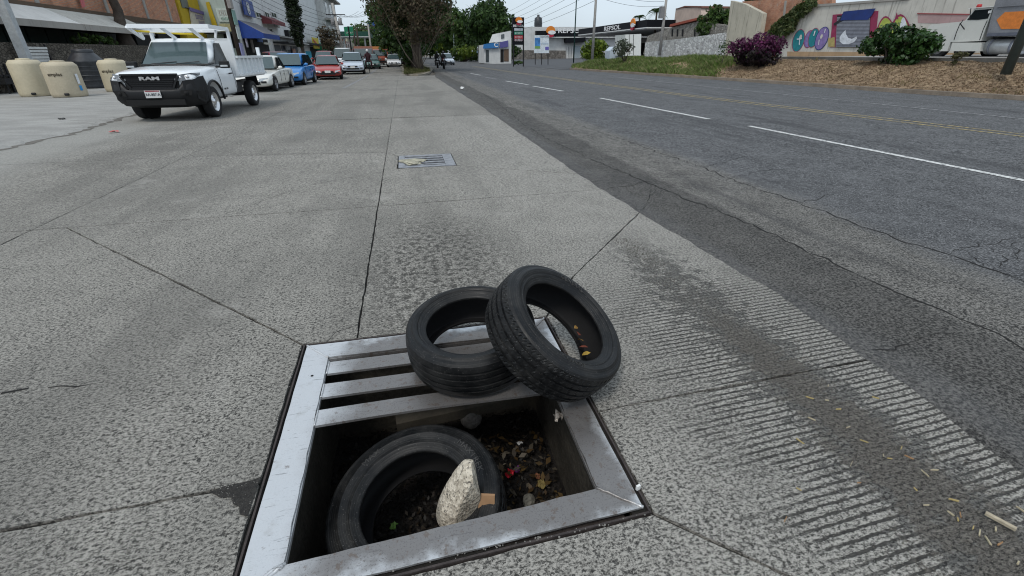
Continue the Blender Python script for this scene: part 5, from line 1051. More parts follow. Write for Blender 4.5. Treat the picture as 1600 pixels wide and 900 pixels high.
b4 = thing('clinic_shop', 'white shop with a pale green signboard on its near end wall', 'building', (-17, 60, 0)); WHT = plaster_mat('white_render', (.66, .665, .655), .22, (.36, .35, .33)); WHT2 = plaster_mat('tall_white_render', (.68, .69, .69), .15, (.42, .42, .41)); PGREEN = plaster_mat('pale_green', (.42, .48, .43), .2)
boxw('wall', WHT, b4, -23, -15.55, 56.6, 68.4, 0, 9.6); boxw('end_wall_paint', PGREEN, b4, -18.4, -15.6, 56.52, 56.6, 0, 7.4)
YE = 56.5
poly_onY([(322, 4), (327, 3), (340, 40), (332, 40)], YE, (0, -.12, 0), 'yellow_band', YELW, b4); poly_onY([(337, 13), (361, 13), (366, 34), (343, 34)], YE, (0, -.1, 0), 'sign_panel', M('sign_pale', (.52, .58, .52), .6), b4)
strokes(b4, PY(351, 20, YE-.12), (1, 0, 0), (0, 0, 1), 1.0, .42, 6, M('sign_red_ink', (.35, .25, .22), .6), 3); strokes(b4, PY(354, 29, YE-.12), (1, 0, 0), (0, 0, 1), .95, .24, 8, M('sign_green_ink', (.08, .25, .16), .6), 4)
poly_onY([(344, 49), (343, 37), (367, 37), (370, 49)], YE, (0, -.1, 0), 'lower_sign', M('sign_lower', (.42, .38, .2), .6), b4); poly_onY([(352, 75), (349, 51), (372, 51), (376, 75)], YE, (0, -.06, 0), 'doorway', DARK, b4); boxw('canopy', BLACKM, b4, -18.3, -15.4, 55.4, 56.5, 3.3, 3.42)
bz('doorway', DARK, b4, -12.06, -12.0, 44.5, 52, .1, 2.7)
p1_ = pole('utility_pole', 'dark wooden utility pole hung with small signs beside the blue awning', PX(377, 95, -12.0)*1, 10, .19, .14, WOODP, 'utility pole'); p1_.location.z = 0
for (dy, z, sz, m_) in ((.1, 3.9, (.05, .75, .95), M('pole_sign_green', (.22, .36, .32), .6)), (.15, 2.9, (.05, .8, .8), M('pole_sign_pale', (.5, .56, .55), .6)), (-.25, 4.9, (.25, .5, .9), M('meter_box', (.3, .28, .26), .7)), (.0, 1.75, (.05, .7, 1.0), M('pole_poster', (.3, .3, .5), .7))):
    mb = MB(); mb.box((.24, dy, z), sz); mb.build('pole_sign', m_, p1_)
wb_ = thing('white_building', 'long white building with small windows above dark shop fronts', 'building', (-17, 77, 0)); XW = -15.5
boxw('wall', WHT, wb_, -26, -15.53, 68.45, 85.2, 0, 10.4)
def win(parent, a, b, X, m=WINDOW, fr=True):
    A, B = PX(*a, X), PX(*b, X); z0, z1 = sorted((A.z, B.z)); y0_, y1_ = sorted((A.y, B.y)); w_ = boxw('window', m, parent, X-.02, X+.03, y0_, y1_, z0, z1)
    if fr:
        for (ya, yb, za, zb_) in ((y0_-.06, y1_+.06, z0-.1, z0), (y0_-.06, y1_+.06, z1, z1+.07), (y0_-.07, y0_, z0, z1), (y1_, y1_+.07, z0, z1), ((y0_+y1_)/2-.03, (y0_+y1_)/2+.03, z0, z1)):
            f_ = boxw('frame', WHITEM, None, X, X+.06, ya, yb, za, zb_); f_.parent = w_; f_.location = Vector(f_.location)-Vector(parent.location)
    return w_
win(b4, (399, 19), (408.5, 28), XW); win(wb_, (413, 19), (421, 28), XW); win(wb_, (423, 19), (432, 28), XW); win(wb_, (420, 45), (428, 62), XW, DARK)
bz('ledge', plaster_mat('grey_ledge', (.3, .29, .27)), wb_, -12.0, -11.5, 53.2, 65.9, 3.0, 3.15); bz('lean_to_roof', BLACKM, wb_, -12.0, -10.6, 54, 66, 2.45, 2.6)
for i in range(4): bz('roller_shutter', M('shop_shutter', (.10, .11, .14), .5, .2), wb_, -12.02, -11.98, 54.2+i*2.9, 56.7+i*2.9, .1, 2.3)
bz('light_strip', WHITEM, wb_, -10.64, -10.56, 57, 65, 2.5, 2.58); bz('air_conditioner', BLACKP, wb_, -12.0, -11.6, 60.0, 61.2, 3.2, 3.8)
def awning(name, label, X0, X1, ya, yb, z0, z1, m, m2):
    X0, X1, ya, yb = X0*S_, X1*S_, ya*S_, yb*S_; z0, z1 = 1.4+(z0-1.4)*S_, 1.4+(z1-1.4)*S_
    t = thing(name, label, 'awning', ((X0+X1)/2, (ya+yb)/2, z0)); mb = MB(); mb.prism([(X0, ya, z1), (X1, ya, z0), (X1, ya, z0-.06), (X0, ya, z1-.06)], (0, yb-ya, 0)); o = mb.build('cloth', m2, t, world=True); fix_normals(o.data)
    mb = MB(); mb.prism([(X0, ya-.02, z1), (X1, ya-.02, z0), (X1, ya-.02, z0-.45), (X0, ya-.02, z0-.45)], (0, .03, 0)); o = mb.build('end_panel', m, t, world=True); fix_normals(o.data); boxw('valance', m, t, X1, X1+.03, ya, yb, z0-.45, z0); return t
awning('blue_awning', 'blue awning with a grey top next to the dark utility pole', -12.0, -10.4, 44.2, 49.5, 2.95, 3.85, M('awning_blue', (.02, .06, .28), .7), M('awning_grey', (.17, .16, .17), .8))
awning('red_awning', 'dark red awning high on the white building', -12.0, -11.2, 51.5, 57, 4.3, 4.65, M('awning_red', (.17, .04, .045), .7), M('awning_red2', (.16, .035, .04), .7))
for i_, (a_, b_, c_) in enumerate((((402, 57), (411, 66), (.05, .12, .35)), ((383, 56), (389, 74), (.45, .42, .5)), ((412, 66), (424, 70), (.5, .48, .42)), ((392, 62), (399, 82), (.22, .2, .19)), ((432, 36), (438, 44), (.5, .5, .48)), ((446, 72), (454, 78), (.35, .36, .38)), ((457, 76), (463, 84), (.5, .3, .25)))):
    A, B = PX(*a_, -15.2), PX(*b_, -15.2); o = boxw('shop_sign', M('shop_sign_%d' % i_, c_, .6, var=.25, scale=3), None, -15.3, -15.2, min(A.y, B.y), max(A.y, B.y), min(A.z, B.z), max(A.z, B.z)); tag(o, ('small blue shop sign under the blue awning', 'lilac poster panel beside the dark pole', 'cream strip sign over the dark shop front', 'grey roller panel under the blue awning', 'small white plaque near the red awning', 'grey box sign under the cypress', 'faded red poster beside the cypress trunk')[i_], 'sign')
bs = poly_on([(376, -4), (392, 3), (398, 28), (382, 23)], -15.3, (.12, 0, 0), 'blue_signboard', M('sign_blue', (.035, .07, .26), .5), None); tag(bs, 'tilted blue signboard with a white round emblem on the white shop', 'sign')
c_ = PX(388, 13, -15.14); mb = MB()
for rr0, rr1 in ((.46, .58), (0, .30)): mb.lathe([(max(rr0, .001), 0), (rr1, 0), (rr1, .02), (max(rr0, .001), .02)], 24, c_, Matrix.Rotation(R(90), 3, 'Y')@Matrix.Diagonal((1, .8, 1)).to_3x3())
o = mb.build('emblem', WHITEM, None); o.parent = bs; o.location = Vector(o.location)-Vector(bs.location)
# tall white building, cypress
tb = thing('tall_white_building', 'tall plain white building with balconies on its far corner', 'building', (-18, 97, 0)); bz('wall', WHT2, tb, -24, -12.0, 66.05, 86, 0, 13); bz('corner_wing', plaster_mat('corner_render', (.60, .60, .585), .3), tb, -20, -10.9, 86.05, 101, 0, 12)
for z in (2.9, 6.2, 9.4): bz('balcony_slab', GREYP, tb, -11, -9.9, 85.6, 101.2, z, z+.22)
for z in (3.3, 6.6):
    for y in (87.5, 92.5, 97): bz('window', WINDOW, tb, -10.92, -10.86, y, y+2.4, z+.5, z+2.3)
for z in (3.2, 6.45): bz('balcony_rail', M('rail_grey', (.28, .28, .28), .5), tb, -9.98, -9.92, 85.7, 101, z+.7, z+.78)
for i, (a, b, m_) in enumerate((((478, 80), (488, 91), M('turquoise', (.03, .38, .55), .6)), ((469, 80), (476, 92), M('poster_pale', (.55, .42, .40), .7)))):
    A, B = PX(*a, -15.4), PX(*b, -15.4); boxw('poster', m_, tb, -15.5, -15.42, min(A.y, B.y), max(A.y, B.y), min(A.z, B.z), max(A.z, B.z))
bz('shop_canopy', DARK, tb, -12.0, -10.8, 66.2, 78, 2.55, 2.75); bz('shop_opening', DARK, tb, -12.02, -11.95, 74, 84, .1, 2.4)
A, B = PX(487, 58, -14.6), PX(498, 76, -14.6); ys_ = boxw('yellow_signboard', M('sign_yellow', (.55, .45, .05), .6), None, -14.65, -14.55, A.y, B.y+1., B.z, A.z); tag(ys_, 'yellow signboard with a red mark on the tall white building', 'sign')
mb = MB(); mb.bar((-14.5, A.y+.5, A.z-.4), (-14.5, B.y+.3, B.z+.3), .3, .02, up=(1, 0, 0)); o = mb.build('red_mark', M('sign_red', (.5, .08, .05), .6), None); o.parent = ys_; o.location = Vector(o.location)-Vector(ys_.location)
awning('green_awning', 'green awning over a shop below the yellow signboard', -12, -9.8, 78.5, 86, 2.35, 3.0, M('awning_green', (.02, .16, .07), .7), M('awning_green2', (.03, .2, .09), .7))
cy = thing('cypress', 'tall dark narrow cypress in front of the white building', 'tree', (-10.4, 58.2, 0)); b_ = Vector((-10.4, 58.2, 0)); limbs(b_, [(b_+Vector((0, 0, 8.8)), 1)], .2, BARK, 'trunk', cy, 5, 0)
cl = [(b_+Vector((.12*math.sin(i*2.1), .12*math.cos(i*1.7), 2.6+i*.42)), (.42+.30*math.sin(math.pi*min(1, (i+1)/15)), .42+.30*math.sin(math.pi*min(1, (i+1)/15)), .5)) for i in range(15)]; leaves(cl, 9000, .11, F_CYP, 'crown', cy, .5, .6, keep=.9)
# poles and far street
pole('utility_pole', 'dark wooden pole standing in front of the green awning', (G(509, 101)[0], G(509, 101)[1], 0), 4.6, .17, .13, WOODP, 'utility pole')
lp_ = thing('utility_pole', 'pale concrete pole leaning over the red car with transformers on top', 'utility pole', G(541, 104)); b_ = Vector(G(541, 104)); t1 = PY(519, 5, b_.y+1.5); mb = MB(); mb.tube([b_, b_.lerp(t1, .5), t1], [.24, .2, .15], 10); mb.build('shaft', CONCP, lp_, True, world=True)
tp = b_.lerp(t1, .66)
for dx in (-.5, .45): mb = MB(); mb.lathe([(0, .8), (.22, .78), (.24, .1), (.2, 0), (0, 0)], 14, tp+Vector((dx, .1, 0))); mb.build('transformer', M('transformer_grey', (.22, .22, .22), .6), lp_, True, world=True)
mb = MB(); mb.bar(tp+Vector((-1.2, 0, 1.2)), tp+Vector((1.2, 0, 1.2)), .1); mb.build('crossarm', BLACKM, lp_, world=True)
for i, (px, py, tx, ty, m_, lb) in enumerate(((560, 103, 559, 47, WOODP, 'dark pole to the left of a twin dark pole far up the street'), (565, 103, 562, 43, WOODP, 'dark pole to the right of its twin far up the street'), (583, 101, 570, 38, CONCP, 'far pale pole with cross arms up the left street'), (553, 102, 551, 60, CONCP, 'slim pale pole under the green hanging sign'))):
    b_ = G(px, py); h_ = PY(tx, ty, b_.y).z; p_ = pole('utility_pole', lb, b_, h_, .16, .12, m_, 'utility pole')
    if i == 2:
        for z in (.96, .88): mb = MB(); mb.bar((b_.x-1.3, b_.y, h_*z), (b_.x+1.3, b_.y, h_*z), .12); mb.build('crossarm', WOODP, p_, world=True)
gs_ = thing('green_sign', 'green hanging sign with white lines on a dark mast', 'sign', (G(553, 104)[0], G(553, 104)[1], 0)); b_ = Vector(gs_.location); A, B = PY(537, 41, b_.y), PY(552, 56, b_.y); poly_onY([(537, 42), (551, 41), (553, 55), (539, 56)], b_.y, (0, .12, 0), 'panel', M('sign_green', (.015, .20, .10), .5), gs_); mb = MB(); mb.tube([b_, (b_.x, b_.y, A.z)], .09, 8); mb.build('mast', BLACKM, gs_, world=True); strokes(gs_, PY(546, 51, b_.y-.03), (1, 0, 0), (0, 0, 1), .9, .18, 5, WHITEM, 6)
COLS = [(.50, .46, .40), (.34, .17, .12), (.58, .57, .54), (.42, .40, .30), (.55, .50, .36), (.32, .33, .36), (.48, .30, .20), (.6, .6, .58)]
LB = ['low cream shop beyond the tall white building', 'brick coloured shop far up the left street', 'white shop far up the left street behind the cargo trucks', 'olive shop in the far row beyond the white one', 'yellowish house in the far left row', 'grey house in the far left row', 'terracotta house in the far left row', 'white house at the end of the far left row']
yv = 132
for i in range(8):
    L_ = 11+i*2.2; h_ = (4.2, 5.2, 4.6, 6.4, 5.0, 7.4, 5.6, 8.2)[i]; x_ = -13.4-.035*(yv-100)-(.4 if i % 2 else 0); fb = thing('shop_house', LB[i], 'building', (x_-4, yv+L_/2, 0), 0, 'far shops on the left'); boxw('wall', plaster_mat('far_wall%d' % i, COLS[i], .3), fb, x_-9, x_, yv, yv+L_-.1, 0, h_)
    boxw('parapet', GREYP, fb, x_-9.1, x_+.12, yv+.05, yv+L_-.2, h_, h_+.3)
    for k in range(2): boxw('shop_opening', DARK, fb, x_-.02, x_+.04, yv+1+k*L_/2, yv+L_/2-.6+k*L_/2, .1, 2.6)
    for k in range(3): boxw('window', WINDOW, fb, x_-.02, x_+.05, yv+1+k*L_/3.2, yv+2.6+k*L_/3.2, 3.1, 4.2)
    boxw('shop_awning', (M('far_awning_a', (.03, .12, .08), .8), M('far_awning_b', (.5, .42, .12), .8), M('far_awning_c', (.35, .05, .05), .8), M('far_awning_d', (.06, .10, .3), .8))[i % 4], fb, x_, x_+1.6, yv+.8, yv+L_-1, 2.75, 2.95)
    yv += L_
cnp = thing('green_canopy', 'dark green petrol canopy far up the left street', 'canopy', (-8.5, 112, 0)); boxw('roof', M('canopy_green', (.015, .07, .05), .5), cnp, -12, -5.9, 108, 120, 4.6, 5.5); boxw('trim', WHITEM, cnp, -12, -5.88, 107.96, 108, 4.5, 4.62)
for x in (-11, -7): boxw('post', M('canopy_post', (.5, .5, .5), .6), cnp, x-.15, x+.15, 109, 109.3, 0, 4.6)
bsg = thing('blue_billboard', 'distant blue and white billboard up the left street', 'sign', (-6.6, 150, 0)); boxw('panel', M('billboard_blue', (.05, .13, .45), .5), bsg, -8.2, -5.2, 150, 150.3, 7.2, 9.4); boxw('base_panel', WHITEM, bsg, -8.2, -5.2, 150.05, 150.3, 5.9, 7.15); boxw('post', BLACKM, bsg, -6.8, -6.5, 150.1, 150.3, 0, 5.9)
# ================================================================== RIGHT SIDE
XR = 37.
RUBW = masonry_mat('whitewashed_rubble', (.66, .66, .64), (.46, .45, .43), 2.3, (1, 1, 1.25), 1., (.07, .065, .06)); RUBO = masonry_mat('old_rubble', (.33, .31, .275), (.22, .20, .18), 2.6, (1, 1, 1.2), 1., (.06, .055, .05))
tag(poly_on([(1007, 90), (1008, 66), (1060, 61), (1133, 51), (1133, 90)], XR, (.5, 0, 0), 'stone_wall', RUBW, None), 'whitewashed rubble wall along the raised street, left of the beige wall', 'wall')
tag(poly_on([(1005, 85), (1012, 56), (1045, 44), (1092, 33), (1138, 40), (1138, 85)], XR+2, (.5, 0, 0), 'stone_wall', RUBO, None), 'older grey stone wall with narrow openings above the whitewashed wall', 'wall')
OW = [o for o in COL.objects if o.name.startswith('stone_wall')][-1]
for px in (1049, 1057, 1065, 1084):
    o = poly_on([(px, 57), (px+.5, 46), (px+3, 45.5), (px+2.5, 57)], XR+1.98, (.02, 0, 0), 'opening', DARK, None); o.parent = OW; o.location = Vector(o.location)-Vector(OW.location)
hp = thing('pink_house', 'pale pink house with red tiled ledge above the stone walls', 'building', PX(1075, 60, 44)); hp.location.z = 0; poly_on([(1050, 60), (1056, 13), (1095, 11), (1098, 60)], 44, (6, 0, 0), 'wall', plaster_mat('pink_render', (.56, .44, .37), .2), hp); poly_on([(1047, 38), (1092, 27), (1092, 30.5), (1046, 42)], XR+1.7, (.9, 0, 0), 'tiled_ledge', M('red_tile', (.32, .08, .05), .85, var=.3, scale=5), hp); poly_on([(1055, 14), (1072, 11), (1096, 12), (1096, 9.5), (1070, 9)], 43.9, (6.3, 0, 0), 'roof_edge', M('roof_brown', (.18, .08, .06), .85), hp)
BEI = plaster_mat('stained_beige', (.50, .46, .37), .85, (.10, .09, .075))
tag(poly_on([(1131, 92), (1142, 1), (1163, 6), (1192, 21), (1181, 92)], XR-.6, (.5, 0, 0), 'beige_wall', BEI, None), 'tall stained beige wall block with a sloping top behind the purple bush', 'wall')
bw_ = tag(poly_on([(1160, 92), (1160, 2), (1300, -6), (1300, 92)], XR+1.2, (.4, 0, 0), 'brick_wall', BRICK, None), 'weathered brick wall between the beige block and the graffiti wall', 'wall'); o = poly_on([(1222, 36), (1226, 1), (1229, 1), (1225, 36)], XR+1.15, (.1, 0, 0), 'column', GREYP, None); o.parent = bw_; o.location = Vector(o.location)-Vector(bw_.location)
GW = thing('graffiti_wall', 'long pale plaster wall painted with graffiti behind the green bush', 'wall', (XR, 33, 1)); GWM = plaster_mat('graffiti_plaster', (.58, .55, .49), .7, (.19, .17, .145))
poly_on([(1213, 96), (1213, 50), (1232, 20), (1262, 11), (1660, -16), (1660, 100)], XR, (.4, 0, 0), 'wall', GWM, GW); poly_on([(1230, 88), (1230, 80.5), (1660, 84), (1660, 92)], XR-.02, (.1, 0, 0), 'painted_base', plaster_mat('orange_base', (.44, .30, .18), .4), GW)
poly_on([(1262, 11.5), (1262, 8), (1420, -4), (1420, -.5)], XR-.1, (.5, 0, 0), 'coping', GREYP, GW)
poly_on([(1433, 22), (1433, 20.3), (1600, 23), (1600, 25)], XR-.05, (.1, 0, 0), 'red_stripe', M('stripe_red', (.30, .07, .07), .8), GW); poly_on([(1434, 36), (1434, 22), (1600, 25), (1600, 40)], XR-.012, (.03, 0, 0), 'pink_patch', plaster_mat('pink_patch', (.46, .31, .30), .5), GW)
def gcol(n, c): return M('graffiti_'+n, c, .7, var=.22, scale=3)
TEAL, LILAC, MAG, NAVY, GREY_, LIME, BLK, WHI = gcol('teal', (.015, .20, .23)), gcol('lilac', (.22, .16, .36)), gcol('crimson', (.26, .03, .08)), gcol('navy', (.015, .035, .16)), gcol('grey', (.22, .23, .27)), gcol('lime', (.36, .42, .08)), gcol('black', (.02, .02, .025)), gcol('white', (.62, .64, .68))
def blob_px(cx, cy, rx, ry, sk, n=20): return [(cx+rx*math.cos(2*math.pi*k/n)+sk*ry*math.sin(2*math.pi*k/n), cy-ry*math.sin(2*math.pi*k/n)) for k in range(n)]
lay = 0
for pts, m_ in ((blob_px(1247.5, 63.5, 9.5, 18, .22), MAG), (blob_px(1247.5, 63.5, 8.6, 17, .22), TEAL), (blob_px(1264, 61, 7.5, 14, .25), MAG), (blob_px(1264, 61, 6.6, 13, .25), LILAC), (blob_px(1271, 59, 8, 15.5, .25), MAG), (blob_px(1271, 59, 7.1, 14.5, .25), TEAL), (blob_px(1284, 60, 10, 18.5, .3), NAVY), (blob_px(1284, 60, 9, 17.3, .3), LILAC), (blob_px(1251, 58, 2, 4, .2), GWM), (blob_px(1283.5, 57, 1.8, 3.6, .3), GWM), ([(1249, 60), (1250.3, 60), (1249.5, 70), (1248.2, 70)], WHI), ([(1245, 60.5), (1253, 59.5), (1253, 61), (1245, 62)], WHI), ([(1279.3, 62), (1280.6, 62), (1279.5, 70), (1278.2, 70)], WHI), ([(1273, 48), (1274.5, 48), (1272, 56), (1270.5, 56)], WHI), ([(1289, 45), (1290.5, 45), (1289, 51), (1287.5, 51)], WHI)):
    poly_on(pts, XR-.012-.006*lay, (.005, 0, 0), 'graffiti_letter', m_, GW); lay += 1
shx = XR-.05; poly_on([(1297, 74), (1301, 23), (1372, 17), (1366, 73)], shx, (.04, 0, 0), 'shutter_surround', MAG, GW)
mb = MB(); nsl = 22
for i in range(nsl):
    ya, yb = 73-i*(47/nsl), 73-(i+.78)*(47/nsl); f = lambda y: (1306+(73-y)*.055, 1357+(73-y)*.055); a0, a1 = f(ya); b0, b1 = f(yb); mb.prism([PX(a0, ya, shx-.02), PX(a1, ya, shx-.02), PX(b1, yb, shx-.02), PX(b0, yb, shx-.02)], (-.035, 0, 0))
o = mb.build('shutter_slats', GREY_, GW, world=True); o['kind'] = 'stuff'
poly_on([(1307, 74), (1308, 24), (1360, 24), (1358, 74)], shx-.015, (.01, 0, 0), 'shutter_back', DARK, GW)
poly_on([(1313, 32), (1318, 18), (1368, 13), (1362, 24), (1356, 31)], shx-.08, (.012, 0, 0), 'graffiti_shape', NAVY, GW)
poly_on([(1318, 18.5), (1323, 17.5), (1318, 32), (1303, 40), (1302, 37), (1311, 31)], shx-.072, (.01, 0, 0), 'graffiti_shape', BLK, GW)
cres = [(1321, 47), (1316, 52), (1312, 58), (1312, 65), (1317, 69), (1326, 69), (1334, 66), (1339, 60), (1338, 57), (1331, 61), (1325, 59), (1322, 54)]; poly_on(cres, shx-.078, (.01, 0, 0), 'graffiti_shape', WHI, GW)
poly_on([(1294, 73), (1294, 60), (1304, 58), (1304, 73)], shx-.01, (.01, 0, 0), 'graffiti_shape', gcol('ochre', (.40, .32, .12)), GW)
hump = lambda c0, c1, top_, base, n=10: [(c0+(c1-c0)*i/n, base-(base-top_)*math.sin(math.pi*i/n)**.7) for i in range(n+1)]
for c0, c1, tp_, bs_, m_ in ((1366, 1402, 25, 62, MAG), (1368, 1400, 28, 62, LIME), (1388, 1426, 22, 58, MAG), (1391, 1423, 25.5, 58, LIME), (1405, 1418, 27, 50, WHI)): poly_on(hump(c0, c1, tp_, bs_), XR-.02-.006*lay*.3, (.005, 0, 0), 'graffiti_letter', m_, GW); lay += 1
poly_on([(1398, 30), (1401, 19), (1404, 30)], XR-.06, (.005, 0, 0), 'graffiti_letter', MAG, GW)
cl = [(PX(px, py, XR-.35), (.35, .8, .6)) for px, py in ((1208, 52), (1214, 44), (1222, 40), (1228, 33), (1236, 30), (1240, 24), (1247, 18), (1256, 12), (1265, 9), (1234, 42), (1225, 52))]
cv_ = thing('creeper', 'green creeper hanging over the brick wall beside the graffiti', 'creeper', PX(1235, 40, XR-.3)); leaves(cl, 5200, .17, foliage('foliage_creeper', [(.03, .06, .015), (.08, .11, .03), (.16, .17, .07), (.05, .08, .02)]), 'foliage', cv_, .3, keep=.8); limbs(PX(1205, 70, XR-.2), [(PX(1262, 10, XR-.2), 1), (PX(1232, 30, XR-.2), .8)], .08, BARK, 'stems', cv_, 2, 1)
# dump truck
dt = thing('dump_truck', 'old white dump truck with grey box and orange panel on the raised street', 'truck', (30, 22, .98)); XT = 30.; DW = 2.3; TW = paint('dirty_white', (.60, .60, .56)); GRB = M('dump_grey', (.20, .205, .22), .6, .1, .2, 2); ORP = M('dump_orange', (.62, .19, .035), .7, var=.2, scale=5)
poly_on([(1449, 80), (1450, 42), (1456, 38), (1500, 34), (1508, 32), (1522, 14), (1530, 12), (1553, 10), (1533, 64), (1485, 66), (1480, 80)], XT, (DW, 0, 0), 'cab', TW, dt)
poly_on([(1511, 31), (1523, 16), (1549, 14), (1543, 29), (1528, 31)], XT-.02, (.03, 0, 0), 'side_window', GLASS, dt); poly_on([(1544, 17), (1550, 15.5), (1549, 20), (1543.5, 21)], XT-.035, (.01, 0, 0), 'window_sticker', WHITEM, dt)
poly_on([(1490, 62.5), (1494, 50), (1500, 35.5), (1501, 35.5), (1495, 50), (1491, 62.5)], XT-.01, (.02, 0, 0), 'door_gap', DARK, dt); poly_on([(1530, 62.5), (1536, 45), (1542, 32), (1543, 32), (1537, 45), (1531, 62.5)], XT-.01, (.02, 0, 0), 'door_gap', DARK, dt)
poly_on([(1484, 80), (1488, 66.5), (1534, 66.5), (1530, 80)], XT-.12, (.35, 0, 0), 'running_board', TW, dt); poly_on([(1470, 63), (1534, 62.5), (1534, 66), (1470, 67)], XT+.05, (.3, 0, 0), 'sill_shadow_gap', DARK, dt)
mb = MB(); a_, b_ = PX(1534, 73.5, XT), PX(1590, 72, XT); a_.z = b_.z = (a_.z+b_.z)/2; mb.tube([a_+Vector((.45, 0, 0)), b_+Vector((.45, 0, 0))], .36, 20); mb.build('fuel_tank', M('tank_alu', (.52, .53, .53), .4, .4, .15), dt, True, world=True)
for f in (.15, .75): c_ = a_.lerp(b_, f)+Vector((.45, 0, 0)); mb = MB(); mb.tube([c_-Vector((0, .05, 0)), c_+Vector((0, .05, 0))], .375, 20); mb.build('tank_strap', GREY_, dt, True, world=True)
poly_on([(1541, 56), (1557, -4), (1680, -14), (1680, 50)], XT-.15, (DW+.3, 0, 0), 'dump_body', GRB, dt); poly_on([(1541, 57), (1543, 52), (1680, 47), (1680, 52)], XT-.2, (.1, 0, 0), 'body_rail', M('dump_rail', (.10, .11, .14), .6), dt); poly_on([(1557, 31), (1570, 19), (1690, 12), (1690, 44), (1564, 45.5)], XT-.17, (.015, 0, 0), 'orange_panel', ORP, dt)
poly_on([(1558, 10), (1680, 2), (1680, 3.2), (1558, 11.2)], XT-.2, (.05, 0, 0), 'body_rib', GRB, dt)
poly_on([(1552, 63), (1552, 58), (1680, 54), (1680, 62)], XT+.6, (.9, 0, 0), 'chassis', BLACKM, dt)
for px in (1466, 1506, 1600, 1640):
    c_ = PX(px, 80, XT+.2); Rm = Matrix.Rotation(R(-90), 3, 'Y'); r_ = .50
    for xx in (XT+.25, XT+DW-.2):
        wl = bpy.data.objects.new('wheel', None); COL.objects.link(wl); wl.parent = dt; wl.location = Vector((xx, c_.y, .99+r_))-Vector(dt.location); mb = MB(); mb.lathe([(.3, -.14), (.42, -.16), (.49, -.13), (.5, 0), (.49, .13), (.42, .16), (.3, .14)], 28, (0, 0, 0), Rm); mb.build('tyre', CARTYRE, wl, True); mb = MB(); mb.lathe([(.3, .13), (.24, .05), (.1, .08), (0, .1)], 20, (0, 0, 0), Rm); mb.build('rim', RIMM, wl, True)
poly_on([(1512, 13.5), (1514, 12.7), (1562, 9), (1562, 10)], XT-.1, (DW+.2, 0, 0), 'sun_visor', WHITEM, dt)
for px, py in ((1530, 9.5), (1560, 4)): mb = MB(); mb.lathe([(0, .1), (.1, .08), (.12, 0), (.1, -.08), (0, -.1)], 12, PX(px, py, XT+.2)); mb.build('beacon', M('beacon_red', (.4, .03, .03), .4), dt, True, world=True)
mb = MB(); q = PX(1505, 31, XT-.15); mb.tube([q, q+Vector((-.1, -.02, -.2)), PX(1507, 46, XT-.2)], .025, 6); mb.tube([PX(1515, 30, XT-.25), PX(1517, 13, XT-.25)], .02, 6); mb.build('mirror_arm', BLACKM, dt, world=True)
# pole on the bank, bushes
q = G(1571, 116.5, .66); pole('lamp_post', 'dark green steel post standing on the dry bank at the right edge', q, 7, .145, .10, M('post_green', (.05, .065, .06), .55), 'lamp post')
def bank_at(px, py, z0=.5):
    r = ray(px, py); t = 4.
    for _ in range(4000):
        t *= 1.001; x, y, z = r[0]*t/FPX, r[1]*t/FPX, CAMH+r[2]*t/FPX
        if x > 15 and z <= hz(x, y): break
    return Vector((x, y, hz(x, y)))
q = bank_at(1182, 108); s_ = (PX(1225, 80, q.x).y-PX(1135, 80, q.x).y); print('purple', q, s_)
bush('purple_bush', 'dense round bush with purple flowers on the bank below the beige wall', (q.x+.35, q.y+.75, q.z-.2), (1.5, 1.75, .92), 11000, .07, F_PURP, 31, F_PDARK, 26)
q = bank_at(1400, 105); print('green', q)
bush('green_bush', 'large glossy dark green bush on the dry bank before the dump truck', (q.x+.5, q.y+.85, q.z-.2), (1.4, 1.85, .86), 12000, .085, F_GLOSS, 37, None, 30)
q = bank_at(928, 97); print('yel', q)
bush('yellow_bush', 'yellow green leafy bush at the tip of the grassy bank', (q.x, q.y, q.z-.1), (1.75, 1.75, 1.35), 4600, .16, F_YEL, 41, None, 22)
q = bank_at(1128, 105); sp_ = thing('sapling', 'thin sapling beside the purple bush', 'tree', q); limbs(q, [(q+Vector((0, .1, 1.0)), 1)], .03, BARK, 'trunk', sp_, 4, 1); leaves([(q+Vector((0, .1, 1.05)), (.4, .5, .4))], 260, .06, F_MID, 'crown', sp_, .2)
q = bank_at(975, 98); bush('grey_shrub', 'small grey green shrub in front of the white box truck', q, (.9, .9, .95), 700, .11, foliage('foliage_greygreen', [(.06, .075, .05), (.11, .13, .09), (.08, .10, .06)]), 44, None, 8)
q = bank_at(1492, 101); bush('dry_tuft', 'dry grass tuft beside the kerb below the dump truck cab', q, (.25, .35, .22), 400, .05, foliage('foliage_tuft', [(.09, .09, .035), (.14, .13, .06), (.07, .08, .03)]), 45, None, 6, 'plant')
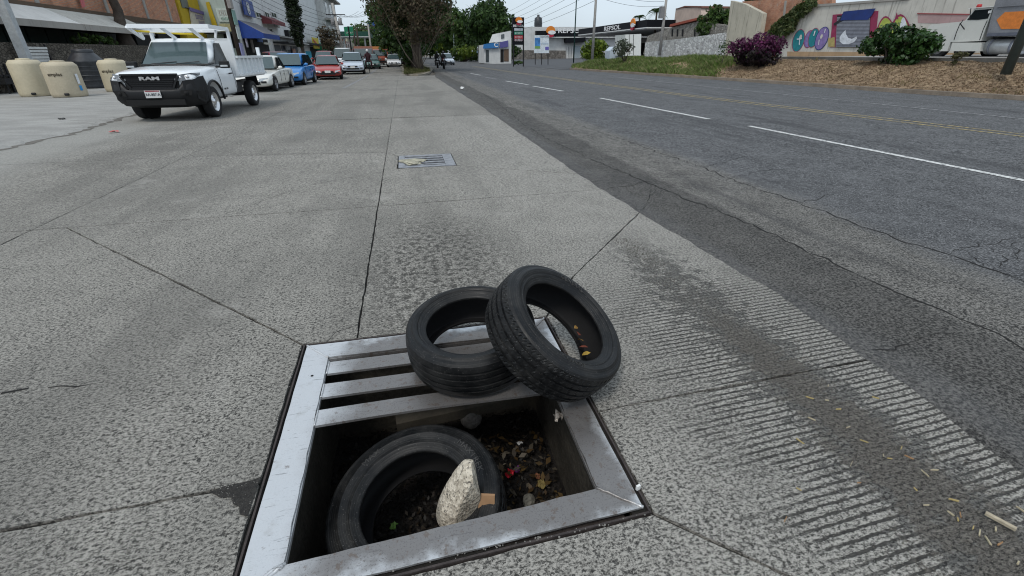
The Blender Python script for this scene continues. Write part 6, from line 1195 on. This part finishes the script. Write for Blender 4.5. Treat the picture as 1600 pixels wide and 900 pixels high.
# dry leaf litter and grass on the bank
def on_bank(n, y0, y1, xa=.2, xb=1.):
    Y = rng.uniform(y0, y1, n); X = np.array([kx(min(y, 46))+(.0 if y < 46 else (y-46)**2*.16)+.2 for y in Y]); X = X+(21.5-X)*rng.uniform(0, 1, n); return np.stack([X, Y, np.array([hz(x, y)+bump2(x, y)*.8 for x, y in zip(X, Y)])+.01], 1)
DRY = foliage('dry_litter', [(.15, .105, .07), (.30, .215, .14), (.46, .36, .24), (.37, .275, .17), (.20, .135, .09)], .15, .9)
confetti(on_bank(42000, 5, 27), .034, DRY, 'leaf_litter', .35, 'dry brown leaf litter covering the bank', asp=.4)
def blades(P, h, w_, m, name, label):
    n = len(P); a = rng.uniform(0, 2*np.pi, n); hh = h*(.45+rng.random(n))*(.75+.45*np.sin(P[:, 0]*1.9+P[:, 1]*.7)*np.sin(P[:, 1]*1.3)); ln = rng.normal(size=(n, 2))*.45; s = np.stack([np.cos(a), np.sin(a), np.zeros(n)], 1)*(w_*(.6+.8*rng.random(n)))[:, None]
    tip = P+np.stack([ln[:, 0]*hh, ln[:, 1]*hh, hh], 1); mid = P+np.stack([ln[:, 0]*hh*.35, ln[:, 1]*hh*.35, hh*.6], 1)
    V = np.stack([P-s, P+s, mid+s*.7, tip], 1).reshape(-1, 3); return quads(V, name, m, label, 'stuff')
GRASSM = foliage('grass_blades', [(.09, .15, .03), (.16, .24, .055), (.26, .32, .11), (.32, .29, .15), (.12, .19, .05)], .4, .7)
g1 = on_bank(42000, 25, 51.5); keep_ = (np.sin(g1[:, 0]*2.3)+np.sin(g1[:, 1]*.9+1)+rng.normal(size=len(g1))*.7) > (-1.2+np.maximum(0, 29-g1[:, 1])*.6); blades(g1[keep_], .28, .024, GRASSM, 'grass', 'long green grass growing on the far part of the bank')
g2 = on_bank(2500, 8, 26); blades(g2[(np.sin(g2[:, 0]*3.3)*np.sin(g2[:, 1]*1.9) > .55)], .13, .014, foliage('dry_grass', [(.17, .13, .06), (.25, .19, .10), (.10, .10, .04)], .3, .8), 'dry_grass', 'sparse dry grass on the brown bank')
n = 5000; pm = np.stack([rng.uniform(.1, 2.2, n), rng.uniform(38.2, 62, n), np.full(n, .12)], 1); pm[:, 0] *= np.clip((pm[:, 1]-37.2)/6, .3, 1); blades(pm, .2, .03, foliage('median_grass', [(.06, .07, .02), (.11, .12, .04), (.14, .12, .06)], .3, .8), 'median_grass', 'short grass on the tip of the median')
# ------------------------------------------------------------------ fuel station
fs_ = thing('station_canopy', 'black fascia fuel station canopy nearest the raised street', 'canopy', (50, 98, .3)); FASC = M('fascia_black', (.008, .009, .012), .6, spec=.15); UND = M('canopy_white', (.55, .55, .54), .6); zc0, zc1 = 4.9, 6.1
c_ = G(1010, 44, zc0); cx, cy_ = c_.x, c_.y
boxw('fascia', FASC, fs_, cx, cx+34, cy_, cy_+33, zc0, zc1); boxw('soffit', UND, fs_, cx+.15, cx+33.8, cy_+.15, cy_+32.8, zc0-.14, zc0-.01)
boxw('trim', WHITEM, fs_, cx-.06, cx+34, cy_-.06, cy_+33, zc0-.01, zc0+.14)
for x in (cx+5, cx+17):
    for y in (cy_+5, cy_+20): boxw('column', M('column_grey', (.30, .30, .31), .6), fs_, x-.3, x+.3, y-.3, y+.3, .2, zc0-.1)
boxw('shop_wall', plaster_mat('station_shop', (.50, .47, .44), .3), fs_, cx+9, cx+30, cy_+25, cy_+32, .2, 4.3); boxw('shop_window', DARK, fs_, cx+10, cx+28, cy_+24.92, cy_+24.98, .8, 3.2)
SIGNW = M('sign_white', (.78, .78, .78), .5)
text_mb('REPSOL', (cx-.08, cy_+14, (zc0+zc1)/2), (0, -1, 0), (0, 0, 1), 1.0, .06, .012, wscale=2.3).build('sign_letters', SIGNW, fs_, world=True)
LO, LR = M('logo_orange', (.72, .22, .02), .5), M('logo_red', (.45, .02, .05), .5)
def emblem(parent, c, right, s, nrm):
    c, right, nrm = Vector(c), Vector(right), Vector(nrm); up = Vector((0, 0, 1))
    def disc(cc, rx, ry, a0, a1, m, nm, o_):
        pts = [cc+right*rx*math.cos(a0+(a1-a0)*k/16)+up*ry*math.sin(a0+(a1-a0)*k/16)+nrm*o_ for k in range(17)]; mb = MB(); mb.prism(pts, nrm*.2); o = mb.build(nm, m, parent, world=True); fix_normals(o.data)
    disc(c+up*.15*s, 1.0*s, .95*s, 0, math.pi, LO, 'emblem_sun', .1); disc(c+up*.2*s, 1.0*s, .55*s, math.pi, 2*math.pi, LO, 'emblem_sun', .1); disc(c-up*.1*s+right*.25*s, .85*s, .38*s, 0, 2*math.pi, SIGNW, 'emblem_band', .16); disc(c-up*.45*s, .75*s, .55*s, math.pi, 2*math.pi, LR, 'emblem_base', .1)
emblem(fs_, (cx-.1, cy_+4.6, 5.6), (0, -1, 0), .85, (-1, 0, 0))
fs2 = thing('station_canopy', 'far black canopy of the fuel station behind the lamp post', 'canopy', (45, 128, .2)); d_ = G(838, 58, zc0)
boxw('fascia', FASC, fs2, d_.x, d_.x+30, d_.y, d_.y+16, zc0, zc1+.15); boxw('trim', WHITEM, fs2, d_.x-.05, d_.x+30, d_.y-.06, d_.y+16, zc0-.12, zc0+.06)
for x in (d_.x+3, d_.x+16): boxw('column', M('column_grey', (.30, .30, .31), .6), fs2, x-.35, x+.35, d_.y+3, d_.y+3.7, 0, zc0-.1)
p_ = PY(892, 48.5, d_.y-.1); text_mb('REPSOL', p_, (1, 0, 0), (0, 0, 1), 1.35, .08, .02, wscale=1.45).build('sign_letters', SIGNW, fs2, world=True); p_ = PY(860, 50, d_.y-.1); emblem(fs2, p_, (1, 0, 0), 1.15, (0, -1, 0))
sb = thing('station_building', 'white station building with stone base and garage door', 'building', (40, 140, .2)); Yb = d_.y+1.2
poly_onY([(795, 103), (797, 42), (905, 42), (1000, 45), (1000, 103)], Yb, (0, 8, 0), 'wall', WHT, sb); poly_onY([(797, 103), (797, 78), (884, 79), (884, 101)], Yb-.1, (0, .2, 0), 'stone_base', masonry_mat('grey_base', (.22, .20, .18), (.12, .11, .10), 1.6, (1, 1, 1.2)), sb)
poly_onY([(896, 100), (896, 72), (906, 72), (906, 98)], Yb-.2, (0, .3, 0), 'garage_door', M('garage_grey', (.36, .42, .45), .5), sb); poly_onY([(884, 67), (884, 60), (915, 58), (915, 66)], Yb-1.5, (0, 1.5, 0), 'entrance_canopy', FASC, sb)
for px in (886, 890, 894): poly_onY([(px, 99), (px, 73), (px+1.4, 73), (px+1.4, 99)], Yb-.3, (0, .3, 0), 'pillar', WHITEM, sb)
tk = PY(841, 37, Yb+2); mb = MB(); mb.lathe([(.9, -1.2), (1., 0), (.9, 1.2), (.3, 1.5), (.3, 1.9), (0, 1.9)], 16, tk); mb.build('roof_tank', BLKT, sb, True, world=True)
tt = thing('price_totem', 'tall black fuel price totem with orange emblem', 'sign', G(810, 103.5, .15)); Yt = tt.location.y
poly_onY([(801.5, 27), (819, 27), (819, 70), (801.5, 70)], Yt, (0, .5, 0), 'panel', FASC, tt)
for px in (802, 817.5): poly_onY([(px, 104), (px, 70), (px+1.4, 70), (px+1.4, 104)], Yt+.1, (0, .25, 0), 'leg', BLACKM, tt)
emblem(tt, PY(810, 33.5, Yt+.02), (1, 0, 0), .36, (0, -1, 0)); text_mb('REPSOL', PY(810.3, 40.5, Yt-.02), (1, 0, 0), (0, 0, 1), .30, .02, .008, wscale=1.15).build('sign_letters', SIGNW, tt, world=True)
for (a, b, m_) in ((44, 48, M('price_pale', (.45, .5, .55), .5)), (49.5, 54, M('price_green', (.03, .25, .16), .5)), (55.5, 60.5, M('price_red', (.45, .05, .06), .5)), (61.5, 64, M('price_dim', (.2, .13, .16), .5))):
    poly_onY([(803.5, a), (817, a), (817, b), (803.5, b)], Yt-.03, (0, .04, 0), 'price_panel', m_, tt); strokes(tt, PY(810.3, (a+b)/2, Yt-.05), (1, 0, 0), (0, 0, 1), .75, .2, 5, SIGNW, a)
bi = thing('billboard', 'white billboard with a blue picture in front of the station', 'billboard', G(846, 100, .25)); Yt = bi.location.y
poly_onY([(835, 55), (858, 55), (858, 83), (835, 83)], Yt, (0, .2, 0), 'panel', M('board_white', (.66, .72, .76), .6), bi); poly_onY([(836, 59), (844, 59), (844, 72), (836, 72)], Yt-.03, (0, .04, 0), 'picture', M('board_blue', (.06, .22, .52), .6, var=.5, scale=2), bi); poly_onY([(836, 72), (844, 72), (844, 76), (836, 76)], Yt-.03, (0, .04, 0), 'picture', M('board_green', (.18, .36, .10), .6), bi); poly_onY([(852, 73), (857.5, 73), (857.5, 78), (852, 78)], Yt-.03, (0, .04, 0), 'logo_patch', M('board_violet', (.14, .12, .42), .6), bi)
strokes(bi, PY(851, 57, Yt-.04), (1, 0, 0), (0, 0, 1), 1.2, .2, 8, M('board_ink', (.12, .12, .12), .6), 9); strokes(bi, PY(851, 68, Yt-.04), (1, 0, 0), (0, 0, 1), 1.0, .15, 7, M('board_ink2', (.3, .42, .58), .6), 10)
for px in (836, 846, 856): poly_onY([(px, 101), (px, 83), (px+.9, 83), (px+.9, 101)], Yt+.05, (0, .12, 0), 'post', BLACKM, bi)
# blue shop row left of the totem
bsx = thing('blue_shop', 'low shop with blue fascia beyond the fuel price totem', 'building', G(780, 99, .1)); Yt = bsx.location.y+2
poly_onY([(757, 99), (757, 70), (799, 64), (799, 101)], Yt, (0, 6, 0), 'wall', WHT, bsx); poly_onY([(755, 76), (756, 69), (779, 66), (779, 75)], Yt-.3, (0, .3, 0), 'fascia', M('fascia_blue', (.03, .17, .42), .5), bsx); poly_onY([(781, 75), (781, 66), (794, 63), (794, 73)], Yt-.3, (0, .3, 0), 'fascia', M('fascia_violet', (.10, .09, .28), .5), bsx); text_mb('C', PY(775, 70.3, Yt-.32), (1, 0, 0), (0, 0, 1), .85, .02, .02).build('sign_letters', SIGNW, bsx, world=True)
poly_onY([(782, 97), (782, 77), (787, 77), (787, 97)], Yt-.05, (0, .1, 0), 'doorway', DARK, bsx); poly_onY([(787.5, 96), (787.5, 77), (795, 76), (795, 96)], Yt-.05, (0, .1, 0), 'shop_opening', M('shop_brown', (.14, .09, .06), .7), bsx); poly_onY([(759, 97), (759, 78), (764, 78), (764, 97)], Yt-.05, (0, .1, 0), 'shop_window', WINDOW, bsx)
poly_onY([(772, 66), (778, 52), (798, 48), (799, 64)], Yt+3, (0, 5, 0), 'upper_storey', WHT, bsx); poly_onY([(783, 61), (783, 54), (788, 53), (788, 60)], Yt+2.9, (0, .1, 0), 'window', WINDOW, bsx)
ws_ = thing('street_sign', 'small white street sign on a post beside the trees', 'sign', G(747, 97)); Yt = ws_.location.y; poly_onY([(745, 75), (756, 74), (756, 77.5), (745, 78)], Yt, (0, .1, 0), 'panel', WHITEM, ws_); poly_onY([(745, 79), (750, 79), (750, 83), (745, 83)], Yt, (0, .1, 0), 'panel', M('sign_lightblue', (.35, .5, .6), .6), ws_); poly_onY([(747, 97), (747, 78), (748, 78), (748, 97)], Yt, (0, .12, 0), 'post', M('sign_post', (.3, .32, .32), .6), ws_)
# box truck
q = G(984, 95.5, .66); bt_ = thing('box_truck', 'white box truck parked near the fuel station, rear doors towards us', 'truck', q); Yt = q.y; BXW = paint('box_white', (.70, .71, .68))
poly_onY([(977, 87), (977, 54), (1002, 53), (1001, 87)], Yt, (0, 2.4, 0), 'cargo_box', BXW, bt_)
for px in (983, 989.5): poly_onY([(px, 86), (px, 54), (px+.6, 54), (px+.6, 86)], Yt-.02, (0, .02, 0), 'door_gap', DARK, bt_)
poly_onY([(977, 93), (977, 88), (1001, 88), (1001, 93)], Yt+.1, (0, .4, 0), 'bumper', BLACKM, bt_); poly_onY([(952, 95), (953, 79), (959, 73), (974, 72), (974, 95)], Yt+2.6, (0, 1.2, 0), 'cab', paint('cab_pale', (.52, .60, .68)), bt_)
for px in (980, 998):
    c_ = PY(px, 92, Yt+.7); mb = MB(); mb.lathe([(.2, -.12), (.36, -.14), (.40, 0), (.36, .14), (.2, .14), (0, .1)], 20, (c_.x, c_.y, hz(c_.x, c_.y)+.42), Matrix.Rotation(R(90), 3, 'Y')); mb.build('wheel', CARTYRE, bt_, True, world=True)
# poles on the right
P_A = G(925, 96, .5); pa_ = pole('utility_pole', 'pale concrete utility pole behind the yellow green bush', P_A, 11, .17, .11, CONCP, 'utility pole'); P_B = PX(1031, 82, 36); P_B.z = 1.; pb_ = pole('utility_pole', 'concrete utility pole with transformer above the whitewashed wall', P_B, 9.5, .22, .15, CONCP, 'utility pole'); boxw('transformer', M('transformer_grey', (.22, .22, .22), .6), pb_, P_B.x-.75, P_B.x-.2, P_B.y-.3, P_B.y+.3, 5.6, 7.0)
q = G(896, 98, .3); pole('lamp_post', 'slim dark green lamp post at the edge of the station ramp', q, 10.5, .085, .06, M('lamp_green', (.015, .05, .045), .5), 'lamp post')
q = G(753, 97); p_ = pole('lamp_post', 'pale street lamp post beside the far right tree', q, PY(751, 29, q.y).z, .12, .08, M('lamp_grey', (.35, .42, .42), .5), 'lamp post')
q = G(711, 95); p_ = pole('lamp_post', 'far street lamp post among the trees left of the round tree', q, PY(709, 50, q.y).z, .14, .1, M('lamp_grey', (.35, .42, .42), .5), 'lamp post')
# palms
def palm(label, base, h, s, seed):
    t = thing('palm', label, 'tree', base); b = Vector(base); rs = random.Random(seed); mb = MB(); mb.tube([b, b+Vector((.1, 0, h*.5)), b+Vector((0, 0, h))], [.22, .17, .15], 10); mb.build('trunk', BARK, t, True, world=True); V = []
    for i in range(15):
        a = i*2.4; el = rs.uniform(.1, 1.1); d = Vector((math.cos(a)*math.cos(el), math.sin(a)*math.cos(el), math.sin(el))); p = b+Vector((0, 0, h)); sd_ = d.cross(Vector((0, 0, 1))).normalized()
        for j in range(16):
            f = j/15; c = p+d*s*f+Vector((0, 0, -s*.75*f*f)); L_ = s*.32*math.sin(math.pi*min(1, f*.85+.12))
            for sg in (-1, 1): e = c+sd_*sg*L_+d*L_*.5-Vector((0, 0, L_*.45)); V += [c, c+d*s*.045, e, e-d*.01]
    quads(np.array([tuple(v) for v in V]), 'fronds', F_MID, None, None, t)
q = PX(1018, 90, 42); palm('palm tree behind the black station canopy', (q.x, q.y, 1), PX(1018, 18, 42).z-1.2, 2.0, 3); q = PX(993, 90, 46); palm('smaller palm further left behind the station canopy', (q.x, q.y, 1), PX(993, 27, 46).z-1.2, 1.8, 5)
q = PX(1112, 55, 40); tree('wall_tree', 'bushy yellow green tree spilling over the old stone wall', (q.x, q.y, 1.2), 5.6, 2.6, 6500, .22, F_MID, 51, .15, .66)
q = PX(1200, 10, 44); tree('wall_tree', 'dark tree crown rising behind the brick wall', (q.x, q.y, 1.2), 7.6, 3.0, 3500, .25, F_DARK, 52, .15, .72)
# ------------------------------------------------------------------ trees of the median and the far right
def med(label, base, h, r_, n, leaf, m, seed, **k): return tree('median_tree', label, base, h, r_, n, leaf, m, seed, group='trees on the median', **k)
med('tallest median tree with withered brown vines at the tip of the island', (1.3, 45.5, .1), 11.5, 3.9, 20000, .11, F_BROWN, 61, trunk_r=.34, crown_z=.56, nb=24, stretch=(1, 1, 1.05))
med('leafy dark median tree right behind the withered one', (1.2, 48.5, .1), 10.5, 3.9, 17000, .17, F_DARK, 62, trunk_r=.3, crown_z=.48, nb=22)
med('broad dark median tree, third from the island tip', (.5, 57, .1), 11, 3.7, 8000, .27, F_DARK, 63, crown_z=.52, nb=20)
med('median tree further back over the left carriageway', (.3, 68, .1), 11, 4.2, 6000, .3, F_MID, 64, crown_z=.5)
med('far median tree, fifth in the row', (0, 84, .1), 11, 4.4, 5000, .34, F_DARK, 65, crown_z=.5)
med('farthest median tree where the street fades', (-.8, 108, .1), 11, 5., 4500, .4, F_MID, 66, crown_z=.5)
bush('median_hedge', 'dark hedge around the trunks on the median', (1.0, 53, .1), (1.0, 4.5, 1.4), 4200, .16, F_DARK, 67, None, 22, 'hedge', .5)
# bare twigs of the vine
tw = thing('bare_vine', 'bare grey vine branches climbing the tallest median tree', 'vine', (1.3, 44.3, .1)); b_ = Vector((1.3, 44.4, .1)); limbs(b_, [(b_+Vector((math.cos(i*.9)*(1+.5*(i % 3)), -.4+math.sin(i*1.7)*.4, 4+.8*(i % 5))), .4) for i in range(5)]+[(b_+Vector((5.2, 0, 8.2)), .5), (b_+Vector((4.4, .3, 9.4)), .5), (b_+Vector((-4.6, .2, 8.6)), .5), (b_+Vector((-4.2, 0, 7.2)), .4)], .06, M('vine_bark', (.13, .11, .085), .95, var=.3), 'branches', tw, 8, 3)
fr = [((745, 97), 11.2, 5.6, 13000, F_DARK, 'tall round dark tree right of the roadway before the blue shop', .34), ((722, 95), 9, 3.8, 5000, F_MID, 'mid green tree left of the round dark tree', .36), ((706, 93), 9.5, 4.6, 4500, F_MID, 'dark tree further down the right side of the roadway', .45), ((690, 92), 8.5, 5, 4000, F_YEL, 'pale tree closing the view down the roadway', .5), ((676, 92), 10, 6, 4500, F_MID, 'tree seen behind the median trunks', .5), ((668, 91.4), 12, 8, 4500, F_DARK, 'farthest dark tree behind the median trunks', .6)]
for i, (p_, h_, r_, n, m_, lb, lf) in enumerate(fr): q = G(*p_); tree('roadside_tree', lb, (q.x+(2.5 if i == 0 else 1), q.y, 0), h_*(1 if i < 2 else q.y/105), r_*(1 if i < 2 else q.y/120), n, lf*(1 if i < 2 else q.y/110), m_, 71+i, .25, .56, 'trees right of the roadway', 18, (1, 1, .95))
q = G(722, 97); bush('hedge', 'yellow green hedge under the right roadside trees', (q.x+1, q.y+4, 0), (5, 4, 1.3), 2600, .25, F_YEL, 81, F_MID, 20, 'hedge', .6)
q = G(810, 103); bush('totem_planting', 'small planting around the foot of the price totem', (q.x+.1, q.y+.6, .1), (.8, .5, .25), 500, .1, F_MID, 82, None, 8, 'plant', .6)
q = G(808, 97); bush('palm_shrub', 'dark spiky shrub behind the price totem', (q.x-1, q.y, .2), (1.6, 1.2, 1.7), 900, .22, F_DARK, 83, None, 10, 'plant')
for i in range(9):
    yv = 130+i*16; tree('far_tree', ('distant tree right of the roadway, nearest of its row', 'distant tree on the left kerb, nearest the billboard', 'distant tree right of the roadway, second of its row', 'distant tree on the left kerb just past the billboard', 'distant tree right of the roadway, third of its row', 'distant tree on the left kerb, third of its row', 'distant tree right of the roadway, fourth of its row', 'distant tree on the left kerb, last of its row', 'distant tree right of the roadway, last of its row')[i], (-6.2-.03*yv+(i % 3), yv, 0) if i % 2 else (16+(i*7 % 9), yv+30, 0), 8+(i % 4)*1.5, 4+(i % 3), 1500, .5, (F_DARK, F_MID)[i % 2], 90+i, .2, .55, 'distant roadside trees', 10)
tree('withered_tree', 'brown withered tree in front of the green hanging sign', (G(540, 104)[0]-1.6, 72, 0), 5.4, 1.9, 2200, .16, F_BROWN, 88, .12, .6)
# ------------------------------------------------------------------ wires
ORDN = {}
def wire(a, b, sag, label, r=.016):
    a, b = Vector(a), Vector(b); pts = [a.lerp(b, j/14)-Vector((0, 0, sag*4*(j/14)*(1-j/14))) for j in range(15)]; lb_ = label; ORDN[lb_] = ORDN.get(lb_, 0)+1; label = ('topmost', 'second highest', 'third highest', 'fourth highest', 'fifth highest', 'sixth highest', 'lowest')[ORDN[lb_]-1]+' '+lb_; mb = MB(); mb.tube(pts, r, 4, False); tag(mb.build('cable', M('cable_black', (.03, .03, .032), .7), None), label, 'cable', 'overhead cables')
top1 = Vector((p1_.location.x, p1_.location.y, 6.2)); lt = tp+Vector((0, 0, 1.2))
for i in range(7): wire(top1+Vector((0, 0, -.35*i+1.2)), lt+Vector((-.9+.3*i, 0, -.45*i)), .35+.1*i, 'black cable strung along the white buildings on the left')
for i in range(3): wire(top1+Vector((0, 0, -.4*i)), (-13.5, 22, 6.4-.5*i), .4, 'black cable running forward past the brick building')
for i in range(4): wire(lt+Vector((-.9+.6*i, 0, 0)), G(583, 101)+Vector((-1.1+.7*i, 0, 7.2)), .5, 'black cable between poles up the left street')
for i in range(6): wire(P_A+Vector((-.5+.2*i, 0, 10.4-.8*i)), (26+.5*i, 150, 10.5-.7*i), .9, 'black cable running away beyond the fuel station', .02)
for i in range(6): wire(P_A+Vector((-.5+.2*i, 0, 10.4-.8*i)), P_B+Vector((-.3, 0, 8.6-.5*i)), .4, 'black cable between the two concrete poles on the right')
for i in range(3): wire(P_B+Vector((0, 0, 8.8-.6*i)), (35.5, 8, 9.5-.6*i), .5, 'black cable passing high over the graffiti wall')
# ================================================================== SMALL THINGS ON THE ROAD
CHIP = [M('straw_pale', (.42, .36, .24), .8, var=.2, scale=60), M('straw_yellow', (.40, .31, .13), .8, var=.2, scale=60), M('straw_orange', (.33, .19, .09), .8, var=.2, scale=60)]
def chip(px, py, L_, w_, a, mi, label='splinter of pale straw on the gritty strip by the asphalt edge', grp='straw splinters on the gritty strip'):
    p = G(px, py, .006); mb = MB(); d = Vector((math.cos(a), math.sin(a), .03)); s = Vector((-d.y, d.x, 0)); mb.prism([p-d*L_/2-s*w_*.35, p+d*L_*.42-s*w_*.5, p+d*L_/2+s*w_*.1, p-d*L_*.4+s*w_*.5], (0, 0, .005)); tag(mb.build('straw_splinter', CHIP[mi]), label, 'splinter', grp)
for px, py in ((1330, 725), (1390, 717), (1445, 740), (1325, 668), (1294, 603), (1292, 626), (1265, 622), (1268, 655), (1342, 755), (1420, 715), (1368, 622), (1447, 790), (1500, 805), (1496, 812), (1520, 825), (1530, 833), (1485, 803), (1248, 765), (1250, 690), (1227, 812), (1555, 827), (1543, 845), (1562, 850), (1590, 880), (1595, 797), (1430, 765), (1350, 690), (1310, 640), (1408, 700), (1490, 782), (1460, 735), (1380, 712)):
    chip(px, py, random.uniform(.010, .034), random.uniform(.002, .006), random.uniform(0, 3.1), random.choice((0, 0, 1, 1, 2)))
p = G(1562, 816, .008); mb = MB(); mb.box(p+Vector((0, 0, .006)), (.013, .075, .010), rz=.42); tag(mb.build('wood_stick', M('stick_wood', (.42, .36, .26), .85, var=.25, scale=50)), 'flat weathered wooden stick lying on the gritty strip at the right', 'stick')
scrap(722, 139, .02, .22, WHITEM, 'white_litter', 'crumpled white plastic scrap on the asphalt far ahead', 'litter', .12); scrap(178, 206, .02, .16, M('red_litter', (.5, .14, .13), .8), 'red_litter', 'flattened pink red litter scrap on the concrete before the pickup', 'litter', .02)
scrap(97, 186, .04, .14, M('dark_litter', (.05, .05, .05), .9), 'dark_litter', 'small dark scrap on the dusty lot before the tanks', 'litter', .03)
# grit in the silt band: pebbles as one uncountable mass
n = 2600; yv = rng.uniform(.35, 3.4, n); xv = 1.66+rng.normal(size=n)*np.interp(yv, [.3, 3.4], [.24, .05]); mb = MB(); ok = [(x, y) for x, y in zip(xv, yv) if x < 2.7]
for x, y in ok:
    r_ = random.uniform(.0018, .0045)*(1.8 if random.random() < .06 else 1); a = random.uniform(0, 6); mb.add([(x+r_*math.cos(a+k*1.57)*random.uniform(.7, 1.2), y+r_*math.sin(a+k*1.57), .002) for k in range(4)]+[(x, y, .002+r_*1.1)], [(0, 1, 4), (1, 2, 4), (2, 3, 4), (3, 0, 4)])
tag(mb.build('grit', M('grit_stone', (.13, .12, .105), .95, var=.6, scale=90)), 'loose dark grit along the asphalt edge', None, None, 'stuff')
n = 420; mb = MB()
for _ in range(n):
    sd_ = random.choice(((-.69, random.uniform(.95, 2.3)), (.69, random.uniform(.95, 2.3)), (random.uniform(-.69, .69), .93), (random.uniform(-.69, .3), 2.29), (random.uniform(-.82, -.70), random.uniform(1.25, 1.39)))); x, y = sd_[0]+random.gauss(0, .006), sd_[1]+random.gauss(0, .006); r_ = random.uniform(.002, .005); a = random.uniform(0, 6)
    mb.add([(x+r_*math.cos(a+k*1.57), y+r_*math.sin(a+k*1.57), 0) for k in range(4)]+[(x, y, r_*1.2)], [(0, 1, 4), (1, 2, 4), (2, 3, 4), (3, 0, 4)])
tag(mb.build('grit', M('grit_pale', (.22, .21, .19), .95, var=.5, scale=90)), 'loose grit caught along the frame of the steel grate', None, None, 'stuff')
